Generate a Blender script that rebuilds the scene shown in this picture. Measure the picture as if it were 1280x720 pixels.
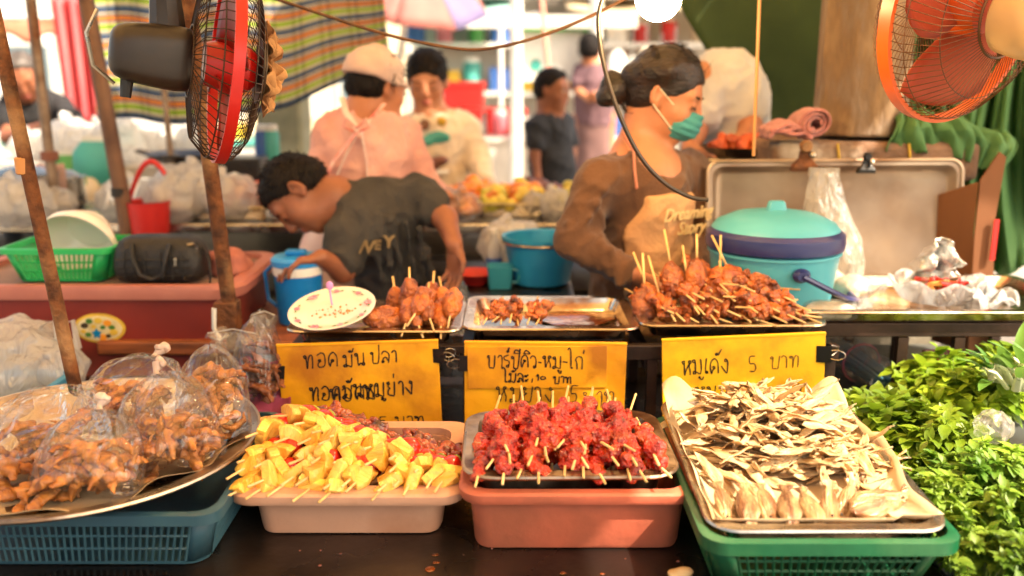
import bpy, bmesh, math, random
import numpy as np
from mathutils import Vector, Matrix, noise
for o in list(bpy.data.objects): bpy.data.objects.remove(o)
S = bpy.context.scene
COL = S.collection
R = math.radians
rng = random.Random(7)
# ---------------------------------------------------------------- camera
CAMH, PITCH, F = 1.5, R(13.2), 1150.0
cam = bpy.data.objects.new("camera", bpy.data.cameras.new("camera")); COL.objects.link(cam)
cam.location = (0, 0, CAMH); cam.rotation_euler = (R(90) - PITCH, 0, 0)
cam.data.sensor_width = 36; cam.data.lens = F * 36 / 1280
cam.data.clip_start = 0.05; cam.data.clip_end = 500
cam.data.dof.use_dof = True; cam.data.dof.focus_distance = 1.55; cam.data.dof.aperture_fstop = 2.0
S.camera = cam
# ---------------------------------------------------------------- world, sun, exposure
W = bpy.data.worlds.new("World"); S.world = W; W.use_nodes = True
SUN_EL, SUN_AZ = R(48), R(122)      # azimuth measured from +Y towards +X
nt = W.node_tree; bg = nt.nodes["Background"]
sky = nt.nodes.new("ShaderNodeTexSky"); sky.sky_type = 'NISHITA'; sky.sun_disc = False
sky.sun_elevation = SUN_EL; sky.sun_rotation = SUN_AZ; sky.dust_density = 4.0; sky.ozone_density = 0.6; sky.air_density = 0.8
tint = nt.nodes.new("ShaderNodeMixRGB"); tint.blend_type = 'MULTIPLY'; tint.inputs[0].default_value = 1
tint.inputs[2].default_value = (1.0, 0.90, 0.71, 1)
nt.links.new(sky.outputs[0], tint.inputs[1]); nt.links.new(tint.outputs[0], bg.inputs[0]); bg.inputs[1].default_value = 0.15
sun = bpy.data.objects.new("sun", bpy.data.lights.new("sun", 'SUN')); COL.objects.link(sun)
sun.data.energy = 3.4; sun.data.angle = R(0.6); sun.data.color = (1, 0.86, 0.68)
sd = Vector((math.sin(SUN_AZ) * math.cos(SUN_EL), math.cos(SUN_AZ) * math.cos(SUN_EL), math.sin(SUN_EL)))
sun.rotation_euler = sd.to_track_quat('Z', 'Y').to_euler()
S.view_settings.view_transform = 'Standard'; S.view_settings.look = 'None'
S.view_settings.exposure = 2.1; S.view_settings.gamma = 1
S.render.engine = 'CYCLES'
S.cycles.use_denoising = True
S.cycles.transparent_max_bounces = 24; S.cycles.max_bounces = 9; S.cycles.diffuse_bounces = 4; S.cycles.glossy_bounces = 4
S.cycles.sample_clamp_indirect = 6; S.cycles.caustics_reflective = False; S.cycles.caustics_refractive = False
S.render.film_transparent = False
# ---------------------------------------------------------------- placing helper: a pixel of the 1280x720 view plus a known distance or height
def P(px, py, y=None, z=None):
    d = Vector(((px - 640) / F, math.cos(PITCH) + (360 - py) / F * math.sin(PITCH), -math.sin(PITCH) + (360 - py) / F * math.cos(PITCH)))
    t = y / d.y if y is not None else (z - CAMH) / d.z
    return Vector((d.x * t, d.y * t, CAMH + d.z * t))
# ---------------------------------------------------------------- materials
def lin(c):
    return tuple((v / 255 / 12.92 if v / 255 <= 0.04045 else ((v / 255 + 0.055) / 1.055) ** 2.4) for v in c) + (1.0,)
MATS = {}
def M(name, c1, c2=None, s=8, rough=.5, bump=0, bs=30, metal=0, coat=0, sss=0, detail=4, trans=0, lo=.35, hi=.65, c3=None, s3=2, ior=1.45, stretch=(1, 1, 1), rvar=.0, bd=.02, sheen=0, spec=.5, rand=0, wave=None):
    if name in MATS: return MATS[name]
    m = bpy.data.materials.new(name); m.use_nodes = True; MATS[name] = m
    t = m.node_tree; b = t.nodes["Principled BSDF"]; N = t.nodes.new; L = t.links.new
    tc = N("ShaderNodeTexCoord"); mp = N("ShaderNodeMapping"); mp.inputs['Scale'].default_value = stretch
    oi = N("ShaderNodeObjectInfo")
    ad = N("ShaderNodeVectorMath"); ad.operation = 'ADD'; L(tc.outputs['Object'], ad.inputs[0])
    rm = N("ShaderNodeVectorMath"); rm.operation = 'SCALE'; cx = N("ShaderNodeCombineXYZ")
    for i in range(3): L(oi.outputs['Random'], cx.inputs[i])
    L(cx.outputs[0], rm.inputs[0]); rm.inputs['Scale'].default_value = 13.0
    L(rm.outputs[0], ad.inputs[1]); L(ad.outputs[0], mp.inputs[0])
    col = None
    if c2 is not None:
        n = N("ShaderNodeTexNoise"); n.inputs['Scale'].default_value = s; n.inputs['Detail'].default_value = detail; L(mp.outputs[0], n.inputs[0])
        r = N("ShaderNodeValToRGB"); r.color_ramp.elements[0].position = lo; r.color_ramp.elements[1].position = hi
        r.color_ramp.elements[0].color = lin(c1); r.color_ramp.elements[1].color = lin(c2); L(n.outputs[0], r.inputs[0]); col = r.outputs[0]
        if c3 is not None:
            n3 = N("ShaderNodeTexNoise"); n3.inputs['Scale'].default_value = s3; n3.inputs['Detail'].default_value = 6; L(mp.outputs[0], n3.inputs[0])
            r3 = N("ShaderNodeMapRange"); r3.inputs[1].default_value = .52; r3.inputs[2].default_value = .68; L(n3.outputs[0], r3.inputs[0])
            mx = N("ShaderNodeMixRGB"); L(r3.outputs[0], mx.inputs[0]); L(col, mx.inputs[1]); mx.inputs[2].default_value = lin(c3); col = mx.outputs[0]
    else:
        rg = N("ShaderNodeRGB"); rg.outputs[0].default_value = lin(c1); col = rg.outputs[0]
    if rand:
        hs = N("ShaderNodeHueSaturation"); mr = N("ShaderNodeMapRange"); mr.inputs[3].default_value = 1 - rand; mr.inputs[4].default_value = 1 + rand
        L(oi.outputs['Random'], mr.inputs[0]); L(mr.outputs[0], hs.inputs['Value']); L(col, hs.inputs['Color']); col = hs.outputs[0]
    L(col, b.inputs['Base Color'])
    b.inputs['Roughness'].default_value = rough; b.inputs['Metallic'].default_value = metal; b.inputs['IOR'].default_value = ior
    b.inputs['Coat Weight'].default_value = coat; b.inputs['Coat Roughness'].default_value = .12
    b.inputs['Specular IOR Level'].default_value = spec
    if sheen: b.inputs['Sheen Weight'].default_value = sheen
    if sss:
        b.inputs['Subsurface Weight'].default_value = sss; b.inputs['Subsurface Radius'].default_value = (1, .4, .2); b.inputs['Subsurface Scale'].default_value = .008
    if rvar:
        n2 = N("ShaderNodeTexNoise"); n2.inputs['Scale'].default_value = s * 1.7; n2.inputs['Detail'].default_value = 5; L(mp.outputs[0], n2.inputs[0])
        m2 = N("ShaderNodeMapRange"); m2.inputs[1].default_value = .3; m2.inputs[2].default_value = .7
        m2.inputs[3].default_value = max(rough - rvar, .03); m2.inputs[4].default_value = min(rough + rvar, 1); L(n2.outputs[0], m2.inputs[0]); L(m2.outputs[0], b.inputs['Roughness'])
    if bump:
        n2 = N("ShaderNodeTexNoise"); n2.inputs['Scale'].default_value = bs; n2.inputs['Detail'].default_value = 5; L(mp.outputs[0], n2.inputs[0])
        bp = N("ShaderNodeBump"); bp.inputs['Strength'].default_value = bump; bp.inputs['Distance'].default_value = bd
        L(n2.outputs[0], bp.inputs['Height']); L(bp.outputs[0], b.inputs['Normal'])
        if coat: L(bp.outputs[0], b.inputs['Coat Normal'])
    if trans:      # thin translucent sheet (cloth, leaf)
        tr = N("ShaderNodeBsdfTranslucent"); L(col, tr.inputs[0]); mx = N("ShaderNodeMixShader"); mx.inputs[0].default_value = trans
        L(b.outputs[0], mx.inputs[1]); L(tr.outputs[0], mx.inputs[2]); L(mx.outputs[0], t.nodes["Material Output"].inputs[0])
    return m
def film(name, tintc=(255, 255, 255), opac=.05, bs=18, bump=.5, milk=(235, 235, 235), rough=.08, bd=.03):
    """thin clear plastic film: see-through with wrinkled shiny folds"""
    if name in MATS: return MATS[name]
    m = bpy.data.materials.new(name); m.use_nodes = True; MATS[name] = m
    t = m.node_tree; N = t.nodes.new; L = t.links.new; t.nodes.remove(t.nodes["Principled BSDF"])
    tc = N("ShaderNodeTexCoord"); n = N("ShaderNodeTexNoise"); n.inputs['Scale'].default_value = bs; n.inputs['Detail'].default_value = 3; n.inputs['Distortion'].default_value = 1.2
    mp = N("ShaderNodeMapping"); mp.inputs['Scale'].default_value = (1.6, 1.6, .45); L(tc.outputs['Object'], mp.inputs[0]); L(mp.outputs[0], n.inputs[0]); bp = N("ShaderNodeBump"); bp.inputs['Strength'].default_value = bump; bp.inputs['Distance'].default_value = bd; L(n.outputs[0], bp.inputs['Height'])
    g = N("ShaderNodeBsdfGlossy"); g.inputs['Roughness'].default_value = rough; L(bp.outputs[0], g.inputs['Normal'])
    tr = N("ShaderNodeBsdfTransparent"); tr.inputs[0].default_value = lin(tintc)
    df = N("ShaderNodeBsdfPrincipled"); df.inputs['Base Color'].default_value = lin(milk); df.inputs['Roughness'].default_value = .35; L(bp.outputs[0], df.inputs['Normal'])
    tl = N("ShaderNodeBsdfTranslucent"); tl.inputs[0].default_value = lin(milk); L(bp.outputs[0], tl.inputs[1])
    md = N("ShaderNodeMixShader"); md.inputs[0].default_value = .5; L(df.outputs[0], md.inputs[1]); L(tl.outputs[0], md.inputs[2])
    ma = N("ShaderNodeMixShader"); ma.inputs[0].default_value = opac; L(tr.outputs[0], ma.inputs[1]); L(md.outputs[0], ma.inputs[2])
    fr = N("ShaderNodeLayerWeight"); fr.inputs[0].default_value = .24; L(bp.outputs[0], fr.inputs[1])
    ml = N("ShaderNodeMath"); ml.operation = 'MULTIPLY_ADD'; ml.inputs[1].default_value = .5; ml.inputs[2].default_value = .04; L(fr.outputs['Fresnel'], ml.inputs[0])
    mb = N("ShaderNodeMixShader"); L(ml.outputs[0], mb.inputs[0]); L(ma.outputs[0], mb.inputs[1]); L(g.outputs[0], mb.inputs[2])
    L(mb.outputs[0], t.nodes["Material Output"].inputs[0])
    return m
def emit(name, c, st):
    m = bpy.data.materials.new(name); m.use_nodes = True; b = m.node_tree.nodes["Principled BSDF"]
    b.inputs['Emission Color'].default_value = lin(c); b.inputs['Emission Strength'].default_value = st; b.inputs['Base Color'].default_value = lin(c)
    return m
# ---------------------------------------------------------------- objects
def tag(o, label=None, cat=None, group=None, kind=None):
    if label: o["label"] = label
    if cat: o["category"] = cat
    if group: o["group"] = group
    if kind: o["kind"] = kind
    return o
def link(name, me, m=None, parent=None, loc=None, rot=None, smooth=False):
    o = bpy.data.objects.new(name, me); COL.objects.link(o)
    if m is not None and me is not None and not me.materials: me.materials.append(m)
    if parent: o.parent = parent
    if loc is not None: o.location = loc
    if rot is not None: o.rotation_euler = rot
    return o
def empty(name, loc=(0, 0, 0), rot=(0, 0, 0), label=None, cat=None, group=None):
    o = bpy.data.objects.new(name, None); COL.objects.link(o); o.empty_display_size = .05
    o.location = loc; o.rotation_euler = rot
    return tag(o, label, cat, group)
def mesh(vs, fs, smooth=True, name="mesh"):
    me = bpy.data.meshes.new(name); me.from_pydata([tuple(v) for v in vs], [], [tuple(f) for f in fs]); me.update()
    if smooth: me.polygons.foreach_set("use_smooth", [True] * len(me.polygons))
    return me
class MB:
    """collects simple solids into one mesh"""
    def __init__(s): s.v = []; s.f = []; s.mi = []
    def add(s, vs, fs):
        n = len(s.v); s.v += [Vector(v) for v in vs]; s.f += [tuple(i + n for i in f) for f in fs]; return s
    def box(s, c, d, rz=0, rot=None, taper=1):
        c = Vector(c); x, y, z = d[0] / 2, d[1] / 2, d[2] / 2
        m = rot if rot is not None else Matrix.Rotation(rz, 3, 'Z')
        vs = [c + m @ Vector((a * x * (1 if e < 0 else taper), b * y * (1 if e < 0 else taper), e * z)) for e in (-1, 1) for a, b in ((-1, -1), (1, -1), (1, 1), (-1, 1))]
        return s.add(vs, [(3, 2, 1, 0), (4, 5, 6, 7), (0, 1, 5, 4), (1, 2, 6, 5), (2, 3, 7, 6), (3, 0, 4, 7)])
    def tube(s, pts, r, n=8, cap=True, flat=1.0):
        pts = [Vector(p) for p in pts]; vs = []; fs = []; N = len(pts); up = None
        for i, p in enumerate(pts):
            t = (pts[min(i + 1, N - 1)] - pts[max(i - 1, 0)])
            t = t.normalized() if t.length > 1e-9 else Vector((0, 0, 1))
            if up is None:
                a = Vector((0, 0, 1)) if abs(t.z) < .9 else Vector((1, 0, 0)); u = t.cross(a).normalized()
            else:
                u = (up - t * up.dot(t)); u = u.normalized() if u.length > 1e-6 else t.orthogonal().normalized()
            up = u; w = t.cross(u); rr = r[i] if hasattr(r, '__len__') else r
            for k in range(n):
                a = 2 * math.pi * k / n; vs.append(p + u * math.cos(a) * rr + w * math.sin(a) * rr * flat)
        for i in range(N - 1):
            for k in range(n): fs.append((i * n + k, i * n + (k + 1) % n, (i + 1) * n + (k + 1) % n, (i + 1) * n + k))
        if cap: fs.append(tuple(range(n - 1, -1, -1))); fs.append(tuple(range((N - 1) * n, N * n)))
        return s.add(vs, fs)
    def lathe(s, prof, n=32, c=(0, 0, 0), m=None, closed=False):
        vs = []; fs = []; c = Vector(c); m = m or Matrix.Identity(3)
        for r, z in prof:
            for k in range(n):
                a = 2 * math.pi * k / n; vs.append(c + m @ Vector((r * math.cos(a), r * math.sin(a), z)))
        K = len(prof)
        for i in range(K - 1 if not closed else K):
            j = (i + 1) % K
            for k in range(n): fs.append((i * n + k, i * n + (k + 1) % n, j * n + (k + 1) % n, j * n + k))
        if not closed:
            fs.append(tuple(range(n - 1, -1, -1))); fs.append(tuple(range((K - 1) * n, K * n)))
        return s.add(vs, fs)
    def ball(s, c, r, n=10, m=None):
        r = Vector(r) if hasattr(r, '__len__') else Vector((r, r, r)); prof = [(math.sin(math.pi * i / n), -math.cos(math.pi * i / n)) for i in range(n + 1)]
        prof[0] = (.02, -1); prof[-1] = (.02, 1)
        sc = Matrix.Diagonal(r); return s.lathe(prof, n * 2, c, (m @ sc) if m is not None else sc)
    def loops(s, loops, cap0=True, cap1=True, close=False):
        n = len(loops[0]); vs = [p for l in loops for p in l]; fs = []; K = len(loops)
        for i in range(K if close else K - 1):
            j = (i + 1) % K
            for k in range(n): fs.append((i * n + k, i * n + (k + 1) % n, j * n + (k + 1) % n, j * n + k))
        if not close:
            if cap0: fs.append(tuple(range(n - 1, -1, -1)))
            if cap1: fs.append(tuple(range((K - 1) * n, K * n)))
        return s.add(vs, fs)
    def grid(s, fn, nu, nv):
        vs = [fn(i / nu, j / nv) for j in range(nv + 1) for i in range(nu + 1)]; w = nu + 1
        return s.add(vs, [(j * w + i, j * w + i + 1, (j + 1) * w + i + 1, (j + 1) * w + i) for j in range(nv) for i in range(nu)])
    def me(s, smooth=True): return mesh(s.v, s.f, smooth)
    def obj(s, name, m, parent=None, loc=None, rot=None, smooth=True, solid=0, sub=0, bev=0, ang=35):
        o = link(name, s.me(smooth), m, parent, loc, rot)
        if smooth and not sub: o.data.set_sharp_from_angle(angle=R(ang))
        return finish(o, solid, sub, bev)
def finish(o, solid=0, sub=0, bev=0):
    if bev:
        q = o.modifiers.new("bevel", 'BEVEL'); q.width = bev; q.segments = 2; q.limit_method = 'ANGLE'; q.angle_limit = R(40)
    if solid:
        q = o.modifiers.new("solid", 'SOLIDIFY'); q.thickness = abs(solid); q.offset = -1 if solid > 0 else 1
    if sub:
        q = o.modifiers.new("sub", 'SUBSURF'); q.levels = sub; q.render_levels = sub
    return o
def rrect(hx, hy, r, z, n=5, cx=0, cy=0):
    """rounded rectangle loop"""
    pts = []
    for sx, sy, a0 in ((1, -1, -90), (1, 1, 0), (-1, 1, 90), (-1, -1, 180)):
        for i in range(n):
            a = R(a0 + 90 * i / (n - 1)); pts.append(Vector((cx + sx * (hx - r) + r * math.cos(a), cy + sy * (hy - r) + r * math.sin(a), z)))
    return pts
def copy_tree(o, parent=None):
    c = o.copy(); COL.objects.link(c)
    if parent: c.parent = parent; c.matrix_parent_inverse = o.matrix_parent_inverse.copy()
    for ch in o.children: copy_tree(ch, c)
    return c
# ---------------------------------------------------------------- signed-distance modelling (organic shapes as one continuous skin)
class SDF:
    def __init__(s): s.p = []
    def cap(s, a, b, ra, rb=None, k=.02, sub=False):
        a = Vector(a); b = Vector(b); rb = ra if rb is None else rb
        m = max(ra, rb); lo = [min(a[i], b[i]) - m for i in range(3)]; hi = [max(a[i], b[i]) + m for i in range(3)]
        def f(X, Y, Z):
            d = b - a; L2 = max(d.dot(d), 1e-9); t = np.clip(((X - a.x) * d.x + (Y - a.y) * d.y + (Z - a.z) * d.z) / L2, 0, 1)
            return np.sqrt((X - a.x - d.x * t) ** 2 + (Y - a.y - d.y * t) ** 2 + (Z - a.z - d.z * t) ** 2) - (ra + (rb - ra) * t)
        s.p.append((f, lo, hi, k, sub)); return s
    def ell(s, c, r, rot=None, k=.02, sub=False):
        c = Vector(c); r = Vector(r) if hasattr(r, '__len__') else Vector((r, r, r)); m = max(r); q = (rot or Matrix.Identity(3)).transposed()
        def f(X, Y, Z):
            x, y, z = X - c.x, Y - c.y, Z - c.z
            a = (q[0][0] * x + q[0][1] * y + q[0][2] * z) / r.x; b = (q[1][0] * x + q[1][1] * y + q[1][2] * z) / r.y; e = (q[2][0] * x + q[2][1] * y + q[2][2] * z) / r.z
            k0 = np.sqrt(a * a + b * b + e * e) + 1e-9; k1 = np.sqrt((a / r.x) ** 2 + (b / r.y) ** 2 + (e / r.z) ** 2) + 1e-9
            return k0 * (k0 - 1) / k1
        s.p.append((f, [c[i] - m for i in range(3)], [c[i] + m for i in range(3)], k, sub)); return s
    def box(s, c, h, rot=None, r=.01, k=.02, sub=False):
        c = Vector(c); h = Vector(h); m = h.length; q = (rot or Matrix.Identity(3)).transposed()
        def f(X, Y, Z):
            x, y, z = X - c.x, Y - c.y, Z - c.z
            ax = [np.abs(q[i][0] * x + q[i][1] * y + q[i][2] * z) - h[i] + r for i in range(3)]
            return np.sqrt(sum(np.maximum(v, 0) ** 2 for v in ax)) + np.minimum(np.maximum(ax[0], np.maximum(ax[1], ax[2])), 0) - r
        s.p.append((f, [c[i] - m for i in range(3)], [c[i] + m for i in range(3)], k, sub)); return s
    def grow(s, e):
        q = SDF()
        for f, lo, hi, k, sub in s.p:
            q.p.append(((lambda X, Y, Z, f=f: f(X, Y, Z) - e), [v - e for v in lo], [v + e for v in hi], k, sub))
        return q
    def join(s, o): s.p += o.p; return s
    def mesh(s, res, clip=None, wob=0, wobs=20, seed=0):
        pos = [p for p in s.p if not p[4]]
        lo = np.array([min(p[1][i] for p in pos) for i in range(3)]) - 3 * res; hi = np.array([max(p[2][i] for p in pos) for i in range(3)]) + 3 * res
        n = np.ceil((hi - lo) / res).astype(int) + 1
        D = np.full(n, 1.0, np.float32); ax = [lo[i] + res * np.arange(n[i]) for i in range(3)]
        for f, l, h, k, sub in s.p:
            mg = k + 4 * res
            i0 = [max(int((l[i] - mg - lo[i]) / res), 0) for i in range(3)]; i1 = [min(int((h[i] + mg - lo[i]) / res) + 2, n[i]) for i in range(3)]
            if any(i1[i] <= i0[i] for i in range(3)): continue
            sl = tuple(slice(i0[i], i1[i]) for i in range(3))
            X = ax[0][sl[0]][:, None, None]; Y = ax[1][sl[1]][None, :, None]; Z = ax[2][sl[2]][None, None, :]
            d = f(X, Y, Z).astype(np.float32); c = D[sl]
            if sub:
                d = -d; hh = np.maximum(k - np.abs(c - d), 0) / max(k, 1e-6); D[sl] = np.maximum(c, d) + hh * hh * k * .25
            else:
                hh = np.maximum(k - np.abs(c - d), 0) / max(k, 1e-6); D[sl] = np.minimum(c, d) - hh * hh * k * .25
        if clip is not None:
            X, Y, Z = np.meshgrid(*ax, indexing='ij'); D = clip(D, X, Y, Z).astype(np.float32)
        v, q = nets(D, lo, res)
        if wob:
            v = [Vector(p) + noise.noise_vector(Vector(p) * wobs + Vector((seed * 3.1, seed, 0))) * wob for p in v]
        return mesh(v, q)
    def obj(s, name, m, parent=None, res=.008, clip=None, loc=None, wob=0, wobs=20):
        return link(name, s.mesh(res, clip, wob, wobs), m, parent, loc)
def nets(D, lo, res):
    I = D < 0
    nx, ny, nz = D.shape
    cnt = np.zeros((nx - 1, ny - 1, nz - 1), np.int8)
    for dx in (0, 1):
        for dy in (0, 1):
            for dz in (0, 1): cnt += I[dx:nx - 1 + dx, dy:ny - 1 + dy, dz:nz - 1 + dz]
    act = (cnt > 0) & (cnt < 8); idx = np.full(act.shape, -1, np.int64); c = np.argwhere(act); idx[act] = np.arange(len(c))
    acc = np.zeros((len(c), 3)); num = np.zeros(len(c))
    cs = [(dx, dy, dz) for dx in (0, 1) for dy in (0, 1) for dz in (0, 1)]
    for a in cs:
        for ax in range(3):
            if a[ax]: continue
            b = list(a); b[ax] = 1
            da = D[c[:, 0] + a[0], c[:, 1] + a[1], c[:, 2] + a[2]].astype(np.float64); db = D[c[:, 0] + b[0], c[:, 1] + b[1], c[:, 2] + b[2]].astype(np.float64)
            m = (da < 0) != (db < 0); t = np.where(m, da / np.where(m, da - db, 1), 0)
            p = np.array(a, float)[None, :].repeat(len(c), 0); p[:, ax] += t
            acc += p * m[:, None]; num += m
    v = lo + res * (c + acc / num[:, None]); q = []
    for ax in range(3):
        o = [i for i in range(3) if i != ax]
        A = [slice(None)] * 3; B = [slice(None)] * 3; A[ax] = slice(0, -1); B[ax] = slice(1, None)
        for k in o: A[k] = slice(1, -1); B[k] = slice(1, -1)
        a = I[tuple(A)]; b = I[tuple(B)]; e = np.argwhere(a != b); 
        if not len(e): continue
        s = a[e[:, 0], e[:, 1], e[:, 2]]
        def cell(d0, d1):
            w = e.copy(); w[:, o[0]] += d0; w[:, o[1]] += d1; return idx[w[:, 0], w[:, 1], w[:, 2]]
        f = np.stack([cell(0, 0), cell(1, 0), cell(1, 1), cell(0, 1)], 1)
        flip = s if ax != 1 else ~s
        f[~flip] = f[~flip][:, ::-1]; q.append(f)
    return v.tolist(), np.concatenate(q).tolist() if q else []
# ================================================================ materials used widely
STEEL = M("steel", (190, 182, 170), (150, 140, 125), s=9, rough=.28, metal=1, bump=.06, bs=60, rvar=.14)
DSTEEL = M("worn_steel", (120, 108, 98), (70, 60, 52), s=6, rough=.38, metal=1, bump=.08, bs=40, rvar=.15, c3=(60, 40, 28), s3=5)
RUST = M("rusty_iron", (120, 72, 38), (70, 42, 26), s=30, rough=.75, metal=.35, bump=.4, bs=90, c3=(160, 120, 80), s3=6)
PIPE = M("grey_pipe", (150, 128, 108), (105, 86, 72), s=12, rough=.4, metal=.7, c3=(95, 55, 30), s3=7)
DARK = M("dark_iron", (38, 32, 28), (22, 18, 16), s=12, rough=.5, bump=.1)
WHITEP = M("white_paint", (225, 222, 214), (200, 196, 186), s=5, rough=.5)
CONC = M("concrete", (150, 140, 120), (112, 104, 90), s=7, rough=.9, bump=.3, bs=40, c3=(88, 82, 66), s3=3)
WOOD = M("timber", (150, 84, 44), (105, 56, 28), s=6, rough=.55, stretch=(1, 8, 8), bump=.1)
STICK = M("bamboo", (226, 190, 128), (196, 152, 88), s=30, rough=.6, stretch=(6, 6, .6), rand=.12)
FILM = film("clear_film")
FILMW = film("milky_film", opac=.55, bs=16, bump=1.0, milk=(244, 240, 234))
FILMG = film("thin_bag_film", opac=.2, bs=16, bump=.7, milk=(235, 230, 222))
BLACKP = M("black_plastic", (26, 24, 24), (18, 16, 16), s=14, rough=.42, bump=.05)
# ================================================================ ground, roofs
gm = M("paving", (150, 142, 130), (118, 112, 104), s=1.2, rough=.9, bump=.2, bs=12, c3=(96, 88, 80), s3=.6)
g = MB().grid(lambda u, v: Vector((-60 + 120 * u, -20 + 140 * v, 0)), 24, 24).obj("ground", gm); tag(g, kind="structure")
SHADE_AWN = M("shade_awning_cloth", (238, 218, 182), (226, 202, 160), s=2, rough=.8, trans=.72)  # translucent cloth of the added awnings, lets soft top light through
def awning(x0, x1, y0, y1, z0, z1, m, label, cat="awning", posts=(), name="awning", sag=.06, group=None):
    e = empty(name, ((x0 + x1) / 2, (y0 + y1) / 2, 0), label=label, cat=cat, group=group); o = Vector(e.location)
    MB().grid(lambda u, v: Vector((x0 + (x1 - x0) * u, y0 + (y1 - y0) * v, z0 + (z1 - z0) * v - sag * math.sin(math.pi * u * 3) ** 2)) - o, 24, 10).obj("awning_sheet", m, e, solid=.004)
    for x, y in posts:
        MB().tube([Vector((x, y, 0)) - o, Vector((x, y, z0 + (z1 - z0) * (y - y0) / (y1 - y0))) - o], .022, 10).obj("awning_post", WHITEP, e)
    return e
awning(-2.8, 1.30, -.2, 3.15, 2.3, 2.6, SHADE_AWN, "unseen tan cloth awning added to shade the skewer stall and its cooks")  # out of view, added to keep direct sun off the foreground
awning(1.31, 1.77, 1.0, 3.15, 2.42, 2.6, SHADE_AWN, "unseen tan cloth awning strip added to shade the teal cooler")  # added strip above the frame, blocks the sun from the cooler
awning(1.78, 2.6, 1.62, 3.15, 2.42, 2.6, SHADE_AWN, "unseen narrow tan cloth awning added at the right to shade the baking tray")  # unseen strip, added so the sun misses the baking tray
awning(-.3, 1.6, 3.2, 4.4, 2.5, 2.6, SHADE_AWN, "unseen tan cloth awning added to shade the woman in the cream sweater")  # added overhead and never in view, holds her in shade
# ---------------------------------------------------------------- striped tarp
def stripes():
    m = bpy.data.materials.new("striped_tarp"); m.use_nodes = True; t = m.node_tree; N = t.nodes.new; L = t.links.new; b = t.nodes["Principled BSDF"]
    tc = N("ShaderNodeTexCoord"); sp = N("ShaderNodeSeparateXYZ"); L(tc.outputs['UV'], sp.inputs[0])
    def ramp(src, k, cols):
        a = N("ShaderNodeMath"); a.operation = 'MULTIPLY'; a.inputs[1].default_value = k; L(src, a.inputs[0])
        fr = N("ShaderNodeMath"); fr.operation = 'FRACT'; L(a.outputs[0], fr.inputs[0]); r = N("ShaderNodeValToRGB"); r.color_ramp.interpolation = 'CONSTANT'
        L(fr.outputs[0], r.inputs[0]); e = r.color_ramp.elements
        while len(e) < len(cols): e.new(.5)
        for i, (p, c) in enumerate(cols): e[i].position = p; e[i].color = lin(c)
        return r.outputs[0]
    c = ramp(sp.outputs[1], 5.6, [(0, (64, 92, 138)), (.17, (150, 160, 160)), (.27, (226, 214, 186)), (.36, (150, 190, 50)), (.53, (222, 210, 170)), (.62, (130, 100, 140)), (.70, (232, 160, 60)), (.85, (84, 110, 150)), (.92, (226, 216, 186))])
    c2 = ramp(sp.outputs[0], 11, [(0, (255, 255, 255)), (.5, (226, 222, 200)), (.62, (255, 255, 255)), (.8, (200, 196, 206)), (.88, (255, 250, 235))])
    mx = N("ShaderNodeMixRGB"); mx.blend_type = 'MULTIPLY'; mx.inputs[0].default_value = .85; L(c, mx.inputs[1]); L(c2, mx.inputs[2]); L(mx.outputs[0], b.inputs[0]); b.inputs['Roughness'].default_value = .45
    tr = N("ShaderNodeBsdfTranslucent"); L(mx.outputs[0], tr.inputs[0]); ms = N("ShaderNodeMixShader"); ms.inputs[0].default_value = .6; L(b.outputs[0], ms.inputs[1]); L(tr.outputs[0], ms.inputs[2]); L(ms.outputs[0], t.nodes["Material Output"].inputs[0])
    return m
def sheet(name, fn, nu, nv, m, label, cat, solid=.003, sub=0, parts=None, group=None):
    me = MB().grid(fn, nu, nv).me(); uv = me.uv_layers.new(name="uv")
    co = [(i / nu, j / nv) for j in range(nv + 1) for i in range(nu + 1)]
    for lp in me.loops: uv.data[lp.index].uv = co[lp.vertex_index]
    o = link(name, me, m); finish(o, solid, sub); return tag(o, label, cat, group)
Y0 = 3.62
bl, br, tr_, tl = P(122, 150, Y0), P(487, 78, Y0), P(478, -40, Y0), P(100, -40, Y0)
def stf(u, v):
    a = bl.lerp(br, u); b = tl.lerp(tr_, u); p = a.lerp(b, v)
    sagb = -.09 * math.sin(math.pi * min(u * 1.0, 1)) * (1 - v)
    return p + Vector((0, .05 * math.sin(u * 9 + v) + .03 * math.sin(u * 23), sagb + .01 * math.sin(u * 17)))
st = sheet("striped_tarp", stf, 60, 20, stripes(), "multicoloured striped woven tarp hanging behind the black wall fan", "tarp")
# ---------------------------------------------------------------- green tarps on the right
GT = M("green_tarp", (64, 82, 36), (48, 66, 28), s=4, rough=.7, bump=.1, bs=20, trans=.25)
GT2 = M("green_cloth", (112, 156, 98), (84, 130, 76), s=4, rough=.75, bump=.12, bs=25, trans=.45)
def gtf(u, v):
    z = 2.4 - 1.55 * v
    xl = P(845, 0, 3.2).x + max(0, (1.73 - z)) * .72
    x = xl + (2.7 - xl) * u
    return Vector((x, 3.2 + .05 * math.sin(u * 14 + v * 2) + .03 * math.sin(v * 11 + u * 5), z - .05 * math.sin(u * 8)))
sheet("green_tarp", gtf, 50, 26, GT, "dark olive green tarp hung as a wall behind the concrete post", "tarp")
gd = empty("green_drape", P(1230, 100, 2.5), label="bright green cloth gathered in folds under the orange fan", cat="cloth"); o = Vector(gd.location)
def gdf(u, v):
    px = 1196 + 130 * u + 10 * math.sin(v * 5 + u * 3); low = 345 - 120 * abs(u - .45) ** 1.2
    d = 2.42 + (.05 * math.sin(u * 19 + 2 * math.sin(v * 3)) + .025 * math.sin(u * 41 + v * 4)) * (.4 + .6 * v)
    return P(px - 22 * (1 - v) * (u - .5), -30 + (low + 30) * v, d) - o
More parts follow.
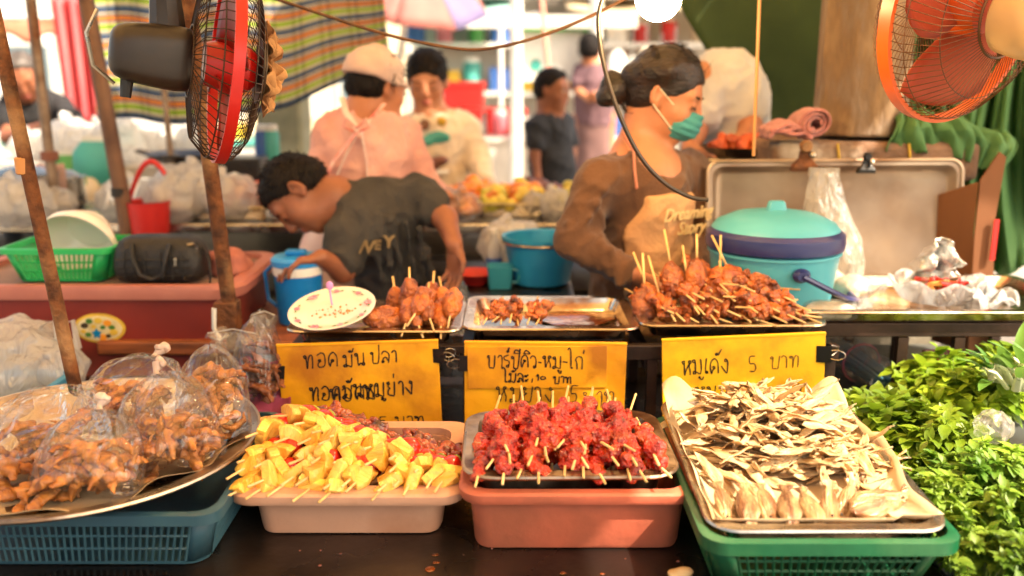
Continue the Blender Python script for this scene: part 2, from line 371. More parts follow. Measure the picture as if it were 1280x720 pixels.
MB().grid(gdf, 70, 40).obj("hanging_folds", GT2, gd, solid=.004)
def gdf3(u, v):
    return P(1112 + 70 * u + 22 * v, -30 + 210 * v + 20 * u * v, 2.62 + .035 * math.sin(u * 15 + v * 2) + .02 * math.sin(u * 33)) - o
MB().grid(gdf3, 40, 20).obj("hanging_folds", GT2, gd, solid=.004)
def swf(u, v):
    c = P(1108 + 150 * u, 160 - 14 * math.sin(u * 4) + 14 * u, 2.40); pl = math.sin(u * 21 + 3 * math.sin(v * 1.6)) * .32 + math.sin(u * 53 - v * 5) * .2 + math.sin(u * 97 + v * 9) * .07
    prof_y = (.10, .05, 0, -.035, -.05, -.045, -.04); prof_z = (-.01, .015, .025, .01, -.015, -.04, -.06 - .03 * math.sin(u * 3.1)); k = v * 6; i = min(int(k), 5); t = k - i
    y = prof_y[i] * (1 - t) + prof_y[i + 1] * t; z = prof_z[i] * (1 - t) + prof_z[i + 1] * t
    return c + Vector((.018 * math.sin(v * 5 + u * 6), y - .035 * pl * (.3 + v), z + .015 * pl)) - o
MB().grid(swf, 110, 36).obj("bunched_swag", GT2, gd, solid=.003)
# ---------------------------------------------------------------- concrete post and block on the right
cp = empty("concrete_post", P(1072, 168, 2.5), label="stained octagonal concrete post rising from a stone block", cat="post"); o = Vector(cp.location)
PC = M("post_plaster", (150, 122, 88), (86, 62, 40), s=9, rough=.85, bump=.9, bs=26, lo=.4, hi=.6, c3=(150, 134, 116), s3=9, stretch=(1, 1, .35))
MB().lathe([(.128, -.0), (.124, .05), (.122, .1), (.118, 1.5)], 8, (0, .0, 0), Matrix.Rotation(R(14), 3, 'Z')).obj("shaft", PC, cp, smooth=False, bev=.008)
bb = MB(); bb.box((0, .02, -.06), (.53, .34, .1)); bb.obj("block", M("post_block", (128, 98, 76), (92, 68, 52), s=8, rough=.9, bump=.5, bs=40, c3=(176, 160, 140), s3=5), cp, bev=.018)
MB().box((0, .02, -.72), (.42, .3, 1.21)).obj("footing", CONC, cp, bev=.01)
for x in (-.105, .075): MB().tube([(x, -.153, -.013), (x + .008, -.155, -.06), (x + .012, -.155, -.112)], .0045, 6, flat=.6).obj("strap", M("yellow_strap", (214, 178, 70), rough=.5), cp)
# pink towel
c = P(992, 158, 2.36); tw = empty("towel", c, label="folded pink towel with a rolled end resting on the stone block", cat="towel"); PT_ = M("pink_towel", (206, 124, 110), (186, 102, 90), s=40, rough=.95, bump=.8, bs=240, sheen=.4)
def rollf(u, v):
    a = u * 2 * math.pi * 2.6; r = .010 + .026 * u; y = -.05 + .1 * v + .006 * math.sin(u * 20); return Vector((.04 + r * 1.05 * math.cos(a) + .004 * math.sin(v * 7 + a), y, .008 + r * .95 * math.sin(a) + .003 * math.sin(v * 11)))
MB().grid(rollf, 70, 12).obj("rolled_end", PT_, tw, solid=.006)
def foldf(k):
    def f(u, v):
        x = -.075 + .11 * u; h = .022 * math.sin(math.pi * min(max(u * 1.05, 0), 1)) ** .5; return Vector((x, -.052 + .105 * v, -.026 + .011 * k + h * (1 - .2 * k) + .006 * math.sin(u * 9 + k * 2) + .004 * math.sin(v * 12 + u * 6 + k)))
    return f
for k in range(3): MB().grid(foldf(k), 26, 16).obj("fold", PT_, tw, solid=.009)
# ---------------------------------------------------------------- grey pillar at left behind tarp
pl = empty("grey_pillar", P(358, 200, 4.1) * Vector((1, 1, 0)) if False else (P(358, 200, 4.1).x, 4.1, 0), label="weathered grey concrete pillar below the striped tarp", cat="pillar")
MB().box((0, 0, 1.4), (.2, .2, 2.8)).obj("shaft", M("pillar_grey", (150, 150, 128), (118, 118, 98), s=5, rough=.9, bump=.2), pl, bev=.02)
MB().box((0, 0, .06), (.3, .3, .12)).obj("plinth", CONC, pl, bev=.01)
# ================================================================ counters
def table(name, x0, x1, y0, y1, z, m, label, cat="table", th=.04, legm=DARK, panel=None, shelf=None, lip=0, group=None, inset=.06):
    e = empty(name, ((x0 + x1) / 2, (y0 + y1) / 2, 0), label=label, cat=cat, group=group); w, d = x1 - x0, y1 - y0
    MB().box((0, 0, z - th / 2), (w, d, th)).obj("table_top", m, e, bev=.006)
    for sx in (-1, 1):
        for sy in (-1, 1): MB().box((sx * (w / 2 - inset), sy * (d / 2 - inset), (z - th) / 2), (.04, .04, z - th)).obj("leg", legm, e)
    if panel: MB().box((0, -d / 2 + .03, z - th - panel[1] / 2 - .003), (w - .02, .02, panel[1])).obj("front_panel", panel[0], e)
    for zz in (shelf or ()): MB().box((0, .01, zz), (w - .05, d - .05, .025)).obj("shelf", legm, e, bev=.003)
    return e
TOPM = M("counter_steel", (74, 62, 56), (46, 38, 34), s=4, rough=.3, metal=.85, rvar=.12, bump=.05, bs=40, c3=(96, 80, 68), s3=2.5)
table("food_counter", -1.5, .62, .82, 2.08, .80, TOPM, "dark steel counter carrying the skewer trays and signs", "counter")
TOPG = M("counter_zinc", (120, 122, 118), (86, 88, 86), s=4, rough=.45, metal=.6, rvar=.12, c3=(70, 66, 60), s3=3)
table("side_counter", .624, 1.75, .82, 2.34, .80, TOPG, "grey zinc counter under the green herbs", "counter")
WT = M("counter_white", (214, 206, 194), (180, 170, 156), s=3, rough=.4, rvar=.1)
table("cooking_counter", -1.95, .62, 2.96, 3.5, 1.02, STEEL, "long steel counter of cooked food behind the stooping boy", "counter", shelf=(.9, .78, .62), th=.03)
table("bag_counter", -3.2, -.62, 3.75, 4.35, 1.13, WT, "white counter heaped with plastic bags under the striped tarp", "counter", th=.05, shelf=(.5,))
table("washing_table", -.13, .17, 2.36, 2.72, .915, DSTEEL, "low worn steel table holding the blue bucket", "table", th=.05)
table("wooden_bench", -1.0, -.36, 2.12, 2.52, .87, WOOD, "brown wooden bench under the blue water jug", "bench", th=.035)
table("bin_table", -1.7, -.62, 2.0, 2.75, .55, DARK, "low dark table beneath the maroon tub", "table")
# ================================================================ far stalls across the lane
ORD = ["first", "second", "third", "fourth", "fifth", "sixth", "seventh", "eighth", "ninth", "tenth", "eleventh", "twelfth"]
PAL = {"white": (232, 228, 220), "red": (196, 40, 36), "pink": (232, 120, 130), "teal": (70, 160, 150), "yellow": (226, 180, 60), "blue": (60, 100, 170), "brown": (120, 76, 48), "cream": (226, 208, 176), "grey": (150, 150, 146), "green": (80, 150, 70), "orange": (226, 120, 40), "black": (40, 38, 38)}
def pm(c): return M("paint_" + c, PAL[c], tuple(int(v * .88) for v in PAL[c]), s=6, rough=.45)
def crate(c, w, d, h, name="crate"):
    e = empty(name); mb = MB(); o = [rrect(w / 2 * k, d / 2 * k, .02, z) for k, z in ((.93, 0), (1, h), (.93, h), (.88, .012))]
    mb.loops(o); mb.obj("shell", pm(c), e)
    MB().loops([rrect(w / 2 * 1.03, d / 2 * 1.03, .02, h - .03), rrect(w / 2 * 1.03, d / 2 * 1.03, .02, h + .004), rrect(w / 2 * .93, d / 2 * .93, .02, h + .004), rrect(w / 2 * .93, d / 2 * .93, .02, h - .03)], close=True).obj("rim", pm(c), e)
    return e
def jar(c, r, h, name="jar", lid="white"):
    e = empty(name); MB().lathe([(r * .9, 0), (r, .01), (r, h * .78), (r * .8, h * .86)], 14).obj("body", pm(c), e); MB().lathe([(r * .84, h * .86), (r * .84, h), (r * .5, h * 1.02)], 14).obj("lid", pm(lid), e); return e
def carton(c, w, d, h, name="carton"):
    e = empty(name); MB().box((0, 0, h / 2), (w, d, h)).obj("box", pm(c), e, bev=.006); MB().box((0, 0, h + .001), (w * .16, d, .003)).obj("tape", pm("cream"), e); return e
def lump_bag(c, r, name="plastic_bag", seed=0, m=None, knot=True):
    rr = random.Random(seed); q = SDF(); e = empty(name)
    for i in range(6): q.ell((rr.uniform(-.5, .5) * r, rr.uniform(-.4, .4) * r, r * rr.uniform(.4, .75)), (r * rr.uniform(.5, .75), r * rr.uniform(.45, .7), r * rr.uniform(.4, .62)), k=.4 * r)
    q.obj("bag_body", m or pm(c), e, r * .09, wob=r * .16, wobs=3.0 / r)
    if knot:
        t = MB(); t.tube([(0, 0, r * .9), (.02 * r, 0, r * 1.25), (.2 * r, .1 * r, r * 1.45)], [r * .25, r * .07, r * .2], 8); t.obj("bag_neck", m or pm(c), e)
    return e
def place(e, loc, label, cat, group, rz=0):
    e.location = loc; e.rotation_euler.z = rz; return tag(e, label, cat, group)
table("far_table", -1.35, 1.9, 7.2, 8.1, 1.0, WT, "white trestle table of the stall across the lane", "table", panel=(WT, .55))
table("far_teal_table", -4.2, -1.9, 7.6, 8.4, .95, pm("teal"), "teal table of the far stall behind the striped tarp", "table", panel=(pm("white"), .5))
# rack with shelves
rk = empty("display_rack", (1.0, 9.2, 0), label="white shelving rack crowded with goods across the lane", cat="rack")
for x in (-1.9, -.35, 1.3): MB().box((x, 0, 1.4), (.07, .07, 2.8)).obj("upright", WHITEP, rk)
for z in (.8, 1.3, 1.75, 2.2): MB().box((-.3, 0, z), (3.3, .5, .04)).obj("shelf", WHITEP, rk)
MB().box((-.3, .28, 1.4), (3.3, .02, 2.8)).obj("back_board", M("rack_back", (232, 228, 220), (216, 210, 204), s=2, rough=.7), rk)
r2 = random.Random(21)
for zi, (z, nm) in enumerate(((.82, "bottom"), (1.32, "lower"), (1.77, "upper"), (2.22, "top"))):
    for i in range(11):
        c = r2.choice(["white", "white", "red", "pink", "teal", "yellow", "cream", "blue", "brown", "white", "grey", "green"]); x = -.9 + i * .27 + r2.uniform(-.03, .03); k = r2.random()
        if k < .4: e = jar(c, .07 + .03 * r2.random(), .2 + .12 * r2.random()); t = "jar"
        elif k < .75: e = carton(c, .2, .2, .15 + .15 * r2.random()); t = "carton"
        else: e = lump_bag(c, .12, seed=i + zi * 20); t = "plastic_bag"
        e.name = t; place(e, (x, 9.15, z), f"{c} {t.replace('_', ' ')}, {ORD[i]} from the left on the {nm} rack shelf", t.replace("plastic_bag", "bag"), "goods on the far rack", r2.uniform(-.3, .3))
for i in range(14):
    c = ["red", "red", "white", "white", "cream", "pink", "white", "grey", "white", "blue", "white", "yellow", "white", "brown"][i]; x = -1.2 + i * .22; k = i % 3
    if k == 0: e = crate(c, .2, .3, .14); t = "crate"
    elif k == 1: e = lump_bag(c, .1, seed=60 + i); t = "plastic_bag"
    else: e = jar(c, .06, .2); t = "jar"
    e.name = t; place(e, (x, 7.45 + .12 * (i % 2), 1.0), f"{c} {t.replace('_', ' ')} number {i} along the white trestle table".replace(f" number {i}", f", {(ORD + ['thirteenth', 'fourteenth'])[i]} from the left") , t.replace("plastic_bag", "bag"), "goods on the trestle table")
# red crate stack
for i, (x, z, l) in enumerate(((-.42, 1.0, "red crate at the bottom left of a far stack"), (-.05, 1.0, "red crate at the bottom right of a far stack"), (-.4, 1.22, "red crate on top of the far stack"))):
    place(crate("red", .34, .34, .2), (x, 7.85, z), l, "crate", "stacked red crates")
# far stall structure: frame, banner, umbrella, awnings
fs = empty("market_gantry", (0, 7.0, 0), label="white metal stall frame with cross beam across the lane", cat="gantry")
for px in (645, 745): MB().tube([(P(px, 0, 7).x, 0, 0), (P(px, 0, 7).x, 0, 2.6)], .05, 10).obj("post", WHITEP, fs)
MB().box((P(690, 0, 7).x, 0, P(690, 27, 7).z), (1.25, .07, .09)).obj("beam", WHITEP, fs)
bn = empty("banner", P(693, 66, 7.1), label="pale banner with a green stripe hung under the stall beam", cat="banner")
MB().box((0, 0, 0), (.56, .012, .42)).obj("sheet", M("banner_white", (226, 224, 214), (210, 206, 198), s=4, rough=.6), bn); MB().box((0, -.009, .18), (.56, .006, .06)).obj("stripe", pm("green"), bn); MB().lathe([(.045, -.003), (.045, .003)], 16, (-.14, -.01, -.09), Matrix.Rotation(R(90), 3, 'X')).obj("emblem", pm("teal"), bn)
sp = MB().tube([P(676, -10, 6.2), P(684, 70, 6.2), P(686, 100, 6.2)], .016, 8).obj("pink_pole", M("pink_pole", (222, 150, 130), rough=.5)); tag(sp, "thin salmon pole hanging above the far boy's head", "pole")
def umbrella(name, c, r, h, cols, label, tilt=(0, 0)):
    e = empty(name, c, (tilt[0], tilt[1], 0), label, "umbrella")
    for k in range(8):
        a0, a1 = 2 * math.pi * k / 8, 2 * math.pi * (k + 1) / 8
        MB().grid(lambda u, v: Vector((math.cos(a0 + (a1 - a0) * u) * r * v * (1 - .06 * math.sin(math.pi * u)), math.sin(a0 + (a1 - a0) * u) * r * v * (1 - .06 * math.sin(math.pi * u)), h * (1 - v ** 1.4))), 6, 8).obj("canopy_panel", cols[k % len(cols)], e, solid=.004)
    MB().tube([(0, 0, h + .06), (0, 0, -2.0)], .02, 8).obj("pole", WHITEP, e)
UP = M("umbrella_pink", (176, 112, 104), (160, 96, 90), s=4, rough=.7, trans=.3); UB = M("umbrella_blue", (122, 112, 150), (104, 96, 136), s=4, rough=.7, trans=.3)
umbrella("market_umbrella", P(512, -6, 6.0), .5, .26, [UP, UP, UP, UP, UP, UP, UP, UB], "faded pink and blue market umbrella behind the woman in white", (R(24), R(14)))
TEALC = M("teal_awning", (176, 216, 206), (150, 196, 190), s=3, rough=.6, trans=.4)
WC = M("white_awning", (232, 230, 224), (216, 212, 204), s=3, rough=.6, trans=.4)
BEIGE = M("beige_awning", (226, 210, 180), (204, 186, 150), s=3, rough=.6, trans=.4)
awning(-3.0, .0, 8.4, 10.4, 1.95, 2.5, TEALC, "pale teal awning sloping over the far left stall", posts=((-2.9, 8.45), (-.1, 8.45)))
awning(.5, 3.4, 8.6, 10.0, 2.05, 2.35, BEIGE, "beige awning over the crowded far rack", posts=((3.3, 8.7),))
awning(-7, -3.2, 6.8, 9.4, 2.2, 2.7, WC, "white awning at the far left edge of the market", posts=((-3.3, 6.9), (-6.5, 6.9)))
awning(-1.0, 2.0, 13.0, 16.0, 2.6, 3.2, WC, "white awning farther down the sunlit lane", posts=((-.9, 13.1), (1.9, 13.1)))
# bright buildings that close the lane
def shophouse(x0, x1, y, h, c, label):
    e = empty("shophouse", ((x0 + x1) / 2, y, 0), label=label, cat="building"); w = x1 - x0
    MB().box((0, 1.5, h / 2), (w, 3, h)).obj("wall", M("plaster_" + c, PAL[c], tuple(int(v * .9) for v in PAL[c]), s=1.5, rough=.85, bump=.1), e)
    MB().box((0, 1.5, h + .1), (w + .3, 3.3, .2)).obj("roof", CONC, e)
    for i in range(int(w / 1.5)):
        x = -w / 2 + .8 + i * 1.5
        for z in (1.3, 4.2):
            f = MB().box((x, -.02, z), (1.0, .06, 1.5)).obj("window", WHITEP, e); MB().box((x, -.056, z), (.84, .012, 1.32)).obj("pane", M("dark_glass", (96, 110, 116), rough=.1), f)
for a in ((-14, -7, 17, 6, "white", "white two storey shophouse at the left of the lane's end"), (-7, -.6, 20, 6.5, "cream", "cream shophouse at the lane's end behind the far stalls"), (-.6, 5.2, 21, 6, "white", "white shophouse directly behind the stall banner"), (5.2, 12, 18, 6, "grey", "grey shophouse at the right end of the lane")): shophouse(*a)
# red curtain at left, hanging goods at right
RC = M("red_curtain", (222, 60, 76), (240, 150, 150), s=2.5, rough=.7, trans=.45, stretch=(4, 4, .4))
def rcf(u, v):
    a = P(62 + 60 * u, -10, 5.6); b = P(84 + 56 * u, 158, 5.6); p = a.lerp(b, v); return p + Vector((0, .06 * math.sin(u * 22), 0))
sheet("red_curtain", rcf, 40, 10, RC, "red and pink curtain hanging behind the man in black", "curtain")
shx = empty("stall_valance", P(50, 30, 6.0), label="orange red fabric valance over the far left stall", cat="valance"); o = Vector(shx.location)
MB().grid(lambda u, v: P(-30 + 150 * u, 22 + 26 * v + 6 * math.sin(u * 18) * v, 6.0) - o, 30, 4).obj("fabric", M("valance_orange", (224, 96, 52), (240, 180, 150), s=3, rough=.7, trans=.3), shx, solid=.004); MB().tube([P(-30, 22, 6.0) - o, P(120, 22, 6.0) - o], .012, 8).obj("rod", WHITEP, shx)
for i, (px, py, c, h) in enumerate(((772, 62, "white", .3), (790, 70, "grey", .3), (808, 60, "cream", .36), (826, 74, "pink", .26), (762, 80, "brown", .26), (844, 66, "white", .3))):
    p = P(px, py, 7.5); e = empty("hanging_bag", p, label=f"{c} packet, {ORD[i]} of the row hung beneath the beige awning", cat="packet", group="packets hung beneath the beige awning")
    MB().loops([rrect(.06, .03, .02, -h), rrect(.075, .045, .03, -h * .6), rrect(.06, .03, .02, -.05), rrect(.02, .01, .006, 0)]).obj("packet", pm(c), e); MB().tube([(0, 0, 0), (0, 0, .2)], .004, 5).obj("cord", pm("grey"), e)
# goods on the far left stall
r3 = random.Random(5)
for i in range(9):
    c = r3.choice(["white", "red", "teal", "green", "cream", "yellow", "blue"]); e = crate(c, .2, .2, .12) if i % 2 else jar(c, .07, .24)
    t = "crate" if i % 2 else "jar"; place(e, (-4.0 + i * .24, 7.85, .95), f"{c} {t}, {ORD[i]} from the left on the teal table", t, "goods on the teal table")
# ================================================================ things on the back counters
WB = FILMW
def wbag(px, py, y, z, r, seed, label, m=None, group="pale plastic bags on the back counters", knot=True):
    e = lump_bag("white", r, seed=seed, m=m or FILMW, knot=knot); p = P(px, py, y); place(e, (p.x, y, z), label, "bag", group, seed); return e
BAGM = film("white_bag_film", opac=.75, bs=14, bump=1.0, milk=(246, 242, 236))
for i, (px, y, r, l) in enumerate(((85, 4.0, .13, "white plastic bag, leftmost of the row under the striped tarp"), (118, 3.95, .12, "white plastic bag between the two leaning poles"), (172, 3.95, .15, "white plastic bag just right of the wide leaning pole"), (206, 4.1, .12, "white plastic bag by the thin upright pole"), (250, 4.0, .12, "white plastic bag right under the black fan"), (40, 4.05, .09, "small white bag beside the man in black"))):
    wbag(px, 190, y, 1.132, r, 30 + i, l, BAGM)
for i, (px, y, r, l) in enumerate(((205, 3.06, .1, "crumpled milky bag below the hanging red hose"), (237, 3.08, .13, "big milky plastic bag behind the black handbag"), (280, 3.06, .11, "milky bag under the tray of fried chicken"), (20, 2.95, .11, "clear bag heaped at the left end of the steel counter"), (55, 3.04, .08, "small clear bag beside the green basket"), (160, 3.1, .1, "clear bag behind the white bowl"), (572, 3.02, .08, "knotted bag of golden snacks below the fried food"), (545, 3.06, .08, "knotted bag of snacks by the stooping boy's shoulder"), (690, 3.1, .07, "clear bag standing behind the yellow food tray"), (668, 3.15, .06, "small clear bag before the far boy"))):
    wbag(px, 240, y, 1.022, r, 50 + i, l, FILMG if i in (6, 7) else FILMW)
GOLD = M("golden_food", (226, 150, 50), (190, 96, 30), s=22, rough=.4, coat=.3, bump=.4, bs=60, rand=.25)
FRIED = M("fried_orange", (206, 92, 36), (150, 54, 20), s=22, rough=.45, coat=.3, bump=.5, bs=60, rand=.25)
LIME = M("lime_food", (170, 170, 60), (214, 190, 90), s=14, rough=.45, bump=.3, rand=.25)
DKFOOD = M("dark_food", (120, 60, 34), (80, 36, 20), s=20, rough=.4, coat=.3, bump=.4, rand=.25)
def nugget(seed, r=.03):
    rr = random.Random(seed); q = SDF()
    for i in range(5): q.ell([rr.uniform(-.7, .7) * r for _ in range(3)], [r * rr.uniform(.45, .85) for _ in range(3)], k=r * .3)
    return q.mesh(r * .16, wob=r * .12, wobs=1.3 / r)
NUG = [nugget(i) for i in range(4)]
def matmesh(me, m):
    c = me.copy(); c.materials.clear(); c.materials.append(m); return c
TRAYC = {}
def steeltray(name, w, d, h, lab=None, cat=None, m=STEEL, group=None, rim=.018, r=.03, wall=.85, t=.002):
    e = empty(name, label=lab, cat=cat, group=group)
    L_ = [rrect(w / 2, d / 2, r, h - .004, 6), rrect(w / 2, d / 2, r, h, 6), rrect(w / 2 - rim, d / 2 - rim, r * .8, h, 6), rrect((w / 2 - rim) * .985, (d / 2 - rim) * .985, r * .8, h - .006, 6), rrect((w / 2 - rim) * .94, (d / 2 - rim) * .94, r * .7, .006, 6), rrect((w / 2 - rim) * .90, (d / 2 - rim) * .90, r * .6, .002, 6)]
    mb = MB(); mb.loops(L_, cap0=False); mb.obj("pan", m, e)
    lo = [rrect((w / 2 - rim) * .985 + t, (d / 2 - rim) * .985 + t, r * .8, h - .006, 6), rrect((w / 2 - rim) * .94 + t, (d / 2 - rim) * .94 + t, r * .7, .0, 6)]
    MB().loops(lo, cap0=False, cap1=True).obj("outer_wall", m, e)
    MB().tube(rrect(w / 2, d / 2, r, h - .003, 6) + [rrect(w / 2, d / 2, r, h - .003, 6)[0]], .0035, 6).obj("rolled_rim", m, e)
    return e
def heap(n, c, w, d, h, mats, nm, label, group, seed, sc=1, cat="food"):
    rr = random.Random(seed); vs = [matmesh(NUG[i % 4], m) for i, m in enumerate((mats * 4)[:max(4, len(mats))])]
    for i in range(n):
        u, v = rr.uniform(-1, 1), rr.uniform(-1, 1); z = h * max(0, 1 - (u * u + v * v) * .6) * rr.uniform(.3, 1)
        o = link(nm, rr.choice(vs)); o.location = Vector(c) + Vector((u * w / 2, v * d / 2, z)); o.rotation_euler = [rr.uniform(0, 6) for _ in range(3)]; k = sc * rr.uniform(.8, 1.2); o.scale = (k, k, k)
        tag(o, label, cat, group)
for i, (px, y, w, d, tl, n, mats, lab, grp) in enumerate((
    (298, 3.16, .3, .3, "steel tray of orange fried chicken left of the boy's head", 46, [FRIED], "orange fried chicken piece heaped left of the stooping boy's head", "fried chicken pieces left of the boy"),
    (588, 3.26, .26, .26, "steel tray of golden fritters behind the boy's back", 34, [GOLD], "golden fritter heaped in front of the woman in white", "golden fritters before the woman in white"),
    (640, 3.2, .28, .22, "steel tray of yellow and green salad by the blue bucket", 34, [LIME, GOLD], "yellow green salad piece in the tray above the blue bucket", "salad pieces above the blue bucket"),
    (672, 3.4, .24, .2, "steel tray of dark roasted food before the far boy", 26, [DKFOOD], "dark roasted piece in the tray before the far boy", "dark roasted pieces before the far boy"),
    (712, 3.2, .2, .2, "steel tray of green food half hidden by the masked woman", 20, [LIME], "green food piece beside the masked woman's shoulder", "green food pieces by the masked woman"))):
    x = P(px, 240, y).x; tr = steeltray("food_tray", w, d, .045, tl, "tray"); tr.location = (x, y, 1.023)
    heap(n, (x, y, 1.05), w * .72, d * .72, .06, mats, "fried_piece" if i == 0 else "food_piece", lab, grp, 70 + i, .95)
for k, px in enumerate((572, 545)):      # snacks inside the two knotted bags
    heap(9, (P(px, 240, 3.03).x, 3.04, 1.04), .08, .06, .07, [GOLD], "snack", ("golden snack inside the knotted bag below the fried food", "golden snack inside the bag by the boy's shoulder")[k], ("snacks in the bag below the fried food", "snacks in the bag by the boy")[k], 90 + k, .8)
# pots at left
for px, y, r, h, l in ((30, 3.15, .11, .14, "dented aluminium pot at the left end of the steel counter"), (72, 3.3, .09, .11, "small aluminium pot behind the leaning rusty pole")):
    e = empty("cooking_pot", (P(px, 230, y).x, y, 1.021), label=l, cat="pot"); MB().lathe([(r * .9, 0), (r, .02), (r, h), (r + .008, h + .004), (r - .006, h), (r - .008, .02), (.01, .015)], 24).obj("pot_body", STEEL, e); MB().lathe([(r + .002, h + .003), (r * .6, h + .025), (.012, h + .032), (.012, h + .05)], 24).obj("lid", STEEL, e)
e = empty("wok", (P(232, 200, 3.6).x, 3.62, 1.19), label="shallow steel wok hanging over the counter beside the thin pole", cat="wok"); MB().lathe([(.02, -.05), (.1, -.035), (.16, 0), (.163, .004), (.155, .002), (.09, -.03), (.02, -.042)], 26).obj("bowl", DSTEEL, e)
for s in (-1, 1): MB().tube([(s * .155, -.03, 0), (s * .19, -.02, .012), (s * .19, .02, .012), (s * .155, .03, 0)], .006, 6).obj("handle", DSTEEL, e)
MB().tube([(0, 0, -.05), (0, .0, -.168)], .05, 12).obj("stand", DSTEEL, e)
# hanging cloth on the grey pipe, green bags under counter
cl = MB().grid(lambda u, v: P(44 + 30 * u + 4 * math.sin(v * 4), 205 + 78 * v, 3.2) + Vector((0, .03 * math.sin(u * 14), 0)), 16, 12).obj("hanging_rag", M("dusty_pink_cloth", (206, 170, 154), (180, 144, 130), s=5, rough=.9, trans=.3), solid=.004); tag(cl, "dusty pink rag tied round the grey pipe at the left", "rag")
for px, py, c, l in ((92, 222, "green", "bright green packet under the bag counter"), (120, 205, "teal", "teal packet hanging under the bag counter"), (105, 235, "cream", "cream packet under the bag counter")):
    p = P(px, py, 3.7); e = empty("packet", p, label=l, cat="packet"); MB().loops([rrect(.07, .03, .02, -.08), rrect(.085, .05, .03, -.02), rrect(.08, .04, .03, .05), rrect(.05, .012, .01, .09)]).obj("pouch", pm(c), e); MB().box((0, 0, .1), (.1, .006, .02)).obj("seal", pm("white"), e)
# red bucket and red hose
e = empty("red_bucket", P(188, 292, 2.93), label="red bucket with a curved red handle behind the black handbag", cat="bucket"); e.scale = (.8, .8, 1.05); MB().lathe([(.07, -.05), (.085, .1), (.09, .103), (.08, .1), (.066, -.04)], 20).obj("bucket_body", pm("red"), e); MB().tube([Vector((-.08 + .0, 0, .09)) + Vector((.16 * t, 0, .13 * math.sin(math.pi * t * .75))) for t in [i / 14 for i in range(15)]], .009, 8).obj("handle", pm("red"), e)
# dark speaker box behind
e = empty("black_box", P(300, 222, 3.55), label="black box behind the orange fried chicken tray", cat="box"); MB().box((0, 0, -.02), (.2, .14, .2)).obj("case", BLACKP, e, bev=.01); MB().lathe([(.07, -.004), (.07, .004), (.02, .0)], 20, (0, -.072, 0), Matrix.Rotation(R(90), 3, 'X')).obj("round_front", DARK, e)
for px, c in ((332, "teal"), (322, "blue")): e = jar(c, .035, .16, "bottle"); place(e, (P(px, 200, 3.7).x, 3.8, 1.13), f"{c} bottle on the white counter beside the grey pillar", "bottle", None)
# ================================================================ blue bucket, mug, wash table things
BLUE = M("bucket_blue", (52, 158, 202), (40, 136, 186), s=4, rough=.35, sss=.1, bump=.03)
e = empty("blue_bucket", (P(676, 328, 2.56).x, 2.56, .917), label="bright blue plastic bucket on the low steel table", cat="bucket")
MB().lathe([(.075, 0), (.082, .004), (.105, .125), (.112, .126), (.112, .136), (.102, .134), (.08, .01), (.01, .008)], 32).obj("bucket_body", BLUE, e)
MB().tube([(.108 * math.cos(a), .108 * math.sin(a) , .12 - .0) for a in [R(180 + 180 * i / 16) for i in range(17)]], .003, 6).obj("handle", STEEL, e)
e = empty("teal_mug", (P(625, 330, 2.5).x, 2.5, .917), label="small teal plastic tub in front of the blue bucket", cat="tub"); MB().loops([rrect(.03, .03, .008, 0), rrect(.036, .036, .01, .062), rrect(.033, .033, .008, .062), rrect(.028, .028, .008, .006)]).obj("tub_body", M("teal_tub", (52, 140, 160), rough=.4), e); MB().tube([(.035, 0, .05), (.055, 0, .045), (.05, 0, .015), (.033, 0, .012)], .004, 6).obj("handle", M("teal_tub", (52, 140, 160)), e)
e = empty("bottle", (P(617, 300, 2.62).x, 2.62, .917), label="clear bottle with a blue label beside the blue bucket", cat="bottle"); MB().lathe([(.022, 0), (.024, .01), (.024, .09), (.011, .115), (.011, .13)], 16).obj("glass", FILMW, e); MB().lathe([(.0245, .02), (.0245, .06)], 16).obj("label_band", pm("blue"), e); MB().lathe([(.012, .13), (.012, .143)], 12).obj("cap", pm("white"), e)
e = empty("red_plate", (P(595, 325, 2.55).x, 2.55, .917), label="red plastic dish on the low steel table", cat="dish"); MB().lathe([(.04, 0), (.062, .03), (.065, .032), (.058, .03), (.036, .005), (.01, .004)], 28).obj("dish_body", pm("red"), e); MB().lathe([(.03, .006), (.03, .012), (.01, .014)], 18).obj("inner_base", pm("red"), e)
wbag(640, 275, 2.74, .917, .11, 66, "white plastic bag slumped behind the blue bucket", BAGM, None)
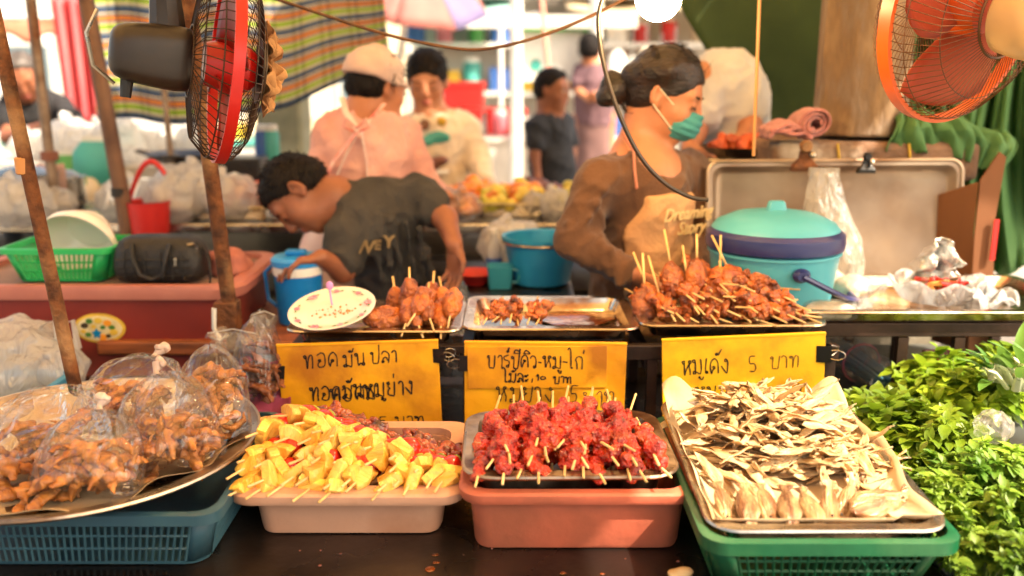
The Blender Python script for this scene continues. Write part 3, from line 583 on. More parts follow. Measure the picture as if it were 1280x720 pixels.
def basket(name, w, d, h, m, label, cat="basket", group=None, taper=.86, nb=None, rows=6, rim=.014, r=.03, bar=.0022, base_z=.0, solid_frac=.18, pitch=.012):
    """plastic basket: open lattice walls of real bars, solid rim, foot band and corners"""
    e = empty(name, label=label, cat=cat, group=group)
    def off(z): k = taper + (1 - taper) * z / h; return w / 2 * k, d / 2 * k
    mb = MB(); a, b = off(h), off(h - rim)
    mb.loops([rrect(a[0], a[1], r, h), rrect(a[0] + .006, a[1] + .006, r, h - .002), rrect(a[0] + .006, a[1] + .006, r, h - rim), rrect(b[0] - .004, b[1] - .004, r, h - rim), rrect(a[0] - .005, a[1] - .005, r, h)], close=True); mb.obj("rim", m, e)
    z0 = h * .06; mb = MB(); p0, p1 = off(0), off(z0)
    mb.loops([rrect(p1[0], p1[1], r, z0), rrect(p0[0], p0[1], r, 0), rrect(p0[0] * .97, p0[1] * .97, r, .002), rrect(p1[0] - .003, p1[1] - .003, r, z0)], close=True); mb.loops([rrect(p0[0] * .98, p0[1] * .98, r, .001), rrect(p0[0] * .98, p0[1] * .98, r, .003)]); mb.obj("base", m, e)
    zs = [z0 + (h - rim - z0) * i / rows for i in range(rows + 1)]
    for side in range(4):
        mb = MB(); L2 = w if side % 2 == 0 else d; n = max(int(L2 * .86 / pitch), 4)
        def pt(t, z):
            hx, hy = off(z); s = (hx - r) if side % 2 == 0 else (hy - r); t = (t * 2 - 1) * s
            return Vector(((t, -hy, z), (hx, t, z), (-t, hy, z), (-hx, -t, z))[side])
        for i in range(n + 1): mb.tube([pt(i / n, z0), pt(i / n, h - rim)], bar, 4)
        for z in zs[1:-1]: mb.tube([pt(0, z), pt(1, z)], bar, 4)
        mb.obj("lattice_wall", m, e, smooth=False)
    for k in range(4):
        mb = MB(); n = 5; ls = []
        for z in (z0 * .5, h - rim * .5):
            q = off(z); L3 = rrect(q[0], q[1], r, z, 5)[k * 5:k * 5 + 5]; ls.append(L3)
        inner = [[p * .985 for p in l] for l in ls]
        vs = ls[0] + ls[1]; mb.add(vs, [(i, i + 1, 6 + i, 5 + i) for i in range(4)]); mb.obj("corner", m, e, solid=.002)
    return e
GB = M("basket_green", (14, 80, 48), (9, 64, 38), s=5, rough=.42, bump=.08, rvar=.12, c3=(40, 84, 50), s3=6)
GBB = M("basket_bright_green", (40, 176, 96), (30, 156, 82), s=5, rough=.42)
BB = M("basket_blue", (50, 82, 92), (38, 64, 76), s=5, rough=.42)
e = basket("green_crate", .34, .26, .16, GB, "dark green crate under the low steel table", rows=3, pitch=.03); e.location = (.06, 2.5, .7)
MB().box((.1 - .1, 2.5 - 2.5, -.02), (.4, .3, .02)).obj("shelf_board", DSTEEL, None).location = (.1, 2.5, .688)
bpy.data.objects["shelf_board"].name = "table_board"; tag(bpy.data.objects["table_board"], "steel board under the low table that carries the green crate", "board")
# ================================================================ blue water jug on the bench
e = empty("water_jug", (P(375, 385, 2.3).x, 2.3, .872), label="blue water jug with a white band and blue lid below the boy", cat="jug")
JB = M("jug_blue", (22, 120, 190), (14, 104, 176), s=5, rough=.35)
MB().lathe([(.05, 0), (.054, .004), (.061, .125), (.061, .13)], 32).obj("jug_body", JB, e); MB().lathe([(.063, .128), (.064, .14), (.063, .15), (.058, .152)], 32).obj("band", pm("white"), e)
MB().lathe([(.066, .152), (.067, .166), (.06, .174), (.02, .178)], 32).obj("lid", M("lid_blue", (40, 136, 206), rough=.35), e); MB().box((.0, -.01, .184), (.05, .03, .014)).obj("spout_cap", JB, e, bev=.004); MB().tube([(-.064, 0, .15), (-.085, 0, .13), (-.08, 0, .06), (-.056, 0, .04)], .005, 6).obj("handle", JB, e)
# ================================================================ maroon tub with basket, bowl and handbag
MR = M("maroon_plastic", (128, 42, 32), (104, 32, 24), s=3, rough=.5, bump=.04, bs=20, c3=(90, 40, 30), s3=4, rvar=.1); MRIM = M("maroon_rim", (176, 112, 96), (156, 92, 80), s=6, rough=.5)
e = empty("maroon_tub", (-1.03, 2.34, .552), label="big maroon plastic tub with an oval sticker behind the snack bags", cat="tub")
hw, hd, hh = .37, .21, .455
mb = MB(); mb.loops([rrect(hw * .84, hd * .84, .05, 0, 6), rrect(hw * .97, hd * .97, .06, hh - .03, 6), rrect(hw * .94, hd * .94, .06, hh - .03, 6), rrect(hw * .81, hd * .81, .05, .01, 6)]); mb.obj("tub_body", MR, e)
mb = MB(); mb.loops([rrect(hw * 1.02, hd * 1.02, .07, hh - .035, 6), rrect(hw * 1.04, hd * 1.04, .07, hh - .01, 6), rrect(hw * 1.02, hd * 1.02, .07, hh, 6), rrect(hw * .93, hd * .93, .06, hh, 6), rrect(hw * .93, hd * .93, .06, hh - .04, 6)], close=True); mb.obj("rim", MRIM, e)
mb = MB(); mb.loops([rrect(hw * .93, hd * .93, .06, hh - .025, 6), rrect(hw * .93, hd * .93, .06, hh - .015, 6)]); mb.obj("lid", M("lid_board", (150, 120, 104), (120, 92, 78), s=8, rough=.7), e)
def ellipse_disc(c, rx, rz, y, th=.002, n=40, tilt=0):
    lo = [[Vector((c[0] + rx * math.cos(R(360 * i / n)) * k, y - s, c[1] + rz * math.sin(R(360 * i / n)) * k)) for i in range(n)] for s, k in ((0, 1), (th, 1))]
    return MB().loops([lo[0][::-1], lo[1][::-1]])
cen = P(125, 410, 2.14) - Vector(e.location); sr = .062
def wally(z): k = .84 + .13 * (z / (hh - .03)); return -hd * k
def on_wall(mb):
    for v in mb.v: v.y = wally(v.z) + v.y
    return mb
SK = {"y": M("sticker_yellow", (222, 190, 70), (206, 170, 60), s=40, rough=.4), "w": M("sticker_cream", (226, 214, 170), (206, 190, 140), s=40, rough=.4), "b": M("sticker_blue", (0, 120, 176), rough=.4), "g": M("sticker_green", (70, 120, 50), rough=.4), "k": M("sticker_dark", (60, 50, 36), rough=.4), "o": M("sticker_orange", (226, 150, 40), rough=.4)}
stk = on_wall(ellipse_disc((cen.x, cen.z), sr, sr * .6, -.001)).obj("sticker", SK["y"], e)
on_wall(ellipse_disc((cen.x, cen.z), sr * .88, sr * .5, -.0035)).obj("sticker_face", SK["w"], stk)
for x, z, r, c in ((-.1, -.2, .0, "b"), (-.55, .12, .14, "k"), (-.35, .3, .13, "g"), (.0, .32, .16, "y"), (.35, .22, .16, "o"), (.5, .05, .12, "g"), (.55, -.15, .16, "y"), (.1, -.36, .16, "o"), (-.45, -.25, .12, "g"), (.32, -.3, .1, "k"), (-.62, -.12, .1, "y"), (.15, .05, .1, "g"), (-.2, .08, .1, "y")):
    if c == "b":
        n = 10; pts = [(cen.x + sr * (x + .2 * (1 if i % 2 == 0 else .55) * math.sin(2 * math.pi * i / n)), cen.z + sr * (z + .22 * (1 if i % 2 == 0 else .55) * math.cos(2 * math.pi * i / n))) for i in range(n)]
        mb = MB().loops([[Vector((a, -.0075, b)) for a, b in pts][::-1], [Vector((a, -.0095, b)) for a, b in pts][::-1]]); on_wall(mb).obj("sticker_star", SK["b"], stk)
    else: on_wall(ellipse_disc((cen.x + sr * x, cen.z + sr * z), sr * r, sr * r * .8, -.006, .0015, 12)).obj("sticker_mark", SK[c], stk)
TZ = .552 + hh - .013
g_ = basket("green_basket", .27, .2, .085, GBB, "bright green basket on the maroon tub holding a white bowl", rows=3, pitch=.014, taper=.8, bar=.0025); g_.location = (P(92, 330, 2.3).x, 2.30, TZ + .003)
bw = empty("white_bowl", (P(97, 300, 2.3).x, 2.34, TZ + .095), (R(118), R(8), 0), "white bowl turned on its side in the bright green basket", "bowl"); MB().lathe([(.045, -.045), (.045, -.036), (.06, -.03), (.095, .02), (.1, .045), (.096, .045), (.09, .02), (.055, -.024), (.01, -.028)], 36).obj("bowl_body", M("melamine", (232, 224, 212), (222, 212, 198), s=3, rough=.3, coat=.3), bw); MB().lathe([(.047, -.047), (.049, -.04), (.044, -.036), (.042, -.045)], 30, closed=True).obj("foot_ring", MATS["melamine"], bw)
# handbag
hb = empty("handbag", (P(205, 345, 2.24).x, 2.24, TZ + .0), label="black quilted handbag lying on the maroon tub", cat="handbag")
BK = M("bag_leather", (30, 27, 27), (20, 18, 18), s=30, rough=.5, bump=.25, bs=120)
mb = MB(); mb.loops([rrect(.1, .05, .03, .0, 6), rrect(.113, .062, .04, .02, 6), rrect(.112, .06, .04, .07, 6), rrect(.098, .046, .035, .105, 6), rrect(.08, .025, .02, .118, 6)]); mb.obj("bag_body", BK, hb, sub=1)
mb = MB()
for x in (-.07, -.045, -.02, .02, .045, .07):
    mb.tube([(x, -.0615, .015), (x, -.0628, .05), (x * .95, -.06, .085)], .0016, 4)
for z in (.025, .045, .065): mb.tube([(-.09, -.0605, z), (0, -.0632, z), (.09, -.0605, z)], .0016, 4)
mb.obj("quilt_seam", BK, hb)
for s in (-1, 1): MB().tube([(-.05, s * .05, .1), (-.045, s * .07, .075), (-.03, s * .073, .03), (.0, s * .074, .018), (.025, s * .073, .03), (.035, s * .068, .075), (.04, s * .05, .1)], .006, 6).obj("strap", BK, hb)
MB().box((.055, -.064, .06), (.008, .004, .02)).obj("zip_pull", STEEL, hb, bev=.001); MB().tube([(.08, -.045, .098), (.092, -.04, .1), (.098, -.03, .09), (.092, -.035, .078)], .004, 6).obj("buckle", STEEL, hb)
MB().tube([(.1, 0, .09), (.125, -.03, .06), (.13, -.04, .02), (.12, -.03, -.02), (.105, -.035, -.05), (.115, -.06, -.06)], .003, 6).obj("cord", BK, hb)
# dusty pink folded cloth at the tub's right end
q = SDF(); p = P(292, 322, 2.34)
for i in range(5): q.ell(p + Vector((rng.uniform(-.03, .03), rng.uniform(-.03, .03), rng.uniform(-.03, .02))), (.05, .045, .026), k=.015)
tag(q.obj("folded_cloth", M("rose_cloth", (176, 112, 96), (150, 88, 76), s=8, rough=.9, bump=.3), None, .006, wob=.006), "dusty rose cloth folded at the right end of the maroon tub", "cloth")
# left edge: blue bin, carrier bag, blue grey basket
e = empty("blue_bin", (P(-30, 400, 2.15).x, 2.15, .6), label="dark blue plastic bin at the left edge beside the maroon tub", cat="bin"); MB().lathe([(.09, 0), (.13, .26), (.137, .262), (.137, .275), (.128, .272), (.09, .02)], 28).obj("bin_body", M("bin_blue", (26, 66, 128), rough=.45), e); MB().lathe([(.136, .25), (.142, .26), (.142, .28), (.13, .282), (.128, .25)], 28, closed=True).obj("rim", M("bin_rim", (40, 96, 170), rough=.4), e)
e = lump_bag("white", .12, seed=77, m=FILMW, knot=False); e.name = "carrier_bag"; place(e, (P(30, 470, 1.9).x, 1.95, .805), "white carrier bag with looped handles at the left edge", "bag", None)
for s in (-1, 1): MB().tube([(.02 + .02 * s, 0, .09), (.04 + .02 * s, .01, .15), (.075 + .02 * s, 0, .165), (.08 + .02 * s, 0, .1)], [.014, .008, .008, .014], 6, flat=.4).obj("bag_handle", FILMW, e)
e = basket("grey_blue_basket", .3, .24, .07, M("basket_grey", (150, 160, 160), (130, 142, 146), s=5, rough=.45), "pale grey basket with a blue rim at the left edge", rows=3, pitch=.015); e.location = (P(-25, 495, 1.8).x, 1.78, .803)
for c in e.children:
    if c.name.startswith("rim"): c.data.materials[0] = M("rim_blue", (64, 130, 170), rough=.4)
# magenta cloth behind the platter
mg = sheet("magenta_cloth", lambda u, v: P(300 + 62 * u, 452 + 68 * v, 1.86 - .22 * v) + Vector((0, .012 * math.sin(u * 14), .008 * math.sin(u * 9 + v * 5))), 20, 12, M("magenta_cloth", (136, 52, 84), (112, 40, 66), s=5, rough=.85, trans=.1), "crumpled magenta cloth left of the fishcake sign", "cloth")
# ================================================================ poles, wires, bulb
def pole(name, pts, r, m, label, cat="pole", extra=None):
    e = empty(name, pts[-1], label=label, cat=cat); o = Vector(pts[-1]); MB().tube([Vector(p) - o for p in pts], r, 14).obj("shaft", m, e)
    if extra: extra(e, o)
    return e
def band(p, r, m, nm="collar"): return lambda e, o: MB().lathe([(r, -.015), (r + .002, -.013), (r + .002, .013), (r, .015)], 14, Vector(p) - o).obj(nm, m, e)
p0, p1, p2 = P(-16, -20, 1.62), P(94, 484, 1.62), P(118, 600, 1.62)
p2.z = .80; pole("rusty_pole", [p0, p1, P(112, 560, 1.62) * Vector((1, 1, 0)) + Vector((0, 0, .80))], .0125, RUST, "rusty brown pole leaning at the left of the stall front", extra=band(P(30, 207, 1.62), .0125, M("tape", (190, 130, 70), rough=.5)))
pole("grey_pole", [P(36, -20, 3.05), P(66, 230, 3.05), P(84, 330, 3.05) * Vector((1, 1, 0))], .017, PIPE, "grey metal pipe with a rag tied round it at the left", extra=band(P(62, 195, 3.05), .026, M("rag_knot", (120, 76, 62), rough=.8)))
pole("brown_pole", [P(104, -20, 2.9), P(154, 255, 2.9), P(190, 420, 2.9) * Vector((1, 1, 0))], [.024, .025, .025], M("brown_pipe", (112, 82, 62), (86, 60, 46), s=10, rough=.5, metal=.4), "thick brown pipe leaning in front of the striped tarp", extra=band(P(150, 240, 2.9), .025, DARK))
pole("thin_pole", [P(200, 60, 3.5), P(214, 202, 3.5), P(214, 202, 3.5) * Vector((1, 1, 0))], .012, PIPE, "thin grey pipe standing below the black wall fan", extra=band(P(213, 198, 3.5), .03, DSTEEL, "foot_ring"))
fp0, fp1 = P(226, -60, 1.9), P(292, 420, 1.98)
pole("fan_pole", [fp0, fp1, Vector((fp1.x + .02, 1.99, .3))], .0165, RUST, "rusty pole behind the maroon tub that carries the black fan", extra=lambda e, o: (MB().box(P(285, 395, 1.97) - o, (.05, .045, .07)).obj("clamp", RUST, e, bev=.004), MB().tube([P(268, 385, 1.95) - o, P(268, 410, 1.95) - o, P(276, 425, 1.95) - o, P(284, 418, 1.95) - o], .006, 6).obj("white_hook", WHITEP, e)))
def cable(name, pix, y, r, m, label, n=8):
    pts = [P(a, b, yy if (yy := (y[i] if hasattr(y, '__len__') else y)) else y) for i, (a, b) in enumerate(pix)]
    out = []
    for i in range(len(pts) - 1):      # smooth through the points
        q0, q1, q2, q3 = pts[max(i - 1, 0)], pts[i], pts[i + 1], pts[min(i + 2, len(pts) - 1)]
        for k in range(n):
            t = k / n; out.append(.5 * ((2 * q1) + (q2 - q0) * t + (2 * q0 - 5 * q1 + 4 * q2 - q3) * t * t + (3 * q1 - q0 - 3 * q2 + q3) * t ** 3))
    out.append(pts[-1]); return tag(MB().tube(out, r, 8).obj(name, m), label, "cable")
WIRE = M("brown_wire", (96, 62, 36), (70, 44, 26), s=20, rough=.5); BW = M("black_wire", (40, 34, 26), (58, 46, 34), s=8, rough=.4)
cable("brown_cable", [(325, -8), (400, 17), (455, 35), (520, 52), (593, 62), (660, 50), (730, 24), (790, -6)], 2.0, .0035, WIRE, "brown twisted cable sagging across the top of the stall")
cable("black_cable", [(766, -30), (750, 10), (749, 45), (757, 90), (775, 145), (800, 195), (830, 228), (862, 246), (885, 250)], [1.8] * 9, .0044, BW, "black cable looping down in front of the masked woman", 8)
cable("thin_rod", [(950, -20), (946, 90), (942, 195)], 2.0, .0038, M("rod_tan", (170, 120, 66), rough=.5), "thin tan cord hanging straight down left of the concrete post")
bl_ = empty("light_bulb", P(823, -3, 1.72), label="glowing round bulb hanging above the masked woman", cat="bulb")
MB().ball((0, 0, 0), .042, 12).obj("glass_globe", emit("bulb_glow", (255, 214, 150), 60), bl_); MB().tube([(0, 0, .038), (0, 0, .07)], .016, 12).obj("socket", BLACKP, bl_); MB().tube([(0, 0, .07), (.01, 0, .25), (-.02, .0, .5)], .003, 6).obj("cord", BW, bl_)
# ================================================================ raised rack with trays and signs
RK = M("rack_iron", (62, 44, 34), (40, 28, 22), s=10, rough=.5, metal=.5, bump=.1)
rk = empty("tray_rack", (.09, 1.88, .802), label="dark iron rack that raises the three skewer trays", cat="rack")
for z in (.155,):
    for y in (-.12, .15): MB().box((0, y, z), (1.12, .022, .03)).obj("rail", RK, rk, bev=.002)
    for x in (-.545, -.185, .185, .545): MB().box((x, .015, z - .026), (.022, .27, .02)).obj("cross_bar", RK, rk)
for x in (-.545, -.178, .19, .545):
    for y in (-.12, .15): MB().box((x, y - .0, .07), (.02, .018, .14)).obj("leg", RK, rk)
MB().box((0, .155, .06), (1.08, .012, .1)).obj("back_plate", STEEL, rk)
r2_ = empty("side_rack", (.93, 2.03, .802), label="brown iron rack holding the tray of takeaway food", cat="rack")
for y in (-.15, .15): MB().box((-.03, y, .168), (.62, .02, .03)).obj("rail", RK, r2_, bev=.002)
for x in (-.32, -.1, .02, .26):
    for y in (-.15, .15): MB().box((x, y + .001, .075), (.022, .018, .152)).obj("leg", RK, r2_)
TRAYM = M("tray_steel", (206, 190, 168), (160, 140, 116), s=10, rough=.22, metal=1, bump=.04, bs=50, rvar=.1, c3=(120, 70, 36), s3=9)
TZ0 = .975
T1 = steeltray("serving_tray", .345, .25, .03, "steel tray of fishcake balls on sticks behind the first yellow sign", "tray", TRAYM, "steel trays on the raised rack"); T1.location = (-.275, 1.87, TZ0)
T2 = steeltray("serving_tray", .35, .27, .03, "nearly empty steel tray with a few satay sticks, middle of the rack", "tray", TRAYM, "steel trays on the raised rack"); T2.location = (.079, 1.895, TZ0)
T3 = steeltray("serving_tray", .375, .27, .03, "steel tray under the biggest brown skewer heap on the rack", "tray", TRAYM, "steel trays on the raised rack"); T3.location = (.448, 1.915, TZ0 + .002)
T4 = steeltray("serving_tray", .66, .36, .028, "wide steel tray holding the foil parcel and rice bags", "tray", TRAYM, "steel trays on the raised rack"); T4.location = (.90, 2.03, .988)
# oil pool in tray 2
mb = MB(); mb.loops([[Vector((.055 + .085 * math.cos(a) * (1 + .25 * math.sin(3 * a)), .02 + .06 * math.sin(a) * (1 + .2 * math.cos(2 * a)), z)) for a in [2 * math.pi * i / 32 for i in range(32)]] for z in (.0045, .0075)])
mb.obj("sauce_puddle", M("sauce", (120, 58, 20), (70, 28, 10), s=14, rough=.08, coat=.6, bump=.1, bs=30), T2)
# ---------------------------------------------------------------- handwriting
def Lp(x, y, r=.085, a0=0, n=7, d=1): return [(x + r * math.cos(R(a0) + d * 2 * math.pi * i / n), y + r * math.sin(R(a0) + d * 2 * math.pi * i / n)) for i in range(n + 1)]
HD = Lp(.1, .85, .09)
G = {
 'ท': (.74, [HD + [(.2, .8), (.22, 0), (.27, .5), (.38, .9), (.48, .97), (.56, .85), (.57, .4), (.56, 0)]]),
 'อ': (.76, [Lp(.24, .45, .08) + [(.2, .3), (.16, .1), (.32, 0), (.52, .1), (.6, .5), (.5, .88), (.28, 1), (.06, .82)]]),
 'ด': (.74, [Lp(.3, .4, .08) + [(.22, .25), (.17, 0), (.05, .3), (.06, .7), (.25, .97), (.46, .93), (.57, .65), (.57, 0)]]),
 'ม': (.76, [HD + [(.2, .75), (.18, .2)] + Lp(.1, .1, .09, 60) + [(.3, .1), (.52, .02), (.57, .4), (.58, 1)]]),
 'น': (.78, [HD + [(.2, .75), (.19, 0), (.3, .15), (.42, .15)] + Lp(.54, .1, .09, 180) + [(.56, .3), (.57, 1)]]),
 'ป': (.74, [HD + [(.19, .7), (.19, .05), (.35, 0), (.55, .03), (.57, .7), (.6, 1.55)]]),
 'บ': (.74, [HD + [(.19, .7), (.19, .05), (.35, 0), (.55, .03), (.57, 1)]]),
 'ล': (.72, [Lp(.14, .12, .08) + [(.18, .3), (.3, .5), (.42, .42), (.46, .2)], [(.05, .75), (.2, 1), (.42, .95), (.55, .7), (.55, 0)]]),
 'า': (.52, [[(.04, .8), (.12, .97), (.28, .97), (.37, .75), (.37, 0)]]),
 'ย': (.74, [Lp(.14, .86, .08) + [(.1, .65), (.25, .52), (.1, .42), (.1, .1), (.3, 0), (.52, .06), (.56, 1)]]),
 'ง': (.66, [Lp(.36, .85, .085) + [(.46, .7), (.46, .3), (.42, 0), (.25, .2), (.03, .5)]]),
 'ห': (.76, [HD + [(.19, .75), (.2, 0), (.28, .35), (.42, .6)] + Lp(.52, .86, .085, 250) + [(.5, .55), (.58, .3), (.58, 0)]]),
 'ร': (.58, [Lp(.34, .1, .08) + [(.44, .2), (.42, .5), (.12, .62), (.1, .85), (.25, .92), (.45, 1)]]),
 'ค': (.74, [Lp(.3, .52, .08) + [(.22, .4), (.14, 0), (.04, .4), (.1, .8), (.3, .98), (.5, .88), (.57, .6), (.57, 0)]]),
 'ว': (.58, [Lp(.34, .1, .08) + [(.44, .25), (.44, .7), (.32, .97), (.14, .95), (.04, .8)]]),
 'ไ': (.5, [[(-.06, 1.45), (.06, 1.6), (.2, 1.3), (.22, .5), (.22, .08), (.3, 0), (.36, .1)]]),
 'ก': (.74, [[(.16, 0), (.15, .55), (.04, .72), (.16, .95), (.38, 1), (.55, .82), (.57, 0)]]),
 'ะ': (.45, [Lp(.12, .72, .08) + [(.22, .74), (.34, .9)], Lp(.12, .22, .08) + [(.22, .24), (.34, .4)]]),
 'เ': (.36, [Lp(.15, .1, .08) + [(.07, .2), (.08, 1)]]),
 'ช': (.74, [HD + [(.18, .7), (.19, .05), (.4, 0), (.54, .1), (.55, .6), (.45, .75), (.62, 1.1)]]),
 'ั': (0, [Lp(-.34, 1.2, .07) + [(-.2, 1.15), (-.08, 1.45)]]),
 '้': (0, [Lp(-.36, 1.25, .06) + [(-.26, 1.2), (-.18, 1.32), (-.05, 1.55)]]),
 '๊': (0, [Lp(-.36, 1.25, .06) + [(-.26, 1.2), (-.18, 1.32), (-.05, 1.55)]]),
 '่': (0, [[(-.18, 1.2), (-.16, 1.5)]]),
 '์': (0, [Lp(-.25, 1.25, .07) + [(-.2, 1.4), (-.1, 1.55)]]),
 'ิ': (0, [[(-.58, 1.15), (-.4, 1.4), (-.18, 1.3), (-.12, 1.15), (-.58, 1.15)]]),
 'ี': (0, [[(-.58, 1.15), (-.4, 1.4), (-.18, 1.3), (-.12, 1.15), (-.58, 1.15)], [(-.12, 1.15), (-.12, 1.5)]]),
 'ู': (0, [Lp(-.32, -.18, .06) + [(-.26, -.3), (-.12, -.32), (-.1, -.15)]]),
 'ุ': (0, [Lp(-.22, -.18, .06) + [(-.16, -.3), (-.15, -.42)]]),
 '1': (.4, [[(.05, .6), (.2, .9), (.2, 0)]]), '0': (.5, [Lp(.2, .4, .2, 90, 10)]),
 '5': (.6, [[(.45, 1), (.1, .98), (.08, .55), (.35, .55), (.48, .3), (.36, .02), (.06, .0)]]),
 '-': (.42, [[(.03, .5), (.32, .48)]]), ' ': (.5, [])}
def write(mb, text, x, z, hgt, wid, y, pen=.0016, seed=1, slope=0.0):
    rr = random.Random(seed); tot = sum(G[c][0] for c in text); k = wid / tot; cx = x
    for ch in text:
        w, strokes = G[ch]; dz = rr.uniform(-.05, .05) * hgt; sh = rr.uniform(-.05, .08)
        for st_ in strokes:
            pts = []
            for i, (a, b) in enumerate(st_):
                pts.append(Vector((cx + a * k + b * sh * hgt + rr.gauss(0, .02) * k, 0, z + b * hgt + dz + rr.gauss(0, .012) * hgt + slope * (cx - x))))
            out = []
            for i in range(len(pts) - 1):
                q0, q1, q2, q3 = pts[max(i - 1, 0)], pts[i], pts[i + 1], pts[min(i + 2, len(pts) - 1)]
                for j in range(3):
                    t = j / 3; out.append(.5 * ((2 * q1) + (q2 - q0) * t + (2 * q0 - 5 * q1 + 4 * q2 - q3) * t * t + (3 * q1 - q0 - 3 * q2 + q3) * t ** 3))
            out.append(pts[-1]); L_, Rr = [], []
            for i, p in enumerate(out):
                t = out[min(i + 1, len(out) - 1)] - out[max(i - 1, 0)]; t = t.normalized() if t.length > 1e-7 else Vector((1, 0, 0)); nrm = Vector((-t.z, 0, t.x)); wv = pen * .64 * rr.uniform(.8, 1.25)
                L_.append(p + nrm * wv); Rr.append(p - nrm * wv)
            n = len(out); yy = Vector((0, y, 0)); mb.add([p + yy for p in L_] + [p + yy for p in Rr], [(i, i + 1, n + i + 1, n + i) for i in range(n - 1)]); y -= .00002
        cx += w * k
SIGN = M("sign_board", (228, 164, 10), (214, 144, 4), s=5, rough=.55, c3=(170, 104, 10), s3=7, bump=.12, bs=30)
SIGN3 = M("sign_board_lemon", (234, 182, 14), (222, 164, 6), s=5, rough=.55, c3=(186, 120, 12), s3=7, bump=.04, bs=80)
INK = M("marker_ink", (22, 16, 12), (38, 28, 18), s=60, rough=.6); INKF = M("faded_ink", (80, 52, 12), (110, 76, 14), s=60, rough=.7)
CLIPM = M("clip_black", (22, 20, 20), (14, 13, 13), s=8, rough=.35)
def clip(parent, c, s=1, side=1, rot=0):
    m = Matrix.Rotation(R(rot), 3, 'Y'); c = Vector(c); e = MB()
    for k in (-1, 1): e.add([c + m @ (Vector(v) * s) for v in ((-.012, k * .002, -.016), (-.012, k * .002, .016), (.014, k * .009, .016), (.014, k * .009, -.016))], [(0, 1, 2, 3)])
    e.add([c + m @ (Vector(v) * s) for v in ((.014, -.009, -.016), (.014, -.009, .016), (.014, .009, .016), (.014, .009, -.016))], [(0, 1, 2, 3)])
    o = e.obj("clip_body", CLIPM, parent, solid=.0012, smooth=False)
    for k in (-1, 1):
        pts = [(.013, k * .01, -.008), (.024, k * .016, -.010), (.034, k * .02, -.005), (.036, k * .021, 0), (.034, k * .02, .005), (.024, k * .016, .010), (.013, k * .01, .008)]
        MB().tube([c + m @ (Vector(v) * s) for v in pts], .0008, 5).obj("wire_handle", STEEL, o)
def sign(tlp, trp, blp, y, label, m, rows, clips, second=None):
    tl_, tr2, b_ = P(*tlp, y), P(*trp, y), P(*blp, y); c = (tl_ + tr2) / 2; c.z = (tl_.z + b_.z) / 2
    e = empty("price_sign", c, (0, -(math.atan2(tr2.z - tl_.z, tr2.x - tl_.x)), 0), label, "sign", "yellow handwritten price signs"); w = tr2.x - tl_.x; h = max(tl_.z - b_.z, .02)
    MB().box((0, 0, 0), (w, .005, h)).obj("board", m, e, bev=.001)
    MB().box((0, .0, h / 2 - .001), (w + .001, .0075, .005)).obj("board_edge", m, e, bev=.001)
    if second: MB().box((second[0] * w, -.0045, second[1] * h), (second[2] * w, .003, second[3] * h), rot=Matrix.Rotation(R(second[4]), 3, 'Y')).obj("taped_card", m, e, bev=.0006)
    mb = MB(); mf = MB()
    for i, (t, x, z, hg, wd, ink, slope, pen) in enumerate(rows): write(mb if ink else mf, t, x * w, z * h, hg * h, wd * w, -.0068 if second else -.0032, pen, i + 3, slope)
    if mb.v: mb.obj("lettering", INK, e, smooth=False)
    if mf.v: mf.obj("faded_lettering", INKF, e, smooth=False)
    for cx, cz, s, rot in clips:
        ce = empty("binder_clip"); ce.parent = e; ce.location = (cx * w, 0, cz * h); clip(ce, (0, 0, 0), s, 1, rot)
    return e
S1 = sign((347, 428), (549, 422), (350, 531), 1.722, "yellow sign with two lines of black Thai writing behind the pineapple skewers", SIGN,
  [("ทอด", -.34, .21, .17, .225, 1, .05, .0022), ("มัน", -.09, .22, .15, .145, 1, .05, .0022), ("ปลา", .075, .25, .14, .175, 1, .03, .0020), ("ทอดมันหมูย่าง", -.32, -.19, .17, .66, 1, .05, .0024), ("ทอดม", -.19, -.2, .165, .3, 1, .05, .0022), ("5 บาท", .1, -.5, .1, .3, 1, 0, .002)], [(-.5, .17, .95, 188), (.5, .32, .9, 0)])
S2 = sign((580, 428), (783, 430), (582, 531), 1.722, "yellow sign with a second card taped on, behind the red meat skewers", SIGN,
  [("บาร์ปีคิว-หมู-ไก่", -.36, .21, .15, .60, 1, -.01, .0020), ("ไม้ละ", -.26, .035, .11, .165, 1, -.02, .0022), ("10", -.06, .05, .09, .07, 1, 0, .0022), ("บาท", .05, .02, .085, .12, 1, 0, .002), ("หมูย่าง", -.3, -.2, .19, .36, 1, -.02, .0020), ("5", .15, -.2, .2, .06, 1, 0, .0018), ("บาท", .24, -.27, .2, .2, 1, 0, .0018)], [(-.49, .25, 1.0, 184)], (-.05, .21, .86, .5, -1.2))
S3 = sign((830, 420), (1035, 411), (832, 531), 1.722, "brighter yellow sign clipped at its right end, behind the dried fish", SIGN3,
  [("หมูเด้ง", -.38, .1, .17, .3, 1, .02, .0019), ("5", .03, .11, .17, .06, 1, 0, .0016), ("บาท", .16, .13, .14, .19, 0, 0, .0016), ("หมู", -.3, -.17, .13, .14, 1, 0, .0016), ("ชุด", -.08, -.2, .12, .13, 0, 0, .0016), ("5", .1, -.18, .14, .05, 1, 0, .0016), ("บาท", .22, -.18, .13, .18, 0, 0, .0016)], [(.485, .27, 1.05, 0)])
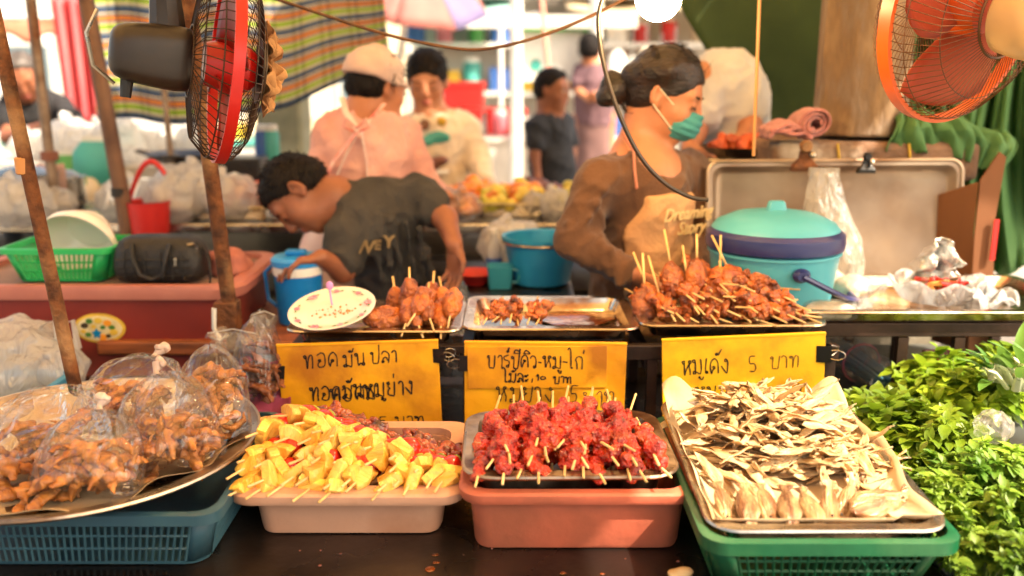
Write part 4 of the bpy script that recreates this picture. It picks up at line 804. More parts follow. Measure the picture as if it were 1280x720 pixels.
# ================================================================ fans
def cage(mb, Rr, prof, n, r=.0008, rings=()):
    for k in range(n):
        a = 2 * math.pi * k / n; mb.tube([Vector((rad * math.cos(a + tw), rad * math.sin(a + tw), z)) for rad, z, tw in prof], r, 4, cap=False)
    for rad, z, rr in rings: mb.tube([Vector((rad * math.cos(2 * math.pi * i / 48), rad * math.sin(2 * math.pi * i / 48), z)) for i in range(49)], rr, 5, cap=False)
def frame(axis, up=Vector((0, 0, 1))):
    z = Vector(axis).normalized(); x = up.cross(z).normalized(); return Matrix((x, z.cross(x), z)).transposed()
def blades(mb, r0, r1, n, z, pitch):
    for b in range(n):
        a0 = 2 * math.pi * b / n
        def fn(u, v):
            r = r0 + (r1 - r0) * v; a = a0 + (u - .5) * (1.1 + .5 * math.sin(math.pi * v)) ; return Vector((r * math.cos(a + .5 * v), r * math.sin(a + .5 * v), z + (u - .5) * pitch * (1 - .3 * v)))
        mb.grid(fn, 8, 8)
FR = M("fan_red", (196, 30, 22), (170, 22, 18), s=4, rough=.35); CG = M("cage_black", (36, 28, 22), (60, 40, 24), s=20, rough=.5, metal=.4)
FRT = M("blade_red", (150, 36, 26), (130, 28, 22), s=4, rough=.35, trans=.35)
ax = Vector((.90, .40, -.15)); fm = frame(ax); fc = P(282, 83, 1.62)
fan1 = empty("wall_fan", fc, label="black wall fan with a red ring seen edge on beside the striped tarp", cat="fan"); fan1.rotation_euler = fm.to_euler()
FRd = .163
mb = MB(); cage(mb, FRd, [(FRd, .0, 0), (FRd * .97, .02, .03), (FRd * .78, .042, .08), (FRd * .5, .051, .12), (.055, .056, .15)], 60, .0009, [(FRd * .9, .03, .001), (FRd * .7, .045, .001), (.09, .053, .001), (.055, .056, .002)]); mb.obj("front_guard", CG, fan1)
mb = MB(); cage(mb, FRd, [(FRd, -.0, 0), (FRd * .97, -.022, -.03), (FRd * .8, -.048, -.08), (FRd * .5, -.056, -.12), (.06, -.058, -.15)], 60, .0009, [(FRd * .97, -.022, .0014), (FRd * .8, -.048, .001), (.06, -.058, .002)]); mb.obj("rear_guard", CG, fan1)
MB().loops([[Vector((r_ * math.cos(2 * math.pi * i / 64), r_ * math.sin(2 * math.pi * i / 64), z)) for i in range(64)] for r_, z in ((FRd + .003, -.009), (FRd + .003, .009), (FRd - .005, .009), (FRd - .005, -.009))], close=True).obj("ring", FR, fan1)
MB().lathe([(.055, .054), (.05, .062), (.02, .065)], 24).obj("centre_badge", CG, fan1)
mb = MB(); blades(mb, .03, .148, 3, .0, .04); mb.obj("blade", FRT, fan1, solid=.003); MB().lathe([(.035, -.035), (.04, -.02), (.04, .035), (.028, .05)], 20).obj("hub", FR, fan1)
mb = MB(); inv = fm.transposed(); zl = inv @ Vector((0, 0, 1))
def mloop(z, h, w, r=.03): return [Vector((p.x, p.y, z)) for p in rrect(w, h, r, 0, 5)]
mb.loops([mloop(-.05, .052, .05), mloop(-.07, .055, .052), mloop(-.15, .05, .05), mloop(-.175, .042, .042), mloop(-.185, .028, .028, .02)]); mb.obj("motor_housing", M("motor_brown", (42, 32, 26), (30, 23, 19), s=8, rough=.38, bump=.04), fan1, sub=1)
MB().tube([Vector((0, 0, -.16)) - zl * .045, Vector((0, 0, -.165)) - zl * .075], [.011, .009], 10).obj("knob", BLACKP, fan1)
MB().tube([Vector((0, 0, -.09)) + zl * .045, Vector((0, 0, -.09)) + zl * .1, Vector((0, 0, -.11)) + zl * .13], [.03, .026, .034], 10).obj("neck", M("motor_brown", (42, 32, 26)), fan1)
MB().box(Vector((0, 0, -.11)) + zl * .18, (.09, .06, .1), rot=inv).obj("wall_bracket", M("motor_brown", (42, 32, 26)), fan1, bev=.006)
MB().tube([Vector((0, 0, -.195)) + zl * .06, Vector((0, .0, -.215)) + zl * .02, Vector((0, .0, -.21)) - zl * .03, Vector((0, .0, -.18)) - zl * .055], .0035, 6).obj("pull_cord", STEEL, fan1)
rgm = M("tan_rag", (186, 140, 92), (150, 106, 68), s=20, rough=.9, bump=.4, trans=.2)
for k_ in range(2): MB().grid(lambda u, v: Vector((.035 * (v - .5) + .014 * math.sin(u * 13 + k_), -.07 + .15 * u + .008 * math.sin(v * 9), .066 + (.026 + .01 * math.sin(u * 17 + 2 * k_)) * v * math.sin(math.pi * min(u + .12, 1)) ** .5 + .006 * math.sin(u * 29 + v * 8))), 40, 10).obj("tied_rag", rgm, fan1, solid=.0015)
# orange fan on the right, seen from behind
ax2 = Vector((-.50, .84, .2)); fm2 = frame(ax2); fan2 = empty("orange_fan", P(1206, 8, 1.72), label="orange rimmed fan with a cream motor at the right edge", cat="fan"); fan2.rotation_euler = fm2.to_euler(); FO = .205
OR = M("fan_orange", (214, 92, 30), (196, 78, 22), s=4, rough=.35); CR = M("fan_cream", (226, 190, 136), (206, 166, 110), s=5, rough=.4); CG2 = M("cage_brown", (86, 56, 32), (120, 80, 46), s=20, rough=.45, metal=.4); OT = M("blade_orange", (200, 112, 80), (182, 92, 64), s=3, rough=.3, trans=.6)
mb = MB(); cage(mb, FO, [(FO, 0, 0), (FO * .96, .03, .02), (FO * .75, .06, .06), (.05, .078, .1)], 72, .0008, [(.15, .063, .001), (.1, .072, .001), (.05, .078, .002)]); mb.obj("front_guard", CG2, fan2)
mb = MB(); cage(mb, FO, [(FO, 0, 0), (FO * .96, -.03, -.03), (FO * .75, -.07, -.1), (.07, -.085, -.22)], 84, .0008, [(FO * .95, -.032, .001), (.15, -.068, .001), (.075, -.085, .0025)]); mb.obj("rear_guard", CG2, fan2)
MB().loops([[Vector((r_ * math.cos(2 * math.pi * i / 64), r_ * math.sin(2 * math.pi * i / 64), z)) for i in range(64)] for r_, z in ((FO + .004, -.012), (FO + .004, .012), (FO - .005, .012), (FO - .005, -.012))], close=True).obj("ring", OR, fan2)
mb = MB(); blades(mb, .03, .18, 3, .0, .05); mb.obj("blade", OT, fan2, solid=.003); MB().lathe([(.04, -.045), (.05, -.03), (.05, .035), (.03, .05)], 24).obj("hub", OR, fan2)
MB().lathe([(.05, -.078), (.066, -.09), (.07, -.13), (.068, -.22), (.055, -.26), (.02, -.275)], 32).obj("motor_housing", CR, fan2, sub=0)
MB().tube([(0, 0, -.17), fm2.transposed() @ Vector((0, 0, -.12)) + Vector((0, 0, -.17)), fm2.transposed() @ Vector((.25, .05, -.02)) + Vector((0, 0, -.2))], [.026, .022, .022], 12).obj("wall_arm", CR, fan2)
# ================================================================ right middle: cooler, baking tray, takeaway food
TEAL = M("cooler_teal", (78, 158, 168), (66, 144, 156), s=4, rough=.38, bump=.03, bs=30); NAVY = M("cooler_navy", (40, 46, 98), (32, 36, 82), s=4, rough=.3, coat=.2)
ck = empty("food_cooler", (P(969, 357, 1.99).x, 2.02, .992), label="round teal food cooler with a navy collar behind the brown skewers", cat="cooler"); ck.scale = (1, 1, .84)
MB().lathe([(.12, 0), (.126, .006), (.14, .13), (.142, .15)], 48).obj("cooler_body", TEAL, ck)
MB().lathe([(.141, .146), (.146, .144), (.146, .15), (.141, .152)], 48, closed=True).obj("ridge", TEAL, ck)
MB().lathe([(.143, .152), (.15, .158), (.152, .175), (.15, .194), (.14, .205), (.12, .21), (.12, .152)], 48).obj("collar", NAVY, ck)
MB().lathe([(.139, .2055), (.128, .222), (.09, .242), (.04, .252), (.01, .253)], 48).obj("lid", TEAL, ck); kb = MB(); kb.loops([rrect(.022, .012, .006, .248), rrect(.018, .009, .005, .272), rrect(.014, .007, .004, .276)]); kb.obj("lid_knob", TEAL, ck)
MB().lathe([(.017, -.01), (.019, 0), (.012, .012)], 18, (.02, -.147, .112), Matrix.Rotation(R(90), 3, 'X')).obj("handle_pivot", NAVY, ck)
MB().tube([(.02, -.157, .112), (.06, -.16, .088), (.115, -.14, .055), (.165, -.08, .03), (.178, 0, .025), (.16, .08, .03), (.1, .13, .06), (.02, .15, .11)], .0075, 8).obj("handle", NAVY, ck)
bt = empty("baking_tray", P(1037, 300, 2.31), label="large stained baking tray standing upright behind the teal cooler", cat="tray")
BTM = M("baking_steel", (176, 156, 134), (140, 120, 102), s=4, rough=.42, metal=.65, c3=(120, 92, 70), s3=3, rvar=.12)
bt.location = (P(1037, 300, 2.31).x, 2.31, 1.095); bt.rotation_euler = (R(-8), R(-.4), 0); hx, hz = .318, .188
def vl(k, y, r=.03, dx=0): return [Vector((p.x, y, p.y)) for p in rrect(hx - k, hz - k, max(r - k * .3, .012), 0, 7)]
MB().loops([vl(0, -.022), vl(.0, -.026), vl(.012, -.026), vl(.016, -.022), vl(.024, -.004), vl(.03, .0)], cap0=False).obj("pan", BTM, bt); MB().tube([p for p in vl(0, -.025)] + [vl(0, -.025)[0]], .0055, 8).obj("rolled_rim", BTM, bt)
MB().loops([vl(.002, -.02), vl(.018, .004)], cap0=False).obj("outer_wall", BTM, bt)
sb = empty("tray_prop", (bt.location.x, 2.42, .802), label="brown wooden board that props up the large baking tray", cat="board"); MB().box((.03, -.025, .19), (.66, .03, .38)).obj("plank", M("prop_board", (92, 52, 30), (70, 38, 22), s=6, rough=.7), sb); MB().box((0.03, .012, .03), (.66, .05, .06)).obj("foot_batten", M("prop_board", (92, 52, 30)), sb)
def bclip(px, py, y, s, m, label):
    e = empty("binder_clip", P(px, py, y), label=label, cat="clip", group="clips on the baking tray"); q = MB()
    q.loops([rrect(.03 * s, .012 * s, .002, -.024 * s), rrect(.026 * s, .014 * s, .002, -.012 * s), rrect(.014 * s, .006 * s, .002, .004 * s), rrect(.012 * s, .005 * s, .002, .02 * s)]); q.obj("clip_body", m, e, smooth=False); MB().lathe([(.011 * s, -.012 * s), (.014 * s, -.005 * s), (.014 * s, .005 * s), (.011 * s, .012 * s)], 16, (0, -.002, .03 * s), Matrix.Rotation(R(90), 3, 'X')).obj("grip_disc", m, e); MB().ball((.012 * s, -.016 * s, .012 * s), .008 * s, 8).obj("spring_end", STEEL, e)
bclip(1006, 200, 2.25, 1.1, RUST, "big rusty bulldog clip holding the hanging plastic bag"); bclip(1083, 207, 2.26, .75, CLIPM, "small black clip on the top edge of the baking tray")
# hanging plastic bag
hbg = empty("hanging_plastic_bag", P(1030, 215, 2.2), label="milky plastic bag hanging from the rusty clip on the baking tray", cat="bag"); o = Vector(hbg.location)
prof = [(-.032, .036, 0, .012), (-.04, .05, -.05, .02), (-.045, .07, -.1, .035), (-.03, .1, -.16, .05), (.0, .115, -.21, .055), (.01, .11, -.25, .05), (.02, .09, -.275, .03)]
MB().loops([[Vector(((a + b) / 2 + (b - a) / 2 * math.cos(t) * (1 + .05 * math.sin(5 * t + z * 60)), d * math.sin(t) * (1 + .15 * math.sin(7 * t + z * 30)), z)) for t in [2 * math.pi * i / 40 for i in range(40)]] for a, b, z, d in prof], cap0=False).obj("bag_film", film("hang_film", opac=.5, bs=24, bump=.8, milk=(226, 214, 196)), hbg)
MB().box((.0, 0, -.0), (.07, .016, .02)).obj("gathered_top", MATS["hang_film"], hbg)
# rice bags
RICE = M("rice_white", (232, 216, 186), (220, 196, 160), s=10, rough=.5, sss=.2, bump=.2, bs=40)
for i, (px, py, rx, ry, rz, rot, l) in enumerate(((1032, 362, .05, .045, .022, .2, "plastic bag of white rice leaning on the cooler handle"), (1066, 370, .04, .05, .024, -.5, "plastic bag of white rice nearest the baking tray"), (1040, 390, .058, .04, .013, .1, "flat folded rice bag at the front of the side tray"))):
    p = P(px, py, z=1.0); e = empty("rice_bag", (p.x, p.y, .993), (0, 0, rot), l, "bag", "bags of rice on the side tray"); q = SDF(); rr = random.Random(i + 5)
    for k in range(6): q.ell((rr.uniform(-.5, .5) * rx, rr.uniform(-.5, .5) * ry, rz), (rx * .65, ry * .65, rz), k=.012)
    q.obj("rice", RICE, e, .0045, wob=.004); q.grow(.003).obj("bag_film", film("rice_film", opac=.16, bs=30, bump=.9), e, .005, wob=.006, wobs=35)
    MB().grid(lambda u, v: Vector((rx * .8 + .04 * u, (v - .5) * ry * (1 - .4 * u) * 1.4, rz * 1.1 + .012 * math.sin(v * 14) + .012 * u)), 6, 12).obj("bag_mouth", MATS["rice_film"], e)
# foil container with chilli salad
fo = empty("foil_parcel", (P(1172, 380, 2.02).x, 2.03, .993), label="opened bag and foil dish of chilli salad on the side tray", cat="parcel")
def bowlf(u, v):
    a = 2 * math.pi * u; r = (.055 + .035 * v) * (1 + .06 * math.sin(9 * a) + .04 * math.sin(4 * a + 1)); return Vector((r * 1.15 * math.cos(a), r * math.sin(a), .002 + .05 * v ** 1.6 + .008 * v * math.sin(7 * a)))
MB().grid(bowlf, 48, 8).obj("plastic_bowl", film("bowl_film", opac=.5, bs=24, bump=.8), fo, solid=.002)
FOIL = M("foil", (232, 232, 228), (210, 208, 200), s=20, rough=.22, metal=1, bump=1.0, bs=34, bd=.03)
def foilf(u, v):
    x = -.045 + .1 * u + .02 * v; w_ = .016 * math.sin(u * 11 + v * 5) + .012 * math.sin(v * 13 - u * 7) + .006 * math.sin(u * 31 + v * 23); return Vector((x * (1 - .2 * v), .03 + w_ - .02 * v, .03 + .115 * v - .03 * (u - .3) ** 2 * v * 4))
MB().grid(foilf, 26, 26).obj("foil_sheet", FOIL, fo, solid=.001)
MB().grid(lambda u, v: foilf(u * .9 - .12, v * .95) + Vector((-.012, -.012, .002)), 20, 20).obj("clear_wrap", FILMG, fo)
def wingf(u, v):
    a = R(-70 + 150 * u); r = .08 + .065 * v; return Vector((r * 1.2 * math.cos(a), r * .8 * math.sin(a) - .01, .03 - .02 * v + .012 * math.sin(u * 17 + v * 6) + .008 * math.sin(v * 15)))
MB().grid(wingf, 30, 12).obj("open_bag", film("wing_film", opac=.6, bs=30, bump=1), fo, solid=.001)
CH = M("chilli_red", (206, 40, 22), (180, 26, 16), s=10, rough=.25, coat=.4); HB = M("herb_bits", (110, 130, 40), (150, 140, 60), s=10, rough=.5)
rr = random.Random(8)
for i in range(12): q = MB().tube([Vector((rr.uniform(-.05, .045), rr.uniform(-.045, .03), .035 + .02 * rr.random())) + Vector((math.cos(i) * .02 * t, math.sin(i) * .014 * t, .006 * t * (1 - t))) for t in (-1, -.4, .3, 1)], [.002, .006, .0055, .001], 8); q.obj("chilli_slice", CH if i % 3 != 1 else M("noodle", (196, 130, 60), rough=.4), fo)
q = MB()
for i in range(40):
    c_ = Vector((rr.uniform(-.055, .05), rr.uniform(-.05, .035), .03 + .02 * rr.random())); a = rr.uniform(0, 6); d = Vector((math.cos(a), math.sin(a), rr.uniform(-.3, .5))) * .012; n_ = d.cross(Vector((0, 0, 1))).normalized() * .004; q.add([c_ - d, c_ + n_, c_ + d, c_ - n_], [(0, 1, 2, 3)])
q.obj("herb_leaves", HB, fo, solid=.0006)
# cardboard on the right
cb = empty("cardboard_sheet", (P(1228, 440, 2.24).x, 2.24, .802), label="tall folded sheet of brown cardboard right of the baking tray", cat="cardboard"); CBM = M("cardboard", (118, 74, 42), (96, 58, 32), s=6, rough=.85, stretch=(1, 1, .2))
o = Vector(cb.location)
pts = [P(1250, 190, 2.2), P(1258, 196, 2.2), P(1243, 280, 2.2), P(1240, 440, 2.2), P(1210, 440, 2.2), P(1218, 300, 2.2), P(1226, 225, 2.2)]
ls = [[p - o + Vector((0, d, 0)) for p in pts] for d in (0, .006)]; MB().loops([ls[0][::-1], ls[1][::-1]]).obj("panel", CBM, cb, smooth=False)
MB().loops([[P(a, b, 2.203) - o + Vector((0, d + (0.09 if a < 1205 else 0), 0)) for a, b in ((1218, 290), (1210, 440), (1186, 440), (1196, 250), (1224, 228))] for d in (.004, .009)]).obj("folded_flap", CBM, cb, smooth=False)
MB().box(P(1243, 300, 2.19) - o, (.012, .004, .1)).obj("red_print", pm("red"), cb)
# bundle of blue sticks, pink box
sk = empty("stick_bundle", P(1076, 452, z=.83), label="bundle of pale blue straws in a clear sleeve behind the dried fish tray", cat="bundle"); o = Vector(sk.location)
a, b = P(1045, 432, z=.85), P(1112, 478, z=.835); SB = M("straw_blue", (106, 156, 176), (86, 136, 160), s=4, rough=.4)
ux = (b - a).normalized(); rr = random.Random(4); lat = ux.cross(Vector((0, 0, 1))).normalized()
for i in range(26):
    of = lat * rr.uniform(-.032, .032) + Vector((0, 0, rr.uniform(-.02, .02))); MB().tube([a - o + of, b - o + of * .8 + ux * rr.uniform(-.02, .02)], .0042, 6).obj("straw", SB, sk)
MB().tube([a - o, (a + b) / 2 - o, b - o], [.044, .045, .04], 18, cap=False).obj("sleeve", FILMG, sk); MB().tube([(a + b) / 2 - o + lat * .046 * math.cos(t) + Vector((0, 0, .046 * math.sin(t))) for t in [i * .4 for i in range(17)]], .002, 5).obj("rubber_band", pm("pink"), sk)
e = empty("pink_box", (P(1188, 460, 1.95).x, 1.95, .805), label="pink rimmed clear plastic box between the herbs and the side rack", cat="box"); PK = M("pink_plastic", (226, 110, 150), (206, 90, 132), s=5, rough=.4); MB().loops([rrect(.04, .03, .01, 0), rrect(.046, .036, .01, .07), rrect(.043, .033, .008, .07), rrect(.037, .027, .008, .004)]).obj("box_body", FILMW, e); MB().loops([rrect(.05, .04, .012, .07), rrect(.052, .042, .012, .085), rrect(.046, .036, .01, .087), rrect(.043, .033, .01, .07)], close=True).obj("rim", PK, e)
# flowered plate and lilac spoon
pm_ = M("plate_white", (226, 214, 196), (214, 198, 176), s=4, rough=.22, coat=.4)
pq = P(416, 390, 1.80); plate = empty("flower_plate", pq, (R(15), R(-5), 0), "white melamine plate with pink flowers tilted on the fishcake tray", "plate")
MB().lathe([(.048, -.008), (.05, -.004), (.06, -.001), (.084, .008), (.088, .0095), (.0885, .011), (.083, .0105), (.06, .002), (.05, .0005), (.01, -.0005)], 56).obj("plate_body", pm_, plate)
FP = M("flower_pink", (214, 100, 120), (232, 150, 156), s=60, rough=.3); FG = M("flower_green", (90, 130, 60), (60, 100, 50), s=60, rough=.3); rr = random.Random(12)
for k in range(9):
    a = k * 2 * math.pi / 9 + .2; big = k % 3 == 0; q = MB(); ctr = Vector((.0745 * math.cos(a), .0745 * math.sin(a), .0085))
    for j in range(6):
        b = j * 1.05; rr_ = .0062 if big else .004; q.lathe([(rr_ * .62, -.001), (rr_ * .6, .0006)], 8, ctr + Vector((rr_ * math.cos(b), rr_ * math.sin(b), .0002 * j)))
    q.obj("flower", FP, plate, smooth=False); q = MB()
    for j in (-1, 1):
        a2 = a + j * .16; c_ = Vector((.0742 * math.cos(a2), .0742 * math.sin(a2), .0088)); t = Vector((-math.sin(a2), math.cos(a2), 0)) * .005; n_ = Vector((math.cos(a2), math.sin(a2), 0)) * .0022; q.add([c_ - t, c_ - n_, c_ + t, c_ + n_], [(0, 1, 2, 3)])
    q.obj("leaf", FG, plate, smooth=False, solid=.0005)
crm = M("crumbs", (206, 140, 70), (180, 104, 50), s=30, rough=.6)
q = MB()
for i in range(34): q.ball(Vector((rr.gauss(0, .022), rr.gauss(-.008, .016), .0012)), rr.uniform(.0008, .0028), 4)
o_ = q.obj("fried_crumbs", crm, None); o_.parent = None; o_.location = pq; o_.rotation_euler = plate.rotation_euler; tag(o_, "golden fried crumbs scattered on the flowered plate", "crumbs", kind="stuff")
sp_ = empty("lilac_spoon", P(412, 357, 1.83), label="lilac plastic spoon sticking up behind the flowered plate", cat="spoon"); LM = M("lilac", (206, 140, 196), rough=.35); MB().ball((0, 0, 0), (.0075, .003, .0095), 8).obj("spoon_bowl", LM, sp_); MB().tube([(0, 0, -.008), (.002, .0, -.03), (.006, .0, -.06)], .0022, 6).obj("handle", LM, sp_)
# ================================================================ food on sticks
MEATR = M("red_meat", (214, 46, 3), (126, 13, 1), s=60, rough=.2, coat=.7, bump=.7, bs=120, c3=(196, 78, 8), s3=36, rand=.14, bd=.02)
MEATB = M("brown_meat", (200, 104, 36), (124, 54, 16), s=45, rough=.36, coat=.45, bump=.7, bs=150, c3=(70, 28, 12), s3=34, rand=.22, bd=.01)
BALL = M("fishcake", (192, 104, 34), (136, 60, 18), s=36, rough=.38, coat=.35, bump=.7, bs=130, c3=(96, 40, 16), s3=26, rand=.2, bd=.01)
MEATG = M("glazed_meat", (166, 66, 16), (112, 36, 8), s=45, rough=.26, coat=.8, bump=.5, bs=110, c3=(70, 24, 10), s3=34, rand=.2, bd=.01)
PINE = M("pineapple", (236, 192, 84), (210, 146, 42), s=60, rough=.36, coat=.3, bump=.5, bs=120, sss=.2, stretch=(1, .4, .25), c3=(238, 204, 112), s3=30, rand=.14)
TOM = M("tomato", (206, 40, 24), (184, 26, 16), s=12, rough=.2, coat=.6, sss=.15, rand=.15)
CUC = M("pepper_green", (150, 150, 50), (110, 120, 40), s=12, rough=.3, coat=.4)
STK = MB().tube([(0, 0, 0), (0, 0, .2)], .0021, 6).me(); STK.materials.append(STICK)
STK2 = MB().tube([(0, 0, 0), (0, 0, .17)], .0021, 6).me(); STK2.materials.append(STICK)
def lumps(seed, L_, r, n, flat=.8, wob=.006):
    """a strip of meat threaded on a stick: one continuous lumpy skin along z"""
    rr = random.Random(seed); q = SDF()
    for i in range(n):
        t = (i + .5) / n; a = rr.uniform(0, 6.28); o = r * rr.uniform(.1, .45)
        q.ell((o * math.cos(a), o * math.sin(a), L_ * t), (r * rr.uniform(.65, 1.05), r * flat * rr.uniform(.6, 1.0), L_ / n * rr.uniform(.55, .95)), Matrix.Rotation(rr.uniform(-.9, .9), 3, 'X') @ Matrix.Rotation(rr.uniform(-3, 3), 3, 'Z'), k=.004)
        if rr.random() < .7: q.ell((r * rr.uniform(-.8, .8), r * rr.uniform(-.8, .8), L_ * (t + rr.uniform(-.05, .05))), r * rr.uniform(.28, .5), k=.004)
    me = q.mesh(.0021, wob=wob * .6, wobs=75, seed=seed)
    for v in me.vertices: v.co += noise.noise_vector(v.co * 210) * .0016
    return me
REDM = [lumps(i, .118, .0185, 9) for i in range(6)]
BRM = [lumps(20 + i, .105, .0195, 7, .34) for i in range(5)]
GLM = [lumps(40 + i, .085, .0165, 7, .8) for i in range(4)]
def ovalm(seed, a=.028, b=.015, c=.041):
    rr = random.Random(seed); q = SDF().ell((0, 0, c), (a * rr.uniform(.85, 1.1), b * rr.uniform(.9, 1.2), c * rr.uniform(.85, 1.05)), k=.004)
    for i in range(4): q.ell((rr.uniform(-.5, .5) * a, rr.uniform(-.5, .5) * b, c * rr.uniform(.5, 1.5)), (a * .5, b * .7, c * .4), k=.006)
    me = q.mesh(.0024, wob=.004, wobs=55, seed=seed)
    for v in me.vertices: v.co += noise.noise_vector(v.co * 160) * .0016
    return me
OVM = [ovalm(i) for i in range(5)]
BLM = [ovalm(10 + i, .021, .019, .042) for i in range(5)]
for L_, m in ((REDM, MEATR), (BRM, MEATB), (GLM, MEATG), (OVM, BALL), (BLM, BALL)):
    for me in L_: me.materials.append(m)
def pinem(seed):
    rr = random.Random(seed); t = .0085 * rr.uniform(.85, 1.2); w = .036 * rr.uniform(.8, 1.1); h = .04 * rr.uniform(.8, 1.1)
    a0 = rr.uniform(-.4, .4); b = MB(); n = 7; out = [Vector((w * math.sin(a) * .95, 0, h * (math.cos(a) - .55))) for a in [(-.72 + 1.44 * i / (n - 1)) for i in range(n)]] + [Vector((.003, 0, -h * .62)), Vector((-.003, 0, -h * .62))]
    lo = [[Vector((p.x * k, y, p.z * k)) for p in out] for y, k in ((-t, .93), (-t * .75, 1), (t * .75, 1), (t, .93))]
    b.loops(lo); me = b.me(); me.set_sharp_from_angle(angle=R(30)); me.materials.append(PINE); return me
PIN = [pinem(i) for i in range(6)]
def tomm(seed):
    q = SDF().ell((0, 0, 0), (.021, .017, .019), k=.003).mesh(.0024, wob=.002, wobs=60, seed=seed); q.materials.append(TOM); return q
TMM = [tomm(i) for i in range(3)]
CUM = SDF().ell((0, 0, 0), (.016, .006, .014), k=.003).mesh(.0022, wob=.003, wobs=60); CUM.materials.append(CUC)
def skewer(kind, tip, dirn, roll, label, group, seed, cat="skewer"):
    """tip = hand end of the stick; dirn = from hand end to the food end"""
    rr = random.Random(seed); m = frame(dirn); m = m @ Matrix.Rotation(roll, 3, 'Z')
    e = empty("skewer", tip, m.to_euler(), label, cat, group)
    if kind == 'red': link("stick", STK, None, e); link("meat", rr.choice(REDM), None, e, (0, 0, .04), (0, 0, rr.uniform(0, 6)))
    elif kind == 'redback': link("stick", STK, None, e); link("meat", rr.choice(REDM), None, e, (0, 0, .055), (0, 0, rr.uniform(0, 6)))
    elif kind == 'brown': link("stick", STK2, None, e); link("meat", rr.choice(BRM), None, e, (0, 0, .038), (0, 0, rr.uniform(-.6, .6)))
    elif kind == 'oval':
        link("stick", STK2, None, e, (0, 0, .05)).scale = (1.2, 1.2, .42 + .25 * rr.random()); link("fishcake", rr.choice(OVM), None, e, (0, 0, 0), (0, 0, rr.uniform(-.5, .5)))
    elif kind == 'ball': link("stick", STK2, None, e, (0, 0, -.02)).scale = (1, 1, .62); link("fishcake", rr.choice(BLM), None, e, (0, 0, .018), (0, 0, rr.uniform(0, 6)))
    elif kind == 'balltop': link("stick", STK2, None, e, (0, 0, .06)).scale = (1.2, 1.2, .26); link("fishcake", rr.choice(BLM), None, e, (0, 0, 0), (0, 0, rr.uniform(0, 6)))
    elif kind == 'pine':
        link("stick", STK, None, e, (0, 0, -.008)); z = .045
        link("pineapple", rr.choice(PIN), None, e, (0, 0, z), (R(90) + rr.uniform(-.15, .15), rr.uniform(0, 6), 0)); link("pineapple", rr.choice(PIN), None, e, (0, 0, z + .024), (R(90) + rr.uniform(-.2, .2), rr.uniform(0, 6), 0))
        link("tomato", rr.choice(TMM), None, e, (0, 0, z + .052)); link("pepper", CUM, None, e, (0, 0, z + .072)).rotation_euler = (R(90), 0, rr.uniform(0, 6))
        link("meat", rr.choice(GLM), None, e, (0, 0, z + .08), (0, 0, rr.uniform(0, 6))).scale = (1.05, 1.05, .85)
    return e
# ================================================================ pink tub with red meat skewers
PKT = M("tub_pink", (196, 104, 78), (180, 92, 68), s=3, rough=.42, bump=.1, bs=30, rvar=.14, c3=(150, 84, 62), s3=5)
def tub(name, c, w, d, h, m, label, cat, lipw=.014, taper=.86, r=.03, th=.005):
    e = empty(name, c, label=label, cat=cat); a, b = w / 2, d / 2; i = lambda k: (a - lipw) * k; j = lambda k: (b - lipw) * k
    MB().loops([rrect(i(taper), j(taper), r * .8, 0, 7), rrect(i(taper + .02), j(taper + .02), r, .006, 7), rrect(i(.99), j(.99), r, h - .014, 7), rrect(i(.99) - th, j(.99) - th, r, h - .014, 7), rrect(i(taper + .02) - th, j(taper + .02) - th, r * .8, .008, 7)], cap1=True).obj("tub_body", m, e)
    MB().loops([rrect(a - .003, b - .003, r + .006, h - .018, 7), rrect(a, b, r + .008, h - .012, 7), rrect(a, b, r + .008, h - .003, 7), rrect(a - .004, b - .004, r + .006, h, 7), rrect(a - lipw - th, b - lipw - th, r, h, 7), rrect(a - lipw - th, b - lipw - th, r, h - .016, 7)], close=True).obj("lip", m, e)
    return e
tub("pink_tub", (.098, 1.388, .802), .355, .30, .098, PKT, "salmon pink plastic tub under the red meat skewers", "tub", taper=.93)
OLDT = M("old_aluminium", (176, 156, 132), (126, 106, 86), s=12, rough=.36, metal=1, c3=(86, 54, 34), s3=14, bump=.06, bs=60, rvar=.12)
rt = steeltray("meat_tray", .325, .268, .04, "worn aluminium tray heaped with red meat skewers", "tray", OLDT, rim=.02, r=.05); rt.location = (.087, 1.388, .882); rt.rotation_euler = (0, 0, R(1))
rr = random.Random(31); RZ = .925; xc = .088
RL1 = "red glazed meat skewer in the front rows, stick end over the pink tub's edge"; RL2 = "red glazed meat skewer at the back of the heap, stick pointing up at the sign"; RL3 = "red glazed meat skewer on top of the heap in the worn aluminium tray"
n = 0
for layer, (cnt, ytip, z0, sl, yaw) in enumerate(((10, 1.226, .0, -.05, .1), (9, 1.24, .016, -.05, .18), (6, 1.27, .031, -.09, .35))):
    for i in range(cnt):
        t = (i + .5) / cnt - .5; half = (.130, .122, .095)[layer]
        x = xc + t * 2 * half * 1.05 + rr.uniform(-.006, .006)
        d = Vector((-t * .3 + rr.uniform(-yaw, yaw), 1, sl + rr.uniform(-.05, .05)))
        skewer('red', (x + rr.uniform(-.004, .004) + t * .03, ytip + rr.uniform(-.012, .016), RZ + z0 + rr.uniform(-.004, .005)), d, rr.uniform(0, 6), RL1 if layer < 2 else RL3, "red meat skewers, front rows" if layer < 2 else "red meat skewers, top", 300 + n); n += 1
